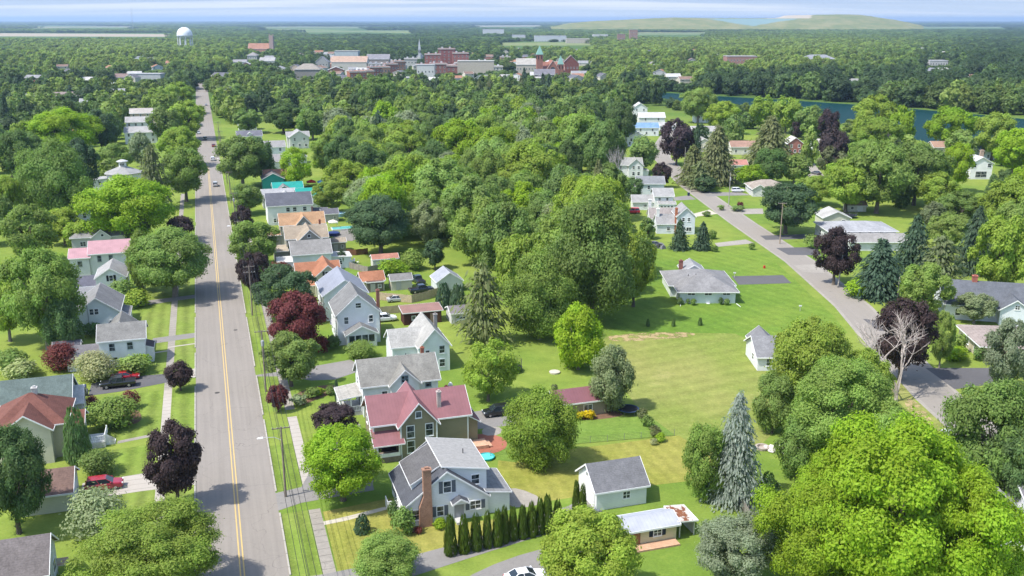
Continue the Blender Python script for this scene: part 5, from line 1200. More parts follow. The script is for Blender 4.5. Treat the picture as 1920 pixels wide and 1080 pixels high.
for fi, (poly, sp, hr, wr, cols, pc) in enumerate(FILL):
    W = [at(*p) for p in poly]; xs = [p[0] for p in W]; ys = [p[1] for p in W]
    A = abs(poly_area(W)); n = int(A / (sp * sp) * 2.2)
    for _ in range(n):
        X, Y = rt.uniform(min(xs), max(xs)), rt.uniform(min(ys), max(ys))
        px = proj(X, Y)
        if not inpoly(X, Y, W): continue
        w = rt.uniform(*wr); d = sp * rt.uniform(.85, 1.15)
        if not far_enough(X, Y, d) or not clear_ok(X, Y, w, 34 if fi in (1, 2) else 17): continue
        if 1790 < px[0] < 1885 and 330 < px[1] < 408: continue
        con = rt.random() < pc; k = rt.choice('cp') if con else rt.choice('bbbt'); hh = rt.uniform(*hr)
        place(k, X, Y, hh * (1.15 if con else 1), w * (.6 if con else 1), rt.choice(('fir', 'olive')) if con else rt.choice(cols)); addg(X, Y)
print('trees', len(TREES))
# ---------------------------------------------------------------- vehicles
def loft(mb, st_, cap=True):
    """rounded box cross-sections along x: (x, zb, zt, half width)"""
    base = len(mb.v); n = 10
    for x, zb, zt, w in st_:
        e = min(.16, (zt - zb) * .25)
        for y, z in ((-w * .9, zb), (-w, zb + e), (-w, zt - e * 1.2), (-w * .93, zt - e * .3), (-w * .8, zt), (w * .8, zt), (w * .93, zt - e * .3), (w, zt - e * 1.2), (w, zb + e), (w * .9, zb)): mb.v.append((x, y, z))
    for k in range(len(st_) - 1):
        for a in range(n):
            b = (a + 1) % n; mb.f.append((base + k * n + a, base + (k + 1) * n + a, base + (k + 1) * n + b, base + k * n + b))
    mb.f.append(tuple(range(base, base + n))); e = base + (len(st_) - 1) * n; mb.f.append(tuple(range(e + n - 1, e - 1, -1)))
def wheel_meshes(r=.33, w=.22):
    t = MB(); n = 18
    def ring(prof, mb):
        base = len(mb.v)
        for y, q in prof:
            for a in range(n): mb.v.append((q * math.cos(2 * math.pi * a / n), y, q * math.sin(2 * math.pi * a / n)))
        for k in range(len(prof) - 1):
            for a in range(n):
                b = (a + 1) % n; mb.f.append((base + k * n + a, base + k * n + b, base + (k + 1) * n + b, base + (k + 1) * n + a))
        mb.f.append(tuple(range(base, base + n))); mb.f.append(tuple(range(base + (len(prof) - 1) * n, base + len(prof) * n)))
    ring([(-w/2, r * .8), (-w/2 + .03, r), (w/2 - .03, r), (w/2, r * .8)], t)
    m = MB(); ring([(-w/2 - .012, r * .55), (-w/2 + .05, r * .62), (w/2 - .05, r * .62), (w/2 + .012, r * .55)], m)
    for k in range(5):
        a = 2 * math.pi * k / 5
        for sg in (-1, 1):
            c, s_ = math.cos(a), math.sin(a); m.box(-.02, .02, sg * (w/2 + .014) - .006, sg * (w/2 + .014) + .006, -.02, .02)
    return t.mesh('tyre', MAT['tyre']), m.mesh('rim', MAT['rim'])
WM = wheel_meshes(); WMB = wheel_meshes(.40, .27)
CARS = {}
def car_kind(k):
    if k in CARS: return CARS[k]
    b, g, r = MB(), MB(), MB(); x = {}
    if k == 'sedan':
        loft(b, [(-2.35, .38, .80, .72), (-2.25, .28, .96, .84), (-1.2, .24, 1.0, .90), (.8, .24, .98, .90), (1.9, .26, .86, .86), (2.25, .30, .74, .80), (2.36, .40, .66, .66)])
        g.hexa([(-1.75, -.82, .95), (1.15, -.82, .93), (1.15, .82, .93), (-1.75, .82, .95)], [(-1.0, -.62, 1.43), (.25, -.62, 1.43), (.25, .62, 1.43), (-1.0, .62, 1.43)])
        r.hexa([(-1.02, -.63, 1.42), (.27, -.63, 1.42), (.27, .63, 1.42), (-1.02, .63, 1.42)], [(-.9, -.55, 1.47), (.15, -.55, 1.47), (.15, .55, 1.47), (-.9, .55, 1.47)]); wx = (-1.4, 1.4); wz, wm = .33, WM; hl = (2.3, .66); tl = (-2.33, .75)
    elif k in ('suv', 'van'):
        H_ = 1.72 if k == 'suv' else 1.85
        loft(b, [(-2.3, .42, 1.0, .78), (-2.22, .32, 1.1, .88), (-1.0, .28, 1.12, .94), (.9, .28, 1.08, .94), (1.95, .30, .98, .9), (2.28, .34, .86, .84), (2.4, .44, .74, .7)])
        g.hexa([(-2.15, -.86, 1.08), (1.2, -.86, 1.05), (1.2, .86, 1.05), (-2.15, .86, 1.08)], [(-1.95, -.70, H_ - .06), (.35, -.70, H_ - .06), (.35, .70, H_ - .06), (-1.95, .70, H_ - .06)])
        r.hexa([(-2.0, -.71, H_ - .07), (.38, -.71, H_ - .07), (.38, .71, H_ - .07), (-2.0, .71, H_ - .07)], [(-1.9, -.62, H_), (.25, -.62, H_), (.25, .62, H_), (-1.9, .62, H_)]); wx = (-1.4, 1.45); wz, wm = .36, WM; hl = (2.35, .82); tl = (-2.31, .98)
    elif k == 'pickup':
        loft(b, [(-2.85, .5, 1.1, .86), (-2.8, .46, 1.16, .95), (-1.0, .42, 1.16, .98), (-.95, .42, 1.18, .98), (1.2, .42, 1.18, .98), (2.4, .44, 1.1, .95), (2.75, .5, 1.0, .9), (2.85, .55, .9, .8)])
        g.hexa([(-.85, -.88, 1.15), (1.45, -.88, 1.15), (1.45, .88, 1.15), (-.85, .88, 1.15)], [(-.7, -.72, 1.82), (.75, -.72, 1.82), (.75, .72, 1.82), (-.7, .72, 1.82)])
        r.hexa([(-.74, -.74, 1.81), (.8, -.74, 1.81), (.8, .74, 1.81), (-.74, .74, 1.81)], [(-.66, -.66, 1.89), (.65, -.66, 1.89), (.65, .66, 1.89), (-.66, .66, 1.89)])
        bed = MB(); bed.box(-2.7, -.95, -.74, .74, 1.05, 1.175); x['bed'] = bed.mesh('bed_liner', MAT['tyre']); wx = (-1.75, 1.8); wz, wm = .40, WMB; hl = (2.81, .95); tl = (-2.82, 1.0)
    # pillars over the glass
    m = MB(); gv = g.v
    for a, c in ((0, 4), (1, 5), (2, 6), (3, 7)):
        p, q = Vector(gv[a]), Vector(gv[c]); m.tube([p, q], [.045, .04], 5)
    mid0 = [(Vector(gv[0]) + Vector(gv[1])) / 2, (Vector(gv[4]) + Vector(gv[5])) / 2]; mid1 = [(Vector(gv[3]) + Vector(gv[2])) / 2, (Vector(gv[7]) + Vector(gv[6])) / 2]
    m.tube(mid0, [.05, .045], 5); m.tube(mid1, [.05, .045], 5)
    off = len(b.v); b.v += r.v; b.f += [tuple(i + off for i in f) for f in r.f]; off = len(b.v); b.v += m.v; b.f += [tuple(i + off for i in f) for f in m.f]
    hm = MB(); hm.box(-.08, .03, -.16, .16, -.07, .07); tm = MB(); tm.box(-.03, .05, -.10, .10, -.12, .12)
    mr = MB(); mr.box(-.08, .08, -.12, .12, -.07, .08)
    x.update(body=b.mesh('body', MAT['car']), glass=g.mesh('windows', MAT['car_glass']), wheels=[(a, s, wz) for a in wx for s in (-.80 if k != 'pickup' else -.86, .80 if k != 'pickup' else .86)], wm=wm, hl=hl, tl=tl, hm=hm.mesh('headlight', MAT['headlight']), tm=tm.mesh('taillight', MAT['taillight']), mr=mr.mesh('mirror', MAT['car']))
    CARS[k] = x; return x
CARN = dict(sedan=('parked_car', 'car'), suv=('parked_car', 'car'), van=('parked_van', 'van'), pickup=('pickup_truck', 'pickup truck'))
def car(k, X, Y, rot, col, label, group=None, z=0.02, name=None):
    c = car_kind(k); r = link(name or CARN[k][0], None, None, None, (X, Y, z), rot); tag(r, label, CARN[k][1], group)
    link('body', c['body'], r, col); link('windows', c['glass'], r)
    if 'bed' in c: link('bed_liner', c['bed'], r)
    for a, s, wz in c['wheels']:
        w = link('tyre', c['wm'][0], r, None, (a, s, wz)); w.name = 'wheel'; link('rim', c['wm'][1], w)
    yw = .62 if k != 'pickup' else .72
    for s in (-1, 1):
        link('headlight', c['hm'], r, None, (c['hl'][0], s * yw, c['hl'][1])); link('taillight', c['tm'], r, None, (c['tl'][0], s * (yw + .06), c['tl'][1])); link('mirror', c['mr'], r, col, (.95, s * 1.0, 1.02 if k == 'sedan' else 1.15))
    return r
def carp(k, px, py, ang, col, label, **kw): X, Y = at(px, py); return car(k, X, Y, ang, col, label, **kw)
E_ = PHI
BLK = (.012, .012, .014); REDC = (.35, .012, .02); SIL = (.42, .43, .44); WHT = (.75, .76, .77); NAVY = (.015, .022, .045)
GST = 'cars driving along the main street'; GPK = 'cars parked beside the houses'
carp('suv', 196, 916, E_, (.30, .012, .028), 'dark red hatchback parked on the pale concrete driveway', group=GPK)
X, Y = st(-17.5, 66.0); car('pickup', X, Y, E_ + math.pi, BLK, 'black pickup truck parked on the asphalt driveway', GPK)
X, Y = st(-16.6, 69.3); car('sedan', X, Y, E_, REDC, 'bright red sports car parked behind the black pickup', GPK)
carp('suv', 933, 778, E_ + math.pi, BLK, 'black hatchback parked between olive house and olive garage', group=GPK)
carp('sedan', 985, 1090, E_, WHT, 'white car cut by the bottom edge on the parking area', group=GPK)
carp('suv', 722, 602, E_, WHT, 'white car parked beside the tall white house', group=GPK)
carp('pickup', 790, 548, E_ + .1, NAVY, 'navy pickup truck parked crosswise inside the board fence', group=GPK)
carp('pickup', 783, 530, E_ + 1.75, NAVY, 'dark blue pickup parked behind the navy pickup', group=GPK)
carp('sedan', 874, 603, E_, (.35, .42, .42), 'pale grey green car behind the ragged pine', group=GPK)
carp('suv', 1383, 360, .03, WHT, 'white car parked on a driveway right of the lane', group=GPK)
carp('van', 1186, 400, math.pi, (.55, .01, .03), 'bright red van parked behind the white split level cottage', group=GPK)
carp('sedan', 1400, 307, .1, REDC, 'red car parked by the salmon roofed house', group=GPK)
carp('suv', 1500, 294, 1.2, (.35, .14, .11), 'rust red car beside the small brick house', group=GPK)
carp('sedan', 1530, 327, 2.0, (.10, .10, .11), 'dark grey car under trees near the brick house', group=GPK)
carp('van', 1778, 828, 1.25, WHT, 'white van half hidden by the right edge tree', group=GPK)
carp('sedan', 1228, 462, .1, (.10, .09, .10), 'dark car beside the twin gabled house', group=GPK)
carp('sedan', 1240, 340, .2, SIL, 'silver car beside the white farmhouse', group=GPK)
carp('suv', 8, 398, .3, BLK, 'black car at the left edge behind trees', group=GPK)
carp('sedan', 745, 565, E_, SIL, 'silver car tucked behind the tall white house', group=GPK)
for c, l, k, co, dr, lb in ((2.0, 274, 'suv', SIL, 1, 'silver car on the main street nearest the camera'), (2.2, 345, 'suv', WHT, 1, 'white car on the street beside the double crowned tree'), (-.4, 425, 'suv', BLK, -1, 'black car on the main street before the stepped white house'), (-2.0, 495, 'sedan', (.1, .1, .11), -1, 'dark grey car beyond the black car on the street'),
                         (-2.2, 570, 'suv', BLK, -1, 'dark car farther up the main street'), (2.2, 640, 'sedan', SIL, 1, 'pale car near the far end of the street'), (-3.6, 455, 'sedan', SIL, -1, 'silver car at the left kerb of the far street'), (3.4, 395, 'sedan', (.25, .02, .02), 1, 'small dark red car at the right kerb')):
    X, Y = st(c, l); car(k, X, Y, PHI + math.pi / 2 * dr, co, lb, GST, name='driving_car')
# ---------------------------------------------------------------- utility poles and wires
def pole_mesh(h, seed=0):
    m = MB(); m.tube([(0, 0, -.2), (0, 0, h * .5), (0, 0, h)], [.17, .14, .10], 8); return m.mesh('pole', MAT['matte'])
POLES = {}
def pole(X, Y, h, rot, label, lamp=0, trans=False, arms=1, col=(.23, .19, .155), group='wooden utility poles', lean=0):
    r = link('utility_pole', None, None, None, (X, Y, 0), rot); r.rotation_euler = (0, math.radians(lean), rot); tag(r, label, 'utility pole', group)
    link('pole', pole_mesh(h), r, col)
    for k in range(arms):
        z = h - .35 - k * 1.2; m = MB(); m.box(-1.15, 1.15, .13, .23, z, z + .12); a = link('crossarm', m.mesh('crossarm', MAT['matte']), r, col)
        for x in (-1.05, -.45, .45, 1.05):
            q = MB(); q.lathe([(.05, z + .125), (.065, z + .2), (.03, z + .28)], 8, (x, .18)); link('insulator', q.mesh('insulator', MAT['paint']), a, (.5, .5, .48))
    if trans: m = MB(); m.lathe([(.24, h - 2.6), (.27, h - 2.5), (.27, h - 1.75), (.18, h - 1.6)], 12, (0, -.42)); link('transformer', m.mesh('transformer', MAT['paint']), r, (.36, .37, .37))
    if lamp:
        m = MB(); m.tube([(0, 0, h - 1.9), (lamp * .9, 0, h - 1.35), (lamp * 2.3, 0, h - 1.2)], [.045, .04, .035], 6); a = link('lamp_arm', m.mesh('lamp_arm', MAT['paint']), r, (.5, .5, .5))
        m = MB(); sx = lamp * 2.3; m.hexa([(min(sx, sx + lamp * .75), -.14, h - 1.27), (max(sx, sx + lamp * .75), -.14, h - 1.27), (max(sx, sx + lamp * .75), .14, h - 1.27), (min(sx, sx + lamp * .75), .14, h - 1.27)],
                     [(min(sx, sx + lamp * .6), -.07, h - 1.12), (max(sx, sx + lamp * .6), -.07, h - 1.12), (max(sx, sx + lamp * .6), .07, h - 1.12), (min(sx, sx + lamp * .6), .07, h - 1.12)]); link('lamp_head', m.mesh('lamp_head', MAT['paint']), a, (.75, .75, .74))
    return r
ML = []
wl = ('beside the nearest kerb with a street lamp', 'between the fresh green tree and the street', 'beside the deep grey green street tree', 'by the dark purple street tree', 'in front of the double crowned street tree', 'near the first driving car', 'beyond the double crowned street tree', 'beside the far street cars', 'at the far stretch of the street', 'near the far end of the street')
PL = [(6.2, 17.5)] + [(6.2, cl(*at(492, 735))[1]), (6.4, cl(*at(465, 592))[1])] + [(6.4, 150 + 43 * k) for k in range(7)]
PL = [(6.2, -42)] + PL
for i, (c, l) in enumerate(PL):
    X, Y = st(c, l); hh = 9.9 if i in (1,) else 10.8; ML.append((X, Y, hh))
    pole(X, Y, hh, PHI, 'weathered utility pole ' + (wl[i - 1] if i else 'below the frame behind the camera'), lamp=-1 if i in (1, 4, 7) else 0, trans=i in (2, 5), arms=1 if i != 3 else 2)
def wires(P, offs, label, zoff=0.0, r=.024, sag=.9, ax=None, name='overhead_wire', group='overhead wires'):
    for j, (ox, dz) in enumerate(offs):
        m = MB(); pts = []
        for (a, b) in zip(P, P[1:]):
            d = Vector((b[0] - a[0], b[1] - a[1], 0)).normalized(); nrm = Vector((d.y, -d.x, 0)); n = 8
            for k in range(n):
                t = k / n; z = (a[2] * (1 - t) + b[2] * t) + dz - sag * 4 * t * (1 - t); pts.append((a[0] * (1 - t) + b[0] * t + nrm.x * ox, a[1] * (1 - t) + b[1] * t + nrm.y * ox, z))
        pts.append((P[-1][0] + nrm.x * ox, P[-1][1] + nrm.y * ox, P[-1][2] + dz)); m.tube(pts, [r] * len(pts), 4)
        tag(link(name, m.mesh(name, MAT['wire'])), label[j], 'wire', group)
wires(ML, ((-1.05, -.06), (-.45, -.06), (.45, -.06), (1.05, -.06), (.1, -2.2), (.1, -3.1)), ['outermost thin wire on the road side of the pole row', 'second thin wire on the road side of the pole row', 'inner thin wire on the garden side of the pole row', 'outermost thin wire on the garden side of the pole row', 'upper thick cable strung below the crossarms', 'lowest thick cable strung along the pole row'])
RP = [(1283, 325, 10.5, 'pale utility pole beside the purple tree at the lane end'), (1330, 335, 9.5, 'pale utility pole in front of the olive conifers'), (1366, 388, 11.5, 'dark thin utility pole beside the white car drive'), (1462, 457, 11.6, 'tall brown utility pole beside the dark oak'), (1571, 539, 9.6, 'leaning grey utility pole on the lawn by the purple maple'), (1682, 565, 5.6, 'short pale pole beside the fresh green tree')]
RL = []
for i, (px, py, hh, lb) in enumerate(RP):
    X, Y = at(px, py); RL.append((X, Y, hh)); pole(X, Y, hh, 0, lb, arms=1 if i in (1, 3) else 0, col=(.30, .24, .18) if i == 3 else (.32, .30, .27), lean=3 if i == 4 else 0, trans=i == 2)
wires(RL[:5], ((-.9, -.3), (.9, -.3), (0, -1.6)), ['street side wire of the lane poles', 'garden side wire of the lane poles', 'low cable of the lane poles'], sag=.8)
X, Y = at(1690, 620); wires([RL[3], (X, Y, 5.0)], ((0, -.5),), ['slanting service wire from the tall brown pole'], sag=.4)
# ---------------------------------------------------------------- fences
def fence(pts, h, label, mat='plank', col=WOODC, post=2.4, name='board_fence', gapd=0, cat='fence'):
    P = [at(*p) if isinstance(p[0], (int,)) and p[0] > 5 or len(p) == 2 and p[0] > 200 else p for p in pts] if False else pts
    mb, ps = MB(), MB()
    for (a, b) in zip(P, P[1:]):
        L = math.hypot(b[0] - a[0], b[1] - a[1]); d = ((b[0] - a[0]) / L, (b[1] - a[1]) / L); n = (d[1], -d[0]); k = int(L / .16)
        for i in range(k):
            t0, t1 = i * L / k + .01, (i + 1) * L / k - .006; hh = h + .05 * math.sin(i * 12.9)
            q = [(a[0] + d[0] * t + n[0] * o, a[1] + d[1] * t + n[1] * o) for t, o in ((t0, 0), (t1, 0), (t1, .025), (t0, .025))]
            mb.hexa([(x, y, .04) for x, y in q], [(x, y, hh) for x, y in q])
        for z in (.35, h - .3):
            q = [(a[0] + d[0] * t + n[0] * o, a[1] + d[1] * t + n[1] * o) for t, o in ((0, -.06), (L, -.06), (L, -.003), (0, -.003))]; ps.hexa([(x, y, z) for x, y in q], [(x, y, z + .09) for x, y in q])
        for i in range(int(L / post) + 1):
            x, y = a[0] + d[0] * min(L, i * post) - n[0] * .115, a[1] + d[1] * min(L, i * post) - n[1] * .115; ps.box(x - .05, x + .05, y - .05, y + .05, 0, h + .08)
    o = link(name, mb.mesh(name, MAT[mat]), None, col); tag(o, label, cat); link('fence_posts', ps.mesh('fence_posts', MAT['matte']), o, (col[0] * .8, col[1] * .8, col[2] * .8)); return o
fence(pxs((706, 562), (745, 566), (772, 568), (805, 560), (822, 553)), 1.8, 'pale timber board fence curving round the parked pickups', col=(.50, .40, .27))
fence(pxs((715, 590), (752, 586)), 1.7, 'short pale board fence beside the brown shed', col=(.45, .36, .25))
fence(pxs((650, 478), (668, 479), (690, 476)), 1.6, 'dark red brown fence under the big dark tree', col=(.16, .07, .045))
fence(pxs((655, 503), (690, 512), (715, 506)), 1.6, 'grey weathered fence behind the orange roofs', col=(.28, .25, .22))
fence(pxs((1376, 930), (1390, 955), (1410, 990)), 1.7, 'old grey board fence beside the blue spruce', col=(.26, .235, .21))
fence(pxs((8, 352), (30, 330)), 1.8, 'weathered board fence at the left edge lawn, long side', col=(.33, .28, .22)); fence(pxs((8, 353), (52, 347)), 1.8, 'weathered board fence at the left edge lawn, front side', col=(.33, .28, .22))
fence(pxs((1150, 368), (1168, 373)), 1.7, 'short brown fence beside the white split level cottage', col=(.25, .16, .11))
def wire_fence(pts, h, label):
    o = MB(); q = MB()
    for a, b in zip(pts, pts[1:]):
        L = math.hypot(b[0] - a[0], b[1] - a[1]); n = max(1, int(L / 2.5))
        for i in range(n + 1):
            x, y = a[0] + (b[0] - a[0]) * i / n, a[1] + (b[1] - a[1]) * i / n; o.tube([(x, y, 0), (x, y, h)], [.03, .03], 6)
        for k in range(5): q.tube([(a[0], a[1], .15 + k * (h - .2) / 4), (b[0], b[1], .15 + k * (h - .2) / 4)], [.012, .012], 4)
    r = link('wire_fence', o.mesh('wire_fence', MAT['matte']), None, (.2, .2, .19)); tag(r, label, 'fence'); link('fence_wires', q.mesh('fence_wires', MAT['wire']), r)
wire_fence([st(35, 20.6), st(42.5, 21.6), st(63.3, 19.4)], 1.1, 'thin wire fence between green garden and yellow lawn')
# ---------------------------------------------------------------- yard objects
def solo(name, mb, mat, col, label, cat, loc=None, rz=None, smooth=False):
    return tag(link(name, mb.mesh(name, MAT[mat], smooth), None, col, loc, rz), label, cat)
X, Y = at(912, 859); m = MB(); m.lathe([(1.1, 0), (1.2, .32), (1.14, .34), (1.06, .1), (.01, .09)], 22); o = solo('paddling_pool', m, 'paint', (.03, .42, .40), 'round turquoise paddling pool behind the cape cod roof', 'pool', (X, Y, .02))
m = MB(); m.lathe([(1.05, .24), (.01, .245)], 22); link('water', m.mesh('water', MAT['car']), o, (.10, .50, .50))
X, Y = at(642, 430); m = MB(); m.box(-3.2, 3.2, -2, 2, 0, .5); o = solo('swimming_pool', m, 'paint', (.6, .6, .58), 'rectangular turquoise swimming pool behind the tan roofed houses', 'pool', (X, Y, 0), PHI)
m = MB(); m.box(-3.0, 3.0, -1.8, 1.8, .4, .52); link('water', m.mesh('water', MAT['car']), o, (.12, .50, .48))
X, Y = at(625, 441); m = MB(); m.lathe([(1.9, 0), (1.9, .8), (1.75, .86), (.01, .9)], 20); solo('covered_pool', m, 'paint', (.015, .03, .14), 'round dark blue covered pool beside the taupe house', 'pool', (X, Y, .02))
X, Y = at(636, 405); m = MB(); m.lathe([(2.2, 0), (2.2, 1.0), (2.1, 1.0), (2.05, .8), (.01, .8)], 20); solo('covered_pool', m, 'paint', (.25, .42, .55), 'round pale blue pool near the slate roofed house', 'pool', (X, Y, .02))
def canopy(px, py, s, h, col, label, legs=(.5, .5, .5)):
    X, Y = at(px, py); r = link('canopy_tent', None, None, None, (X, Y, 0), PHI); tag(r, label, 'canopy'); m = MB()
    m.hexa([(-s, -s, h), (s, -s, h), (s, s, h), (-s, s, h)], [(-.1, -.1, h + s * .5), (.1, -.1, h + s * .5), (.1, .1, h + s * .5), (-.1, .1, h + s * .5)]); m.box(-s, s, -s - .02, -s, h - .25, h); m.box(-s - .02, -s, -s, s, h - .25, h); m.box(s, s + .02, -s, s, h - .25, h)
    link('canopy', m.mesh('canopy', MAT['matte']), r, col)
    for a in (-1, 1):
        for b in (-1, 1): m = MB(); m.tube([(a * (s - .08), b * (s - .08), 0), (a * (s - .08), b * (s - .08), h)], [.035, .035], 6); link('leg', m.mesh('leg', MAT['paint']), r, legs)
canopy(606, 352, 1.9, 2.2, (.06, .17, .34), 'blue canopy tent on the grass behind the turquoise garage'); canopy(625, 428, 1.3, 2.0, (.62, .58, .50), 'small cream canopy beside the swimming pool')
canopy(584, 350, 1.6, 1.9, (.34, .02, .03), 'red canopy under the airy lime tree', (.2, .2, .2))
def umbrella_thing():
    X, Y = at(842, 735); r = link('garden_inflatable', None, None, None, (X, Y, 0), PHI); tag(r, 'red and white inflatable bounce toy behind the olive house', 'inflatable')
    m = MB(); m.lathe([(1.1, 0), (1.25, .3), (1.1, .6), (.9, .62), (.85, .2), (.01, .2)], 18); link('base_ring', m.mesh('base_ring', MAT['paint']), r, (.55, .10, .12))
    m = MB(); m.lathe([(.35, .2), (.45, .8), (.4, 1.3), (.2, 1.6), (.02, 1.7)], 14, (.3, .2)); link('figure', m.mesh('figure', MAT['paint']), r, (.75, .74, .74)); m = MB(); m.lathe([(.3, .2), (.38, .7), (.3, 1.1), (.05, 1.3)], 12, (-.45, .1)); link('figure', m.mesh('figure', MAT['paint']), r, (.45, .03, .06))
umbrella_thing()
def boat():
    X, Y = at(757, 540); m = MB(); P = []
    loft(m, [(-2.2, .5, .6, .05), (-1.5, .2, .7, .45), (0, .1, .65, .6), (1.5, .2, .7, .45), (2.2, .5, .62, .05)]); o = solo('rowing_boat', m, 'paint', (.72, .72, .70), 'upturned white boat lying before the beige shed', 'boat', (X, Y, .1), PHI)
boat()
def rocks(px, py, n, spread, s0, s1, col, label, name='rock', seed=0):
    rr = random.Random(seed); m = MB(); X0, Y0 = at(px, py)
    for k in range(n):
        s = rr.uniform(s0, s1); X, Y = X0 + rr.gauss(0, spread), Y0 + rr.gauss(0, spread * .6)
        m = MB(); m.lathe([(s * .7, 0), (s, s * .25), (s * .8, s * .55), (s * .3, s * .7)], 7)
        m.v = [(x * rr.uniform(.8, 1.15), y * rr.uniform(.7, 1.1), z * rr.uniform(.8, 1.2)) for x, y, z in m.v]
        tag(link(name, m.mesh(name, MAT['matte']), None, col, (X, Y, 0), rr.random() * 6), label, name, label)
rocks(1470, 845, 14, 2.0, .45, 1.0, (.62, .58, .52), 'pale landscaping boulder in the rock border by the fire ring', 'boulder', 3)
X, Y = at(1429, 841); m = MB(); m.lathe([(1.0, 0), (1.05, .35), (.72, .38), (.68, .05), (.01, .05)], 14); solo('fire_ring', m, 'matte', (.36, .31, .27), 'round stone fire ring beside the pale boulders', 'fire pit', (X, Y, .02))
X, Y = at(1040, 699); m = MB(); m.lathe([(.95, 0), (.98, .25), (.7, .3), (.01, .3)], 12); solo('stone_slab', m, 'matte', (.50, .46, .38), 'flat round pale stone on the lawn behind the pine', 'stone', (X, Y, .01))
def trampoline(px, py, R, col, label, net=False):
    X, Y = at(px, py); r = link('trampoline', None, None, None, (X, Y, 0)); tag(r, label, 'trampoline'); m = MB(); m.lathe([(R, .80), (R, .86), (R * .86, .87), (R * .86, .81)], 22); link('rim_pad', m.mesh('rim_pad', MAT['matte']), r, col)
    m = MB(); m.lathe([(R * .86, .82), (.01, .80)], 22); link('mat', m.mesh('mat', MAT['tyre']), r)
    for k in range(6): a = k * math.pi / 3; m = MB(); m.tube([(math.cos(a) * R * .95, math.sin(a) * R * .95, 0), (math.cos(a) * R * .95, math.sin(a) * R * .95, 2.4 if net else .8)], [.03, .03], 5); link('leg', m.mesh('leg', MAT['paint']), r, (.15, .15, .16))
    if net:
        m = MB()
        for k in range(36): a = 2 * math.pi * k / 36; m.tube([(math.cos(a) * R * .93, math.sin(a) * R * .93, .86), (math.cos(a) * R * .93, math.sin(a) * R * .93, 2.3)], [.012, .012], 3)
        for z in (1.1, 1.4, 1.7, 2.0, 2.3): m.tube([(math.cos(2 * math.pi * k / 24) * R * .93, math.sin(2 * math.pi * k / 24) * R * .93, z) for k in range(25)], [.012] * 25, 3)
        link('safety_net', m.mesh('safety_net', MAT['wire']), r)
trampoline(1178, 775, 1.7, (.03, .05, .10), 'dark blue trampoline under the grey green tree'); trampoline(958, 696, 2.0, (.02, .02, .03), 'black netted trampoline behind the airy bright tree', True); trampoline(1594, 408, 2.1, (.04, .06, .10), 'dark netted trampoline beside the little white shed', True)
def bin_(px, py, col, label):
    X, Y = at(px, py); m = MB(); m.hexa([(-.27, -.3, 0), (.27, -.3, 0), (.27, .3, 0), (-.27, .3, 0)], [(-.33, -.38, 1.0), (.33, -.38, 1.0), (.33, .38, 1.0), (-.33, .38, 1.0)])
    o = solo('wheelie_bin', m, 'paint', col, label, 'bin', (X, Y, .02), PHI); m = MB(); m.hexa([(-.35, -.42, 1.005), (.35, -.42, 1.005), (.35, .4, 1.005), (-.35, .4, 1.005)], [(-.3, -.3, 1.1), (.3, -.3, 1.1), (.3, .36, 1.1), (-.3, .36, 1.1)]); link('lid', m.mesh('lid', MAT['paint']), o, col)
bin_(159, 734, (.01, .02, .12), 'dark blue wheelie bin behind the black pickup'); bin_(1291, 367, (.02, .03, .08), 'dark wheelie bin at the lane kerb'); bin_(162, 742, (.05, .05, .05), 'black wheelie bin beside the dark blue one')
def sign(px, py, label):
    X, Y = at(px, py); r = link('banner', None, None, None, (X, Y, 0), PHI); tag(r, label, 'banner'); m = MB(); m.box(-.62, .62, -.02, .02, 1.0, 2.0); o = link('banner_cloth', m.mesh('banner_cloth', MAT['paint']), r, (.62, .40, .40))
    m = MB(); 
    for z in (1.0, 1.35, 1.7): m.box(-.63, .63, -.024, .024, z, z + .13)
    m.box(-.63, -.15, -.026, .026, 1.55, 2.0); link('banner_stripes', m.mesh('banner_stripes', MAT['paint']), r, (.66, .6, .6))
    m = MB(); m.tube([(-.66, 0, 0), (-.66, 0, 2.05)], [.03, .03], 6); link('pole', m.mesh('pole', MAT['paint']), r, (.6, .6, .6))
sign(121, 1075, 'small faded pink flag hanging beside the bottom left house')
def table_set(px, py, label):
    X, Y = at(px, py); r = link('garden_table', None, None, None, (X, Y, 0), PHI); tag(r, label, 'garden furniture'); m = MB(); m.lathe([(.6, .68), (.6, .74), (.01, .75)], 12); link('tabletop', m.mesh('tabletop', MAT['paint']), r, (.75, .75, .72))
    for k in range(4): a = k * 1.57 + .7; m = MB(); m.tube([(math.cos(a) * .4, math.sin(a) * .4, 0), (math.cos(a) * .4, math.sin(a) * .4, .68)], [.04, .04], 5); link('leg', m.mesh('leg', MAT['paint']), r, (.7, .7, .68))
table_set(662, 494, 'white round garden table on the lawn by the flat white extension')
def chair(X, Y, rz, label):
    r = link('garden_chair', None, None, None, (X, Y, 0), rz); tag(r, label, 'garden chair', 'white garden chairs'); m = MB(); m.box(-.28, .28, -.28, .28, .4, .46); link('seat', m.mesh('seat', MAT['paint']), r, (.75, .75, .72)); m = MB(); m.hexa([(-.28, .24, .46), (.28, .24, .46), (.28, .29, .46), (-.28, .29, .46)], [(-.26, .34, 1.0), (.26, .34, 1.0), (.26, .38, 1.0), (-.26, .38, 1.0)]); link('backrest', m.mesh('backrest', MAT['paint']), r, (.75, .75, .72))
    for a in (-.24, .24):
        for b in (-.24, .24): m = MB(); m.box(a - .03, a + .03, b - .03, b + .03, 0, .4); link('leg', m.mesh('leg', MAT['paint']), r, (.75, .75, .72))
X, Y = at(662, 494)
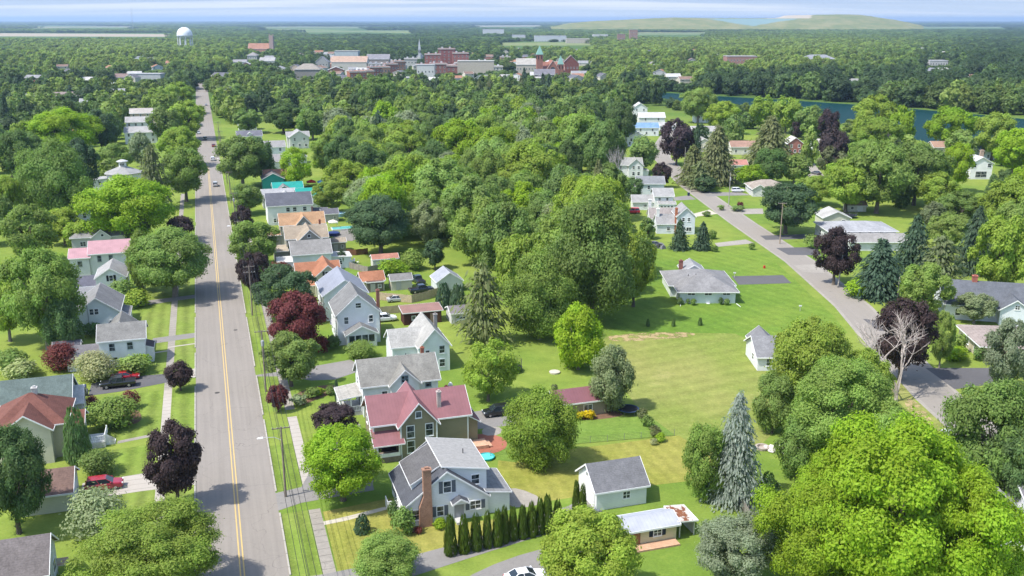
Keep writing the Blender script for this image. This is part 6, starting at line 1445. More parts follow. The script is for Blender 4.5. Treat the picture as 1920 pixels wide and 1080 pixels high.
for k, s_ in enumerate(('west', 'far', 'east', 'near')): a = k * math.pi / 2 + math.pi; chair(X - 1.2 * math.cos(a) * (1 if k % 2 == 0 else 0) * -1, Y + 1.2 * (1 if k == 1 else -1 if k == 3 else 0), [math.pi / 2, 0, -math.pi / 2, math.pi][k], 'white garden chair on the %s side of the round garden table' % s_)
def vend(px, py, s, h, col, label, name, cat):
    X, Y = at(px, py); m = MB(); m.hexa([(-s, -s * .7, 0), (s, -s * .7, 0), (s, s * .7, 0), (-s, s * .7, 0)], [(-s * .9, -s * .6, h), (s * .9, -s * .6, h), (s * .9, s * .6, h), (-s * .9, s * .6, h)]); m.lathe([(s * .3, h), (s * .2, h + .1)], 8); solo(name, m, 'paint', col, label, cat, (X, Y, 0), .2)
vend(1433, 503, .25, .7, (.5, .04, .03), 'little red hydrant on the striped ranch lawn', 'fire_hydrant', 'hydrant')
for px, py, lb in ((1377, 520, 'mailbox at the ranch driveway mouth'), (1500, 583, 'small mailbox by the lane under the leaning pole')):
    X, Y = at(px, py); m = MB(); m.tube([(0, 0, 0), (0, 0, 1.0)], [.05, .05], 6); o = solo('mailbox_post', m, 'matte', (.5, .48, .44), 'pale ' + lb, 'mailbox', (X, Y, 0)); o.name = 'mailbox'; m = MB(); m.box(-.28, .28, -.12, .12, 1.002, 1.25); link('letter_box', m.mesh('letter_box', MAT['paint']), o, (.6, .6, .6))
for k, (px, py) in enumerate(((1278, 572), (1382, 573))):
    X, Y = at(px, py); m = MB(); s = -1 if k == 0 else 1; m.tube([(0, .8, .25), (s * .5, -1.2, .08)], [.06, .06], 6); solo('downspout_pipe', m, 'paint', TRIM, 'white drain pipe lying on the lawn at the ranch house %s corner' % ('west' if k == 0 else 'east'), 'pipe', (X, Y, 0))
X, Y = at(1218, 466); rr = random.Random(4)
for k, (dx, dy, s, co) in enumerate(((0, 0, .9, (.6, .5, .5)), (2, .4, .7, (.1, .1, .11)), (3.6, -.3, .8, (.2, .2, .22)))):
    m = MB(); m.hexa([(-s, -s * .6, .02), (s, -s * .6, .02), (s, s * .6, .02), (-s, s * .6, .02)], [(-s * .8, -s * .4, s * 1.1), (s * .6, -s * .4, s * 1.1), (s * .6, s * .4, s * 1.1), (-s * .8, s * .4, s * 1.1)]); m.lathe([(s * .4, s * 1.1), (s * .3, s * 1.5), (.05, s * 1.6)], 8)
    solo('covered_grill', m, 'matte', co, ('pinkish', 'black', 'dark grey')[k] + ' covered patio item beside the twin gabled house', 'patio item', (X + dx, Y + dy, 0), .3 * k)

for c, l, lb in ((2.6, 92, 'round dark manhole cover in the right lane of the main street'), (-1.6, 58, 'round dark manhole cover in the left lane of the main street')):
    X, Y = st(c, l); m = MB(); m.lathe([(.42, 0), (.42, .006), (.36, .008), (.01, .008)], 18); solo('manhole_cover', m, 'matte', (.07, .065, .06), lb, 'manhole cover', (X, Y, .017))
# ---------------------------------------------------------------- the town beyond
TOWN = []                            # (x, y, radius) kept free of trees
def bl(label, x0, x1, yt, yb, col, roof, kind='flat', d=14, cat='building', win=3, fl=2, wm='brick', rot=0.0, extra=None, D=None):
    X0, Y = at(x0, yb); X1, _ = at(x1, yb); w = abs(X1 - X0); hgt = max(4.0, tree_h(yt, Y)); X = (X0 + X1) / 2
    col, roof = tuple(q * .8 for q in col), tuple(q * .85 for q in roof); h = House('building' if cat != 'church' else 'church', label, cat, X, Y, rot, wall=col, roof=roof, wmat=wm, rmat='matte' if kind == 'flat' else 'shingle')
    if kind == 'flat': h.shed(-w/2, w/2, 0, d, (hgt,) * 4, oh=.3, t=.5)
    elif kind == 'hip': h.hip(-w/2, w/2, 0, d, hgt * .68, hgt * .32, oh=.6)
    elif kind == 'gy': h.gable(-w/2, w/2, 0, d, hgt * .62, hgt * .38, 'y')
    else: h.gable(-w/2, w/2, 0, d, hgt * .66, hgt * .34, 'x')
    top = hgt if kind == 'flat' else hgt * .66
    for f in range(fl):
        z = .9 + f * (top - 1.0) / fl; n = max(2, min(10, int(w / 3.2)))
        h.wins('S', 0, [-w/2 + w * (i + .5) / n for i in range(n)], z, w=1.2, h=min(1.8, top / fl * .6))
    TOWN.append((X, Y, w / 2 + 2, hgt)); 
    if extra: extra(h, w, hgt)
    h.done(); return h
BR = (.25, .095, .075); SAL = (.48, .27, .2); CRM = (.56, .5, .42); GRY = (.42, .42, .44)
ROWS = [(672, 163, 15, 14, (.34, .15, .10), (.40, .21, .14), 'rust red brick shop nearest on the town brick row'), (690, 156, 13, 12, (.40, .20, .12), (.45, .26, .17), 'orange brick shop second along the town brick row'), (706, 150, 13, 13, (.24, .10, .08), (.33, .17, .13), 'dark red brick shop in the middle of the brick row'), (721, 145, 13, 11, (.45, .25, .16), (.40, .23, .16), 'pale orange brick shop beyond the row middle'), (735, 140, 14, 12, (.28, .13, .10), (.36, .2, .15), 'brown brick shop near the far end of the row'), (750, 136, 14, 13, (.34, .17, .12), (.42, .25, .18), 'reddish brick shop at the far end of the row'),
        (704, 136, 16, 10, (.42, .40, .38), (.36, .35, .36), 'grey flat building tucked behind the brick row'), (664, 150, 12, 9, (.5, .47, .43), (.44, .42, .40), 'cream low building at the near row corner'),
        (812, 131, 20, 19, (.30, .12, .10), (.34, .16, .13), 'left wing of the big red brick block'), (838, 127, 22, 24, (.27, .10, .085), (.36, .16, .13), 'tall centre of the big red brick block'), (864, 130, 20, 20, (.32, .13, .11), (.33, .17, .14), 'right wing of the big red brick block'), (800, 142, 22, 12, (.36, .18, .13), (.40, .22, .16), 'low orange brick shop before the big brick block'), (822, 144, 18, 14, (.25, .11, .09), (.34, .18, .15), 'dark low brick shop before the big brick block'), (846, 142, 20, 11, (.30, .14, .115), (.38, .19, .15), 'red low brick shop before the big brick block'), (866, 140, 16, 13, (.45, .4, .36), (.42, .38, .34), 'tan low shop at the right of the brick shops'),
        (770, 128, 16, 12, (.5, .48, .45), (.45, .44, .43), 'pale grey hall between row and brick block'), (905, 128, 18, 9, (.42, .22, .17), (.48, .44, .40), 'low brick shop with pale roof right of the block'), (930, 138, 16, 8, (.55, .52, .47), (.5, .48, .45), 'cream low shop far right of the brick block'), (948, 122, 14, 11, (.36, .2, .16), (.3, .24, .22), 'small brown brick hall left of the cream gabled hall')]
for px, yb, w_, hh, col, rf, lb in ROWS:
    X, Y = at(px, yb); h = House('building', lb, 'building', X, Y, .35 if px < 760 else .08, wall=col, roof=rf, wmat='brick', rmat='matte'); h.shed(-w_/2, w_/2, 0, 15, (hh,) * 4, oh=.25, t=.4)
    m = MB(); m.box(-w_/2 - .3, w_/2 + .3, -.45, -.02, hh - .9, hh - .02); h.part('cornice', m, 'paint', (.5, .45, .4))
    for k in range(2): m = MB(); ux = -w_ * .25 + k * w_ * .45; m.box(ux - 1.2, ux + 1.2, 5 + k * 4, 7.5 + k * 4, hh + .402, hh + 1.9); m.lathe([(.5, hh + 1.9), (.5, hh + 2.3), (.1, hh + 2.35)], 8, (ux, 6 + k * 4)); h.part('rooftop_unit', m, 'paint', (.5, .5, .5))
    fl = max(2, int(hh / 4.2))
    for f in range(fl): h.wins('S', 0, [-w_/2 + w_ * (i + .5) / 4 for i in range(4)], 1.0 + f * (hh - 1.5) / fl, w=1.3, h=1.9)
    h.done(); TOWN.append((X, Y, w_ / 2 + 1, hh))
bl('white corner building beside the town main street', 782, 815, 122, 152, (.66, .66, .63), (.5, .5, .5), fl=2, d=12)
bl('pale flat roofed building right of the brick block', 858, 926, 115, 142, CRM, (.6, .58, .53), fl=1, d=18)
bl('long grey slate roofed hall left of the town street', 688, 730, 102, 128, (.35, .3, .28), (.34, .33, .36), 'gx', fl=1, d=16)
bl('long cream building with pale salmon roof', 622, 688, 106, 136, (.62, .58, .52), (.60, .42, .32), 'gx', fl=1, d=22, wm='siding')
bl('pale office block beyond the salmon roof', 628, 672, 96, 118, (.55, .6, .62), (.55, .52, .48), fl=1, d=20, wm='siding')
bl('low cream flat building in front of the church', 990, 1052, 147, 168, (.62, .57, .48), (.66, .62, .55), fl=1, d=14, wm='siding')
bl('cream gabled hall left of the church', 968, 1006, 110, 142, CRM, (.55, .52, .47), 'gx', fl=2, d=16, wm='siding')
bl('low white shop with pale flat roof near the trees', 752, 790, 146, 166, (.6, .6, .57), (.66, .66, .63), fl=1, d=10, wm='siding')
bl('grey brown house before the church', 1002, 1040, 130, 158, (.28, .22, .22), (.27, .26, .29), 'gx', fl=2, d=12, wm='siding')
bl('brick house right of the church', 1055, 1085, 104, 142, BR, (.3, .2, .19), 'gy', fl=2, d=12)
bl('white mansard house on the far left hill', 464, 482, 98, 116, (.62, .61, .58), (.4, .38, .37), 'hip', fl=2, d=16, wm='siding')
bl('white porch house beside the white mansard house', 487, 515, 108, 126, (.68, .67, .65), (.5, .49, .48), 'gx', fl=2, d=14, wm='siding')
bl('small white house with grey roof near the mansard house', 436, 462, 112, 124, (.58, .57, .57), (.38, .37, .38), 'gx', fl=1, d=12, wm='siding')
bl('grey gabled house left of the salmon roof', 592, 616, 106, 132, (.45, .45, .44), (.33, .33, .35), 'gy', fl=2, d=12, wm='siding')
bl('low salmon roofed shop near the grey gabled house', 620, 650, 108, 126, (.6, .5, .44), (.58, .38, .28), 'gx', fl=1, d=12, wm='siding')
bl('white warehouse with bright roof far behind the town', 1002, 1062, 68, 78, (.64, .66, .68), (.70, .71, .72), fl=1, d=60, wm='siding')
bl('tan warehouse beside the bright roofed warehouse', 1062, 1106, 73, 81, (.55, .5, .42), (.62, .57, .48), fl=1, d=40, wm='siding')
bl('white plant building with a tall block far away', 960, 985, 66, 77, (.66, .66, .67), (.66, .66, .67), fl=1, d=40, wm='siding')
bl('white long factory far right of the warehouses', 1112, 1140, 65, 74, (.68, .66, .64), (.7, .68, .66), fl=1, d=40, wm='siding')
bl('distant tan brick tower block on the horizon woods', 1180, 1195, 56, 80, (.40, .25, .19), (.35, .24, .2), fl=4, d=14)
bl('low brick building beside the distant tower block', 1158, 1172, 64, 82, (.38, .24, .19), (.36, .25, .2), fl=2, d=14)
bl('tiny white sheds far across the woods', 905, 945, 55, 68, (.66, .67, .67), (.68, .69, .7), fl=1, d=30, wm='siding')
bl('long brick school with pale roof across the lake', 1362, 1418, 106, 132, (.42, .24, .2), (.5, .46, .45), fl=3, d=22)
bl('brick mansard building across the lake', 1506, 1566, 103, 126, (.36, .17, .14), (.36, .37, .40), 'hip', fl=2, d=22)
bl('white topped building in the trees across the lake', 1742, 1776, 114, 130, (.6, .58, .56), (.66, .65, .65), fl=2, d=16, wm='siding')
bl('tan gabled house on the far lake shore', 1742, 1762, 128, 146, (.52, .33, .25), (.33, .34, .38), 'gy', fl=2, d=14)
bl('brown roofed house on the far lake shore', 1816, 1836, 140, 154, (.45, .35, .31), (.42, .25, .2), 'gx', fl=1, d=12)
bl('white cottage in the woods beyond the lake', 1332, 1346, 101, 112, (.66, .66, .65), (.6, .6, .6), 'gx', fl=1, d=10, wm='siding')
bl('white house with red roof beyond the lake', 1300, 1320, 92, 104, (.62, .55, .52), (.45, .2, .17), 'gx', fl=1, d=10, wm='siding')
bl('grey cottage under the far shore trees', 1595, 1615, 148, 160, (.5, .52, .5), (.45, .45, .43), 'gx', fl=1, d=9, wm='siding')
bl('pale house above the small lake house roofs', 1208, 1226, 116, 130, (.6, .58, .55), (.5, .47, .44), 'gx', fl=1, d=10, wm='siding')
bl('grey domed barn alone in a clearing near the town', 756, 782, 180, 205, (.46, .5, .55), (.50, .54, .60), 'gx', fl=1, d=12, wm='siding')
bl('small building with bright red roof in the woods', 764, 780, 231, 245, (.3, .1, .08), (.55, .12, .07), 'gx', fl=1, d=8, wm='siding')
bl('dark hip roofed pavilion near the bridge', 553, 600, 120, 150, (.3, .28, .26), (.42, .38, .33), 'hip', fl=1, d=16)
bl('brown roofed hall deep in the left trees', 212, 262, 139, 156, (.42, .34, .31), (.33, .24, .22), 'gx', fl=1, d=18, wm='siding')
bl('pale flat clinic deep in the left trees', 242, 302, 139, 156, (.6, .6, .6), (.5, .5, .52), fl=1, d=14, wm='siding')
bl('low white house with blue grey roof in the left trees', 192, 216, 155, 168, (.62, .62, .62), (.45, .47, .52), 'gx', fl=1, d=10, wm='siding')
bl('grey white house at the left edge of the frame', 0, 14, 180, 196, (.6, .6, .6), (.4, .4, .42), 'gx', fl=1, d=10, wm='siding')
bl('tall pale house beside the far purple tree', 418, 437, 164, 196, (.6, .6, .58), (.36, .33, .34), 'gy', fl=2, d=10, wm='siding')
bl('low pale concrete building across the bridge', 598, 628, 158, 176, (.55, .55, .54), (.58, .57, .55), fl=1, d=12, wm='siding')
# churches
def spire(h, x, y, w, zt, zs, col, rc_, name='tower'):
    m = MB(); m.box(x - w/2, x + w/2, y - w/2, y + w/2, 0, zt); h.part(name, m, 'brick', col)
    m = MB()
    for a in range(4):
        for q in (-.26, .26):
            c_, s_ = [(0, -1), (1, 0), (0, 1), (-1, 0)][a]; px, py = x + c_ * (w/2 + .02) + (q * w if s_ else 0), y + s_ * (w/2 + .02) + (q * w if c_ else 0); m.box(px - .35, px + .35, py - .35, py + .35, zt - 4.5, zt - 1.2)
    h.part('belfry_opening', m, 'dark_interior'); e = w/2 + .4
    m = MB(); i0 = [(x - e, y - e, zt), (x + e, y - e, zt), (x + e, y + e, zt), (x - e, y + e, zt)]; m.hexa(i0, [(x - .1, y - .1, zs), (x + .1, y - .1, zs), (x + .1, y + .1, zs), (x - .1, y + .1, zs)]); h.part('spire', m, 'matte', rc_)
GREEN_CU = (.20, .36, .31)
X, Y = at(1035, 148); h = House('church', 'red brick church with copper green spires in the town', 'church', X, Y, .1, wall=(.33, .15, .11), roof=(.40, .19, .14), wmat='brick')
h.gable(-14, 14, 6, 20, 9, 8, 'x'); h.gable(-6, 7, -2, 22, 10, 9, 'y'); spire(h, -13, 3, 6.5, 25, 34, (.33, .15, .11), GREEN_CU); spire(h, 9, 1, 5.5, 15, 24, (.33, .15, .11), GREEN_CU); m = MB(); m.lathe([(2.4, -.02), (2.4, .06)], 16); o = link('rose_window', m.mesh('rose_window', MAT['glass']), h.root, None, (.5, -2.0, 10)); o.rotation_euler = (math.pi / 2, 0, 0)
h.wins('S', -2, (-3.5, .5, 4.5), 2.5, w=1.3, h=3.4); h.done(); TOWN.append((X, Y, 20, 22))
X, Y = at(490, 105); h = House('church', 'distant brick church with a square tower on the left', 'church', X, Y, 0, wall=(.42, .22, .17), roof=(.46, .25, .18), wmat='brick'); h.gable(-22, 14, 0, 14, 12, 9, 'x'); m = MB(); m.box(14.2, 21, 2, 9, 0, 34); 
for a, b in ((14.4, 2.2), (20.2, 2.2), (14.4, 8.2), (20.2, 8.2)): m.box(a, a + .6, b, b + .6, 34, 36.5)
h.part('tower', m, 'brick', (.40, .30, .27)); h.wins('S', 0, (-16, -10, -4, 2, 8), 3, w=1.6, h=4); h.done(); TOWN.append((X, Y, 26, 24))
X, Y = at(624, 118); h = House('church', 'slender white steeple among the town trees', 'church', X + 120, Y + 60, 0, wall=(.62, .62, .62), roof=(.4, .4, .42)); h.gable(-5, 5, 0, 16, 7, 5, 'y'); spire(h, 0, -1.6, 3.2, 17, 33, (.6, .6, .6), (.42, .44, .46)); h.done(); TOWN.append((X + 120, Y + 60, 8, 18))
# bridge
X, Y = at(585, 160); r = link('bridge', None, None, None, (X, Y, 0), .25); tag(r, 'long flat concrete road bridge left of the town centre', 'bridge'); m = MB(); m.box(-17, 17, -3.5, 3.5, 5.0, 6.0); m.box(-17, 17, -3.75, -3.51, 5.3, 7.0); m.box(-17, 17, 3.51, 3.75, 5.3, 7.0); link('bridge_deck', m.mesh('bridge_deck', MAT['matte']), r, (.33, .30, .26))
for x in (-12, 0, 12): m = MB(); m.box(x - .8, x + .8, -3, 3, 0, 4.99); link('bridge_pier', m.mesh('bridge_pier', MAT['matte']), r, (.3, .28, .25))
TOWN.append((X, Y, 18, 7))
# water tower
def water_tower():
    D = 1900.0; X = (346 - 960) / F * (D * CP + 25 * SP); Y = D; r = link('water_tower', None, None, None, (X, Y, 0)); tag(r, 'white water tower with a domed tank on eight legs', 'water tower')
    R = 14.6; z0 = tree_h(82, Y) + 12; zt = tree_h(51, Y); zb = tree_h(71, Y)
    prof = [(.6, zb - 2.5), (4, zb - 2.0), (10, zb - .6), (13.4, zb + 1.6), (R, zb + 4.2)]; hh = zt - zb - 5
    prof += [(R, zb + 5.2)] + [(R * math.cos(a * math.pi / 16), zb + 5.2 + hh * math.sin(a * math.pi / 16)) for a in range(1, 8)] + [(.5, zt)]
    m = MB(); m.lathe(prof, 28); link('tank', m.mesh('tank', MAT['paint'], True), r, (.74, .75, .76))
    for k in range(8):
        a = 2 * math.pi * (k + .5) / 8; m = MB(); m.tube([(13.6 * math.cos(a), 13.6 * math.sin(a), 0), (13.2 * math.cos(a), 13.2 * math.sin(a), zb + 2.5)], [.95, .85], 8); link('leg', m.mesh('leg', MAT['paint']), r, (.68, .69, .70))
    m = MB(); m.tube([(0, 0, 0), (0, 0, zb - 2)], [1.3, 1.3], 12); link('riser_pipe', m.mesh('riser_pipe', MAT['paint']), r, (.66, .67, .68)); m = MB(); m.lathe([(R + .1, zb + 4.3), (R + 1.1, zb + 4.35), (R + 1.1, zb + 4.8), (R + .1, zb + 4.85)], 28); link('walkway', m.mesh('walkway', MAT['paint']), r, (.6, .61, .62))
    TOWN.append((X, Y, 16, 60))
water_tower()
def mast():
    D = 5200.0; X = (274 - 960) / F * D; hh = tree_h(15, D); m = MB(); m.tube([(0, 0, 0), (0, 0, hh)], [1.2, .7], 4)
    o = link('radio_mast', m.mesh('radio_mast', MAT['paint']), None, (.42, .40, .42), (X, D, 0)); tag(o, 'thin tall radio mast on the left horizon', 'mast')
mast()
# ---------------------------------------------------------------- landfill hill, far fields
def hill():
    D = 5600.0; n, k = 90, 14; mb = MB(); prof = [(1035, 50), (1060, 44), (1100, 40), (1150, 37.5), (1210, 34), (1260, 32.5), (1320, 33.5), (1400, 34), (1440, 33), (1452, 28.5), (1500, 27.5), (1560, 26.5), (1590, 27.5), (1620, 32), (1650, 37), (1675, 42), (1700, 47)]
    def top(x):
        for (a, b), (c, e) in zip(prof, prof[1:]):
            if a <= x <= c: t = (x - a) / (c - a); return b + (e - b) * t
        return 50
    rr = random.Random(2)
    for j in range(k + 1):
        t = j / k; pr = math.sin(min(1, t * 1.35) * math.pi / 2) if t < .74 else max(0, (1 - t) / .26)
        for i in range(n + 1):
            x = 1030 + 675 * i / n; z = max(0, tree_h(top(x), D + 450)) * pr; mb.v.append(((x - 960) / F * (D + 900 * t), D + 900 * t, z - .5 + rr.gauss(0, .6)))
    for j in range(k):
        for i in range(n): a = j * (n + 1) + i; mb.f.append((a, a + 1, a + n + 2, a + n + 1))
    m, nt, out = newmat('landfill'); g = NT(nt); geo = g.n('ShaderNodeNewGeometry'); p = geo.outputs['Position']; sep = g.n('ShaderNodeSeparateXYZ'); g.set(sep.inputs[0], p)
    n1 = g.noise(p, .009, 8, .75); col = g.mix(g.ramp(n1, .35, .65), (.125, .155, .035, 1), (.235, .215, .085, 1)); u = g.math('DIVIDE', sep.outputs[0], sep.outputs[1])
    u = g.math('ADD', u, g.math('MULTIPLY', g.math('SUBTRACT', n1, .5), .02)); zz = g.math('MULTIPLY', sep.outputs[2], 0.0011)
    uu = g.math('SUBTRACT', u, zz); a = g.math('MULTIPLY', g.ramp(g.math('ADD', u, zz), (1338 - 960) / F + .055, (1348 - 960) / F + .055), g.math('SUBTRACT', 1, g.ramp(g.math('SUBTRACT', u, zz), (1455 - 960) / F - .062, (1462 - 960) / F - .062)))
    col = g.mix(g.math('MULTIPLY', a, g.math('LESS_THAN', sep.outputs[2], 66.5)), col, (.17, .25, .235, 1))
    b = g.math('MULTIPLY', g.math('MULTIPLY', g.math('GREATER_THAN', u, (1420 - 960) / F), g.math('LESS_THAN', u, (1500 - 960) / F)), g.math('GREATER_THAN', sep.outputs[2], 68)); col = g.mix(g.math('MULTIPLY', b, .8), col, (.46, .38, .30, 1))
    principled(g, out, col, .9, .1); o = link('hill', mb.mesh('hill', m, True)); tag(o, 'broad grassy landfill hill with a pale covered slope on the horizon', 'hill', None, 'structure')
hill()
def field(pts, col, label):
    m = plainmat('field_' + label[-12:], col, .95, .1); sheet('field', pxs(*pts), .05, m, None, label, 'field')
FIELDS = [((-60, 62), (330, 64), (330, 69), (-60, 68), (.33, .28, .21), 'beige crop field beyond the far left woods'), ((480, 50.5), (700, 50), (700, 53), (480, 53.5), (.13, .165, .07), 'thin green field on the left horizon'), ((880, 48), (1020, 47.5), (1020, 50), (880, 50.5), (.24, .22, .16), 'thin pale field on the horizon beside the hill'),
          ((1700, 50.5), (1900, 50), (1900, 52.5), (1700, 53), (.12, .16, .07), 'thin green field on the right horizon'), ((940, 80), (1110, 79), (1112, 85), (942, 86), (.17, .20, .08), 'light green clearing by the far warehouses'), ((560, 58), (780, 57), (780, 60), (560, 61), (.14, .18, .07), 'long light green meadow far beyond the town'), ((60, 50), (260, 49.5), (260, 51.5), (60, 52), (.20, .20, .12), 'faint straw field on the far left horizon'), ((1180, 62), (1330, 61), (1330, 65), (1180, 66), (.13, .17, .07), 'light green field below the landfill hill')]
for q in FIELDS: field(q[:4], q[4], q[5])
# ---------------------------------------------------------------- forest
FOREST_COLS = [(.076, .126, .050), (.100, .160, .052), (.132, .196, .056), (.166, .234, .060), (.208, .278, .066), (.245, .312, .076)]
fcol = bpy.data.collections.new('forest_kinds')      # source trees, not linked to the scene
def fsrc(name, me): o = bpy.data.objects.new(name, me); fcol.objects.link(o); return o
fm = [leafmat('forest_leaf_%d' % i, c) for i, c in enumerate(FOREST_COLS)]
for i in range(6):
    P, N, t = crown_points(200 + i, 30, 1300, zlo=.0, lobe=(.11, .17)); fsrc('a%02d' % i, leaf_mesh('forest_crown', P, N, None, .06, t, fm[i]))
gcol = bpy.data.collections.new('grove_kinds')
for i in range(4):
    Ps, Ns, ts = [], [], []; rr = np.random.default_rng(300 + i)
    for k in range(11):
        P, N, t = crown_points(300 + 20 * i + k, 9, 130, zlo=.0, lobe=(.2, .3)); s = rr.uniform(.2, .34); c = rr.uniform(-.42, .42, 2)
        Ps.append(P * np.array([s, s, rr.uniform(.7, 1.0)]) + np.array([c[0], c[1], 0])); Ns.append(N); ts.append(t * .5 + rr.random() * .5)
    o = bpy.data.objects.new('g%02d' % i, leaf_mesh('grove', np.concatenate(Ps), np.concatenate(Ns), None, .05, np.concatenate(ts), fm[i + 1])); gcol.objects.link(o)
def forest(name, pts, coll, label):
    me = bpy.data.meshes.new(name); n = len(pts); me.vertices.add(n); a = np.array(pts, dtype=np.float64)
    co = np.zeros((n, 3)); co[:, :2] = a[:, :2]; co[:, 2] = -.3; me.vertices.foreach_set('co', co.reshape(-1))
    q = me.attributes.new('rot', 'FLOAT', 'POINT'); q.data.foreach_set('value', a[:, 2].astype(np.float32))
    q = me.attributes.new('scl', 'FLOAT_VECTOR', 'POINT'); q.data.foreach_set('vector', np.stack([a[:, 3], a[:, 3], a[:, 4]], 1).reshape(-1).astype(np.float32))
    q = me.attributes.new('idx', 'INT', 'POINT'); q.data.foreach_set('value', a[:, 5].astype(np.int32)); me.update()
    o = link(name, me); tag(o, label, 'forest', None, 'stuff')
    ng = bpy.data.node_groups.new(name, 'GeometryNodeTree'); ng.interface.new_socket('Geometry', in_out='INPUT', socket_type='NodeSocketGeometry'); ng.interface.new_socket('Geometry', in_out='OUTPUT', socket_type='NodeSocketGeometry')
    N = ng.nodes; L = ng.links; gi = N.new('NodeGroupInput'); go = N.new('NodeGroupOutput'); ip = N.new('GeometryNodeInstanceOnPoints'); ci = N.new('GeometryNodeCollectionInfo')
    ci.inputs[0].default_value = coll; ci.inputs[1].default_value = True; ci.inputs[2].default_value = True; ip.inputs['Pick Instance'].default_value = True
    def na(nm, dt): x = N.new('GeometryNodeInputNamedAttribute'); x.data_type = dt; x.inputs[0].default_value = nm; return x.outputs[0]
    cx = N.new('ShaderNodeCombineXYZ'); L.new(na('rot', 'FLOAT'), cx.inputs[2]); L.new(gi.outputs[0], ip.inputs['Points']); L.new(ci.outputs[0], ip.inputs['Instance']); L.new(na('idx', 'INT'), ip.inputs['Instance Index']); L.new(cx.outputs[0], ip.inputs['Rotation']); L.new(na('scl', 'FLOAT_VECTOR'), ip.inputs['Scale']); L.new(ip.outputs[0], go.inputs[0])
    md = o.modifiers.new('scatter', 'NODES'); md.node_group = ng; return o
fr = random.Random(5)
LK = LAKE
BEACH = [(at(x, y)) for x, y in ((1200, 171), (1340, 180), (1480, 188), (1600, 196), (1720, 205), (1800, 212), (1930, 224), (2060, 240))]
def town_ok(X, Y, hgt):
    """tallest tree that still leaves the town's roofs in view from up here; 0 = no tree"""
    for (tx, ty, r, th) in TG:
        if abs(ty - Y) > 150: continue
        if math.hypot(X - tx, Y - ty - 6) < r + 6: return 0
        dy = ty - Y
        if 0 < dy < 150 and abs(X - tx * Y / ty) < r + 4: hgt = min(hgt, th * .5 + dy * H / ty)
    return hgt if hgt > 4.5 else 0
def behind_lake(X, Y):
    x, y = proj(X, Y)
    if x < 1180: return True
    for (a, b) in zip(((1180, 168), (1340, 179), (1480, 187), (1600, 195), (1720, 204), (1800, 211), (1930, 223), (2060, 239)), ((1340, 179), (1480, 187), (1600, 195), (1720, 204), (1800, 211), (1930, 223), (2060, 239), (2500, 290))):
        if a[0] <= x <= b[0]: return y < a[1] + (b[1] - a[1]) * (x - a[0]) / (b[0] - a[0]) - 1
    return False
# small houses scattered through the town, each one a thing of its own
TL = [('the brick church', *at(1035, 148)), ('the big brick block', *at(842, 128)), ('the salmon roofed building', *at(655, 136)), ('the white mansard house', *at(473, 128)), ('the brick school', *at(1390, 150)), ('the concrete bridge', *at(585, 160)), ('the warehouses', *at(1030, 90)), ('the brick row', *at(720, 150)), ('the clinic', *at(272, 176)), ('the mansard building', *at(1536, 140)), ('the water tower', *at(346, 100))]
th = random.Random(21); small = []
WC = (('white', (.68, .68, .67)), ('cream', (.58, .53, .44)), ('grey', (.42, .43, .44)), ('brick', (.30, .14, .11)), ('tan', (.46, .36, .28)), ('pale blue', (.5, .56, .62)))
RC = (('grey', (.34, .34, .35)), ('pale', (.58, .57, .55)), ('brown', (.28, .19, .15)), ('dark', (.16, .16, .18)), ('orange', (.42, .22, .14)))
while len(small) < 96:
    if len(small) < 30: px, py = th.uniform(540, 1090), th.uniform(100, 165)
    elif len(small) < 72: px, py = th.uniform(420, 1320), th.uniform(104, 172)
    elif len(small) < 84: px, py = th.uniform(1290, 1900), th.uniform(98, 150)
    else: px, py = th.uniform(60, 420), th.uniform(112, 165)
    X, Y = at(px, py)
    if any(math.hypot(X - a, Y - b) < r + 14 for a, b, r, _ in TOWN) or abs(cl(X, Y)[0]) < 14 or not behind_lake(X, Y - 10): continue
    (wn, wc), (rn, rc_) = th.choice(WC[:3] if th.random() < .6 else WC), th.choice(RC); w, d, hh = th.uniform(9, 17), th.uniform(9, 13), th.uniform(4.5, 8)
    best = min(TL, key=lambda L: math.hypot(L[1] - X, L[2] - Y)); dx, dy = X - best[1] * Y / best[2], Y - best[2]
    rel = ('right of' if dx > 0 else 'left of') if abs(dx) > abs(dy) * .5 else ('behind' if dy > 0 else 'in front of')
    small.append((X, Y, w, d, hh, wc, rc_, '%s house with %s roof %s %s' % (wn, rn, rel, best[0]))); TOWN.append((X, Y, w / 2 + 1, hh * .9))
sl = {}; ORD_ = ['first', 'second', 'third', 'fourth', 'fifth', 'sixth', 'seventh', 'eighth', 'ninth', 'tenth']
for s_ in small: sl.setdefault(s_[7], []).append(s_)
for lb, L_ in sl.items():
    L_.sort(key=lambda s_: s_[0] / s_[1])
    for i, (X, Y, w, d, hh, wc, rc_, _) in enumerate(L_):
        lb2 = lb if len(L_) == 1 else lb + ', ' + ORD_[i] + ' from left'
        h = House('house', lb2, 'house', X, Y, th.uniform(-.5, .5), wall=wc, roof=rc_, group='small houses of the far town'); ax = th.choice('xy'); h.gable(-w/2, w/2, 0, d, hh, th.uniform(2, 3.2), ax)
        h.wins('S', 0, (-w * .3, 0, w * .3), 1.0, w=1.1, h=1.5); h.wins('S', 0, (-w * .3, w * .3), hh - 1.9, w=1.1, h=1.4); h.done()
TG = [((X), (Y), r, h) for X, Y, r, h in TOWN] + [(h.X, h.Y, 8, 7) for h in HOUSES if h.Y > 560]
FARP = []; STUFF = []
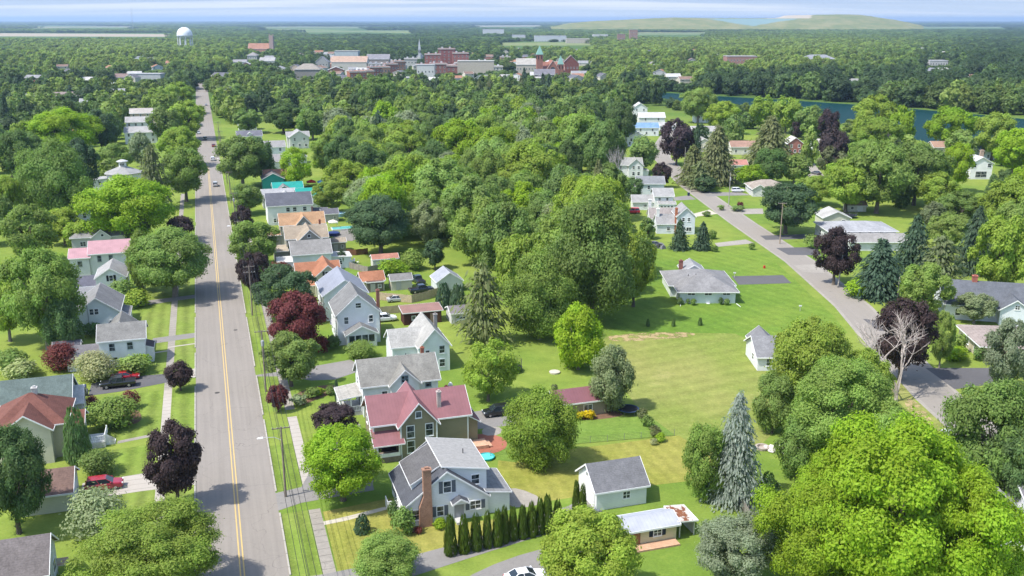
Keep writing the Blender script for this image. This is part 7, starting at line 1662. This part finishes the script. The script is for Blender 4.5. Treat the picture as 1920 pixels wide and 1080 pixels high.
def scatter(Y0, Y1, sp0, sp1, out, hr, wr, nk, individual=False, clump=None):
    Y = Y0
    while Y < Y1:
        sp = sp0 + (sp1 - sp0) * (Y - Y0) / (Y1 - Y0); half = Y * .575 + 20; X = -half
        while X < half:
            x, y = X + fr.uniform(-.42, .42) * sp, Y + fr.uniform(-.42, .42) * sp; X += sp; hgt = fr.uniform(*hr)
            if not behind_lake(x, y): continue
            px = proj(x, y)
            if y < 900 and px[1] > 172 and px[0] < 1230: continue
            c, l = cl(x, y)
            if abs(c) < 9 and l < 900: continue
            if y < 3400:
                hgt = town_ok(x, y, hgt)
                if not hgt: continue
            if clump and clump(x, y): continue
            if y < 900 and not far_enough(x, y, 7): continue
            if 5300 < y < 6800 and 1040 < px[0] < 1690: continue
            q_ = max(1, y / 1100); v = .5 + .3 * math.sin(x / (97 * q_) + 1.3 * math.sin(y / (61 * q_))) + .32 * math.sin(y / (83 * q_) + 1.7 * math.sin(x / (140 * q_))) + fr.gauss(0, .2)
            if px[0] > 1180 and y < 1500: v -= .22; hgt *= 1.15
            out.append((x, y, fr.uniform(0, 6.28), fr.uniform(*wr) * min(1, .45 + hgt / 22), hgt, max(0, min(nk - 1, int(v * nk)))))
        Y += sp
def fieldgap(x, y):
    px = proj(x, y)
    for q in FIELDS:
        if q[0][0] - 5 < px[0] < q[1][0] + 5 and min(q[0][1], q[1][1]) - .3 < px[1] < max(q[2][1], q[3][1]) + .22 * (px[1] - 37) + 1: return True
    return (math.sin(x * .0031 + 1.3) * math.sin(y * .0023 + .4) > .80 and y > 2200)
def towngap(x, y):
    px = proj(x, y)
    return 640 < px[0] < 1090 and 95 < px[1] < 165 and fr.random() < .35
scatter(640, 1500, 11.5, 13.0, STUFF, (8.5, 18), (9.5, 21), 6, clump=towngap)
scatter(1500, 2600, 15, 21, STUFF, (10, 16), (18, 27), 6, clump=fieldgap)
scatter(2600, 6000, 42, 60, FARP, (10, 16), (60, 85), 4, clump=fieldgap)
scatter(16000, 30000, 300, 420, FARP, (14, 24), (260, 420), 4, clump=lambda x, y: math.sin(x * .0006 + y * .0003) * math.sin(y * .0009) > .2)
scatter(6000, 16000, 95, 150, FARP, (12, 19), (120, 200), 4, clump=lambda x, y: fieldgap(x, y) or math.sin(x * .0011 + y * .0004) * math.sin(y * .0017) > .35)
# the nearest and largest trees are things of their own; the rest of the scattered ones join the forest
def img(t): return t[3] * t[4] / (t[2] * t[2] + 1)
tr = [t for t in TREES if KIND[t[0]][2] == 'tree']; oth = [t for t in TREES if KIND[t[0]][2] != 'tree']
tr.sort(key=lambda t: (t[6] is None, -img(t)))
MAXT = 300
for t in tr[MAXT:]: STUFF.append((t[1], t[2], rt.uniform(0, 6.28), t[4] * 1.05, t[3], fr.randrange(6)))
TREES = tr[:MAXT] + oth
print('individual', len(TREES), 'forest', len(STUFF), len(FARP))
forest('forest', STUFF, fcol, 'continuous green woodland reaching from the town to the far plain')
forest('distant_forest', FARP, gcol, 'far blue green woods fading towards the horizon')
# ---------------------------------------------------------------- naming the trees
LAND += [('the mown field', *at(1280, 740)), ('the lake water gap', *at(1730, 262)), ('the tall brown utility pole', *at(1462, 457)), ('the white car drive', *at(1383, 358)), ('the little white shed', *at(1603, 390)), ('the turquoise pool', *at(642, 430)),
         ('the towering woods edge tree', *at(1112, 600)), ('the far end of the street', *at(385, 190)), ('the lake narrow end', *at(1300, 205)), ('the red roofed woods hut', *at(772, 240)), ('the grey domed barn', *at(769, 205)), ('the board fence lawn', *at(30, 350)), ('the red van', *at(1186, 400)), ('the driving silver car', *st(2, 274)), ('the double crowned street tree', *at(452, 350))]
ORD = ['first', 'second', 'third', 'fourth', 'fifth', 'sixth', 'seventh', 'eighth', 'ninth', 'tenth', 'eleventh', 'twelfth', 'thirteenth', 'fourteenth', 'fifteenth', 'sixteenth']
def auto_label(t):
    k, X, Y, h, w, col, _ = t; best = min(LAND, key=lambda L: math.hypot(L[1] - X, (L[2] - Y) * .7)); d = math.hypot(best[1] - X, best[2] - Y)
    dx = X - best[1] * Y / best[2]; dy = Y - best[2]
    rel = ('right of' if dx > 0 else 'left of') if abs(dx) > abs(dy) * .7 else ('behind' if dy > 0 else 'in front of')
    if d > 45: rel = 'well ' + rel if rel in ('behind', 'in front of') else 'far ' + rel
    sz = ('tall' if h > 15.5 else 'low' if h < 11.5 else 'medium') if KIND[k][2] != 'shrub' else ('small' if w < 3 else 'large')
    return '%s %s %s %s %s' % (sz, CWORD[col], KIND[k][1].replace(' crowned', ''), rel, best[0])
labs = {}
for t in TREES:
    if t[6] is None: labs.setdefault(auto_label(t), []).append(t)
for lb, ts in labs.items():
    if len(ts) == 1: ts[0][6] = lb; continue
    if len(ts) == 2:
        ts.sort(key=lambda t: t[2])
        if ts[1][2] - ts[0][2] > 6: ts[0][6], ts[1][6] = 'nearer ' + lb, 'farther ' + lb
        else: ts.sort(key=lambda t: t[1] / t[2]); ts[0][6], ts[1][6] = 'westerly ' + lb, 'easterly ' + lb
        continue
    ts.sort(key=lambda t: t[1] / t[2])
    for i, t in enumerate(ts):
        wd_ = lb.split()
        if len(wd_) > 13: wd_ = wd_[1:]
        if len(wd_) > 13: wd_ = [w_ for w_ in wd_ if w_ != 'well' and w_ != 'far']
        t[6] = ' '.join(wd_) + ', ' + ORD[min(i, 15)] + ' from left'
# ---------------------------------------------------------------- build the individual trees
rb = random.Random(9)
for k, X, Y, h, w, col, lb in TREES:
    zc = Y * CP + (H - h * .5) * SP; pw_ = max(w, h * .6) * F / zc
    lod = 'z' if pw_ > 215 and k == 'b' else 'x' if pw_ > 120 else 'h' if pw_ > 60 else 'm' if pw_ > 34 else 'l'
    nm, _, cat = KIND[k]; base = COLS[col]; q_ = rb.uniform(.88, 1.12); j = [q_ * rb.uniform(.95, 1.05), q_, q_ * rb.uniform(.85, 1.1)]; c = tuple(a * b for a, b in zip(base, j)); rot = rb.uniform(0, 6.28)
    if lb.startswith('dark spreading') or col == 'purple': pass
    if k in 'as':
        o = link(nm, rb.choice(PROTO[k + lod]), None, c, (X, Y, 0), rot); o.scale = (w, w, h); tag(o, lb, cat, GRP[cat]); continue
    if k == 'd':
        o = link(nm, rb.choice(TRUNK['d']), None, c, (X, Y, 0), rot); o.scale = (w, w, h); tag(o, lb, cat, GRP[cat]); continue
    r = link(nm, None, None, None, (X, Y, 0), rot); r.scale = (w, w, h); tag(r, lb, cat, GRP[cat])
    link('crown', rb.choice(PROTO[k + lod]), r, c); link('trunk', rb.choice(TRUNK[k]), r, rb.choice(BARKC))
# ---------------------------------------------------------------- sky, sun, haze, camera
SUN_AZ = (-.89, -.46); SUN_EL = math.radians(58)
S = Vector((SUN_AZ[0] * math.cos(SUN_EL), SUN_AZ[1] * math.cos(SUN_EL), math.sin(SUN_EL)))
sd = bpy.data.lights.new('sun', 'SUN'); sd.energy = 3.0; sd.angle = math.radians(.53); sd.color = (1, .96, .89)
so = bpy.data.objects.new('sun', sd); COL.objects.link(so); so.rotation_euler = S.to_track_quat('Z', 'Y').to_euler(); so.location = (-200, -80, 300)
wd = bpy.data.worlds.new('World'); SC.world = wd; wd.use_nodes = True; nt = wd.node_tree; nt.nodes.clear(); g = NT(nt)
out = nt.nodes.new('ShaderNodeOutputWorld'); bg = nt.nodes.new('ShaderNodeBackground'); sky = nt.nodes.new('ShaderNodeTexSky'); sky.sky_type = 'NISHITA'; sky.sun_disc = False
sky.sun_elevation = SUN_EL; sky.sun_rotation = math.atan2(S.x, S.y); sky.air_density = 1.0; sky.dust_density = 1.3; sky.ozone_density = 0.7
tc = g.n('ShaderNodeTexCoord'); sep = g.n('ShaderNodeSeparateXYZ'); g.set(sep.inputs[0], tc.outputs['Generated'])
zz = g.math('ADD', g.math('MAXIMUM', sep.outputs[2], 0), .05); cv = g.n('ShaderNodeCombineXYZ'); g.set(cv.inputs[0], g.math('DIVIDE', sep.outputs[0], zz)); g.set(cv.inputs[1], g.math('MULTIPLY', g.math('DIVIDE', sep.outputs[1], zz), 1.0)); 
mp = g.n('ShaderNodeMapping'); g.set(mp.inputs[0], cv.outputs[0]); mp.inputs['Rotation'].default_value = (0, 0, .5); mp.inputs['Scale'].default_value = (.16, .75, 1)
n1 = g.noise(mp.outputs[0], 1.0, 6, .62)
cf = g.math('MULTIPLY', g.ramp(n1, .42, .62), .9)
low = g.mix(g.ramp(sep.outputs[2], -.005, .035), (2.6, 2.95, 3.35, 1), (1.22, 1.75, 2.75, 1))
low = g.mix(g.math('MULTIPLY', cf, .9), low, (3.05, 3.25, 3.5, 1))
col = g.mix(g.ramp(sep.outputs[2], .03, .35), low, sky.outputs[0])
g.set(bg.inputs[0], col); bg.inputs[1].default_value = .15; nt.links.new(bg.outputs[0], out.inputs[0])
hz = MB(); B = GROUND_R * 1.02; hz.box(-B, B, -B, B, -1.0, 128.0); m, nt2, out2 = newmat('haze_air')
pv = nt2.nodes.new('ShaderNodeVolumePrincipled'); pv.inputs['Color'].default_value = (.52, .72, 1.0, 1); pv.inputs['Density'].default_value = 0.000065; pv.inputs['Anisotropy'].default_value = .2; nt2.links.new(pv.outputs[0], out2.inputs['Volume'])
HZ = link('haze', hz.mesh('haze', m)); tag(HZ, 'thin blue summer haze over the plain', 'haze', None, 'stuff')
cd = bpy.data.cameras.new('camera'); cam = bpy.data.objects.new('camera', cd); COL.objects.link(cam); SC.camera = cam
cd.sensor_width = 36; cd.lens = 36 * F / 1920; cam.location = (0, 0, H); cam.rotation_euler = (math.pi / 2 - PITCH, 0, 0); cd.clip_start = .5; cd.clip_end = 120000
SC.view_settings.view_transform = 'Standard'; SC.view_settings.look = 'None'; SC.view_settings.exposure = 1.03; SC.view_settings.gamma = 1
SC.cycles.max_bounces = 8; SC.cycles.diffuse_bounces = 3; SC.cycles.transmission_bounces = 4; SC.cycles.volume_bounces = 0; SC.cycles.use_denoising = True
SC.render.use_persistent_data = False
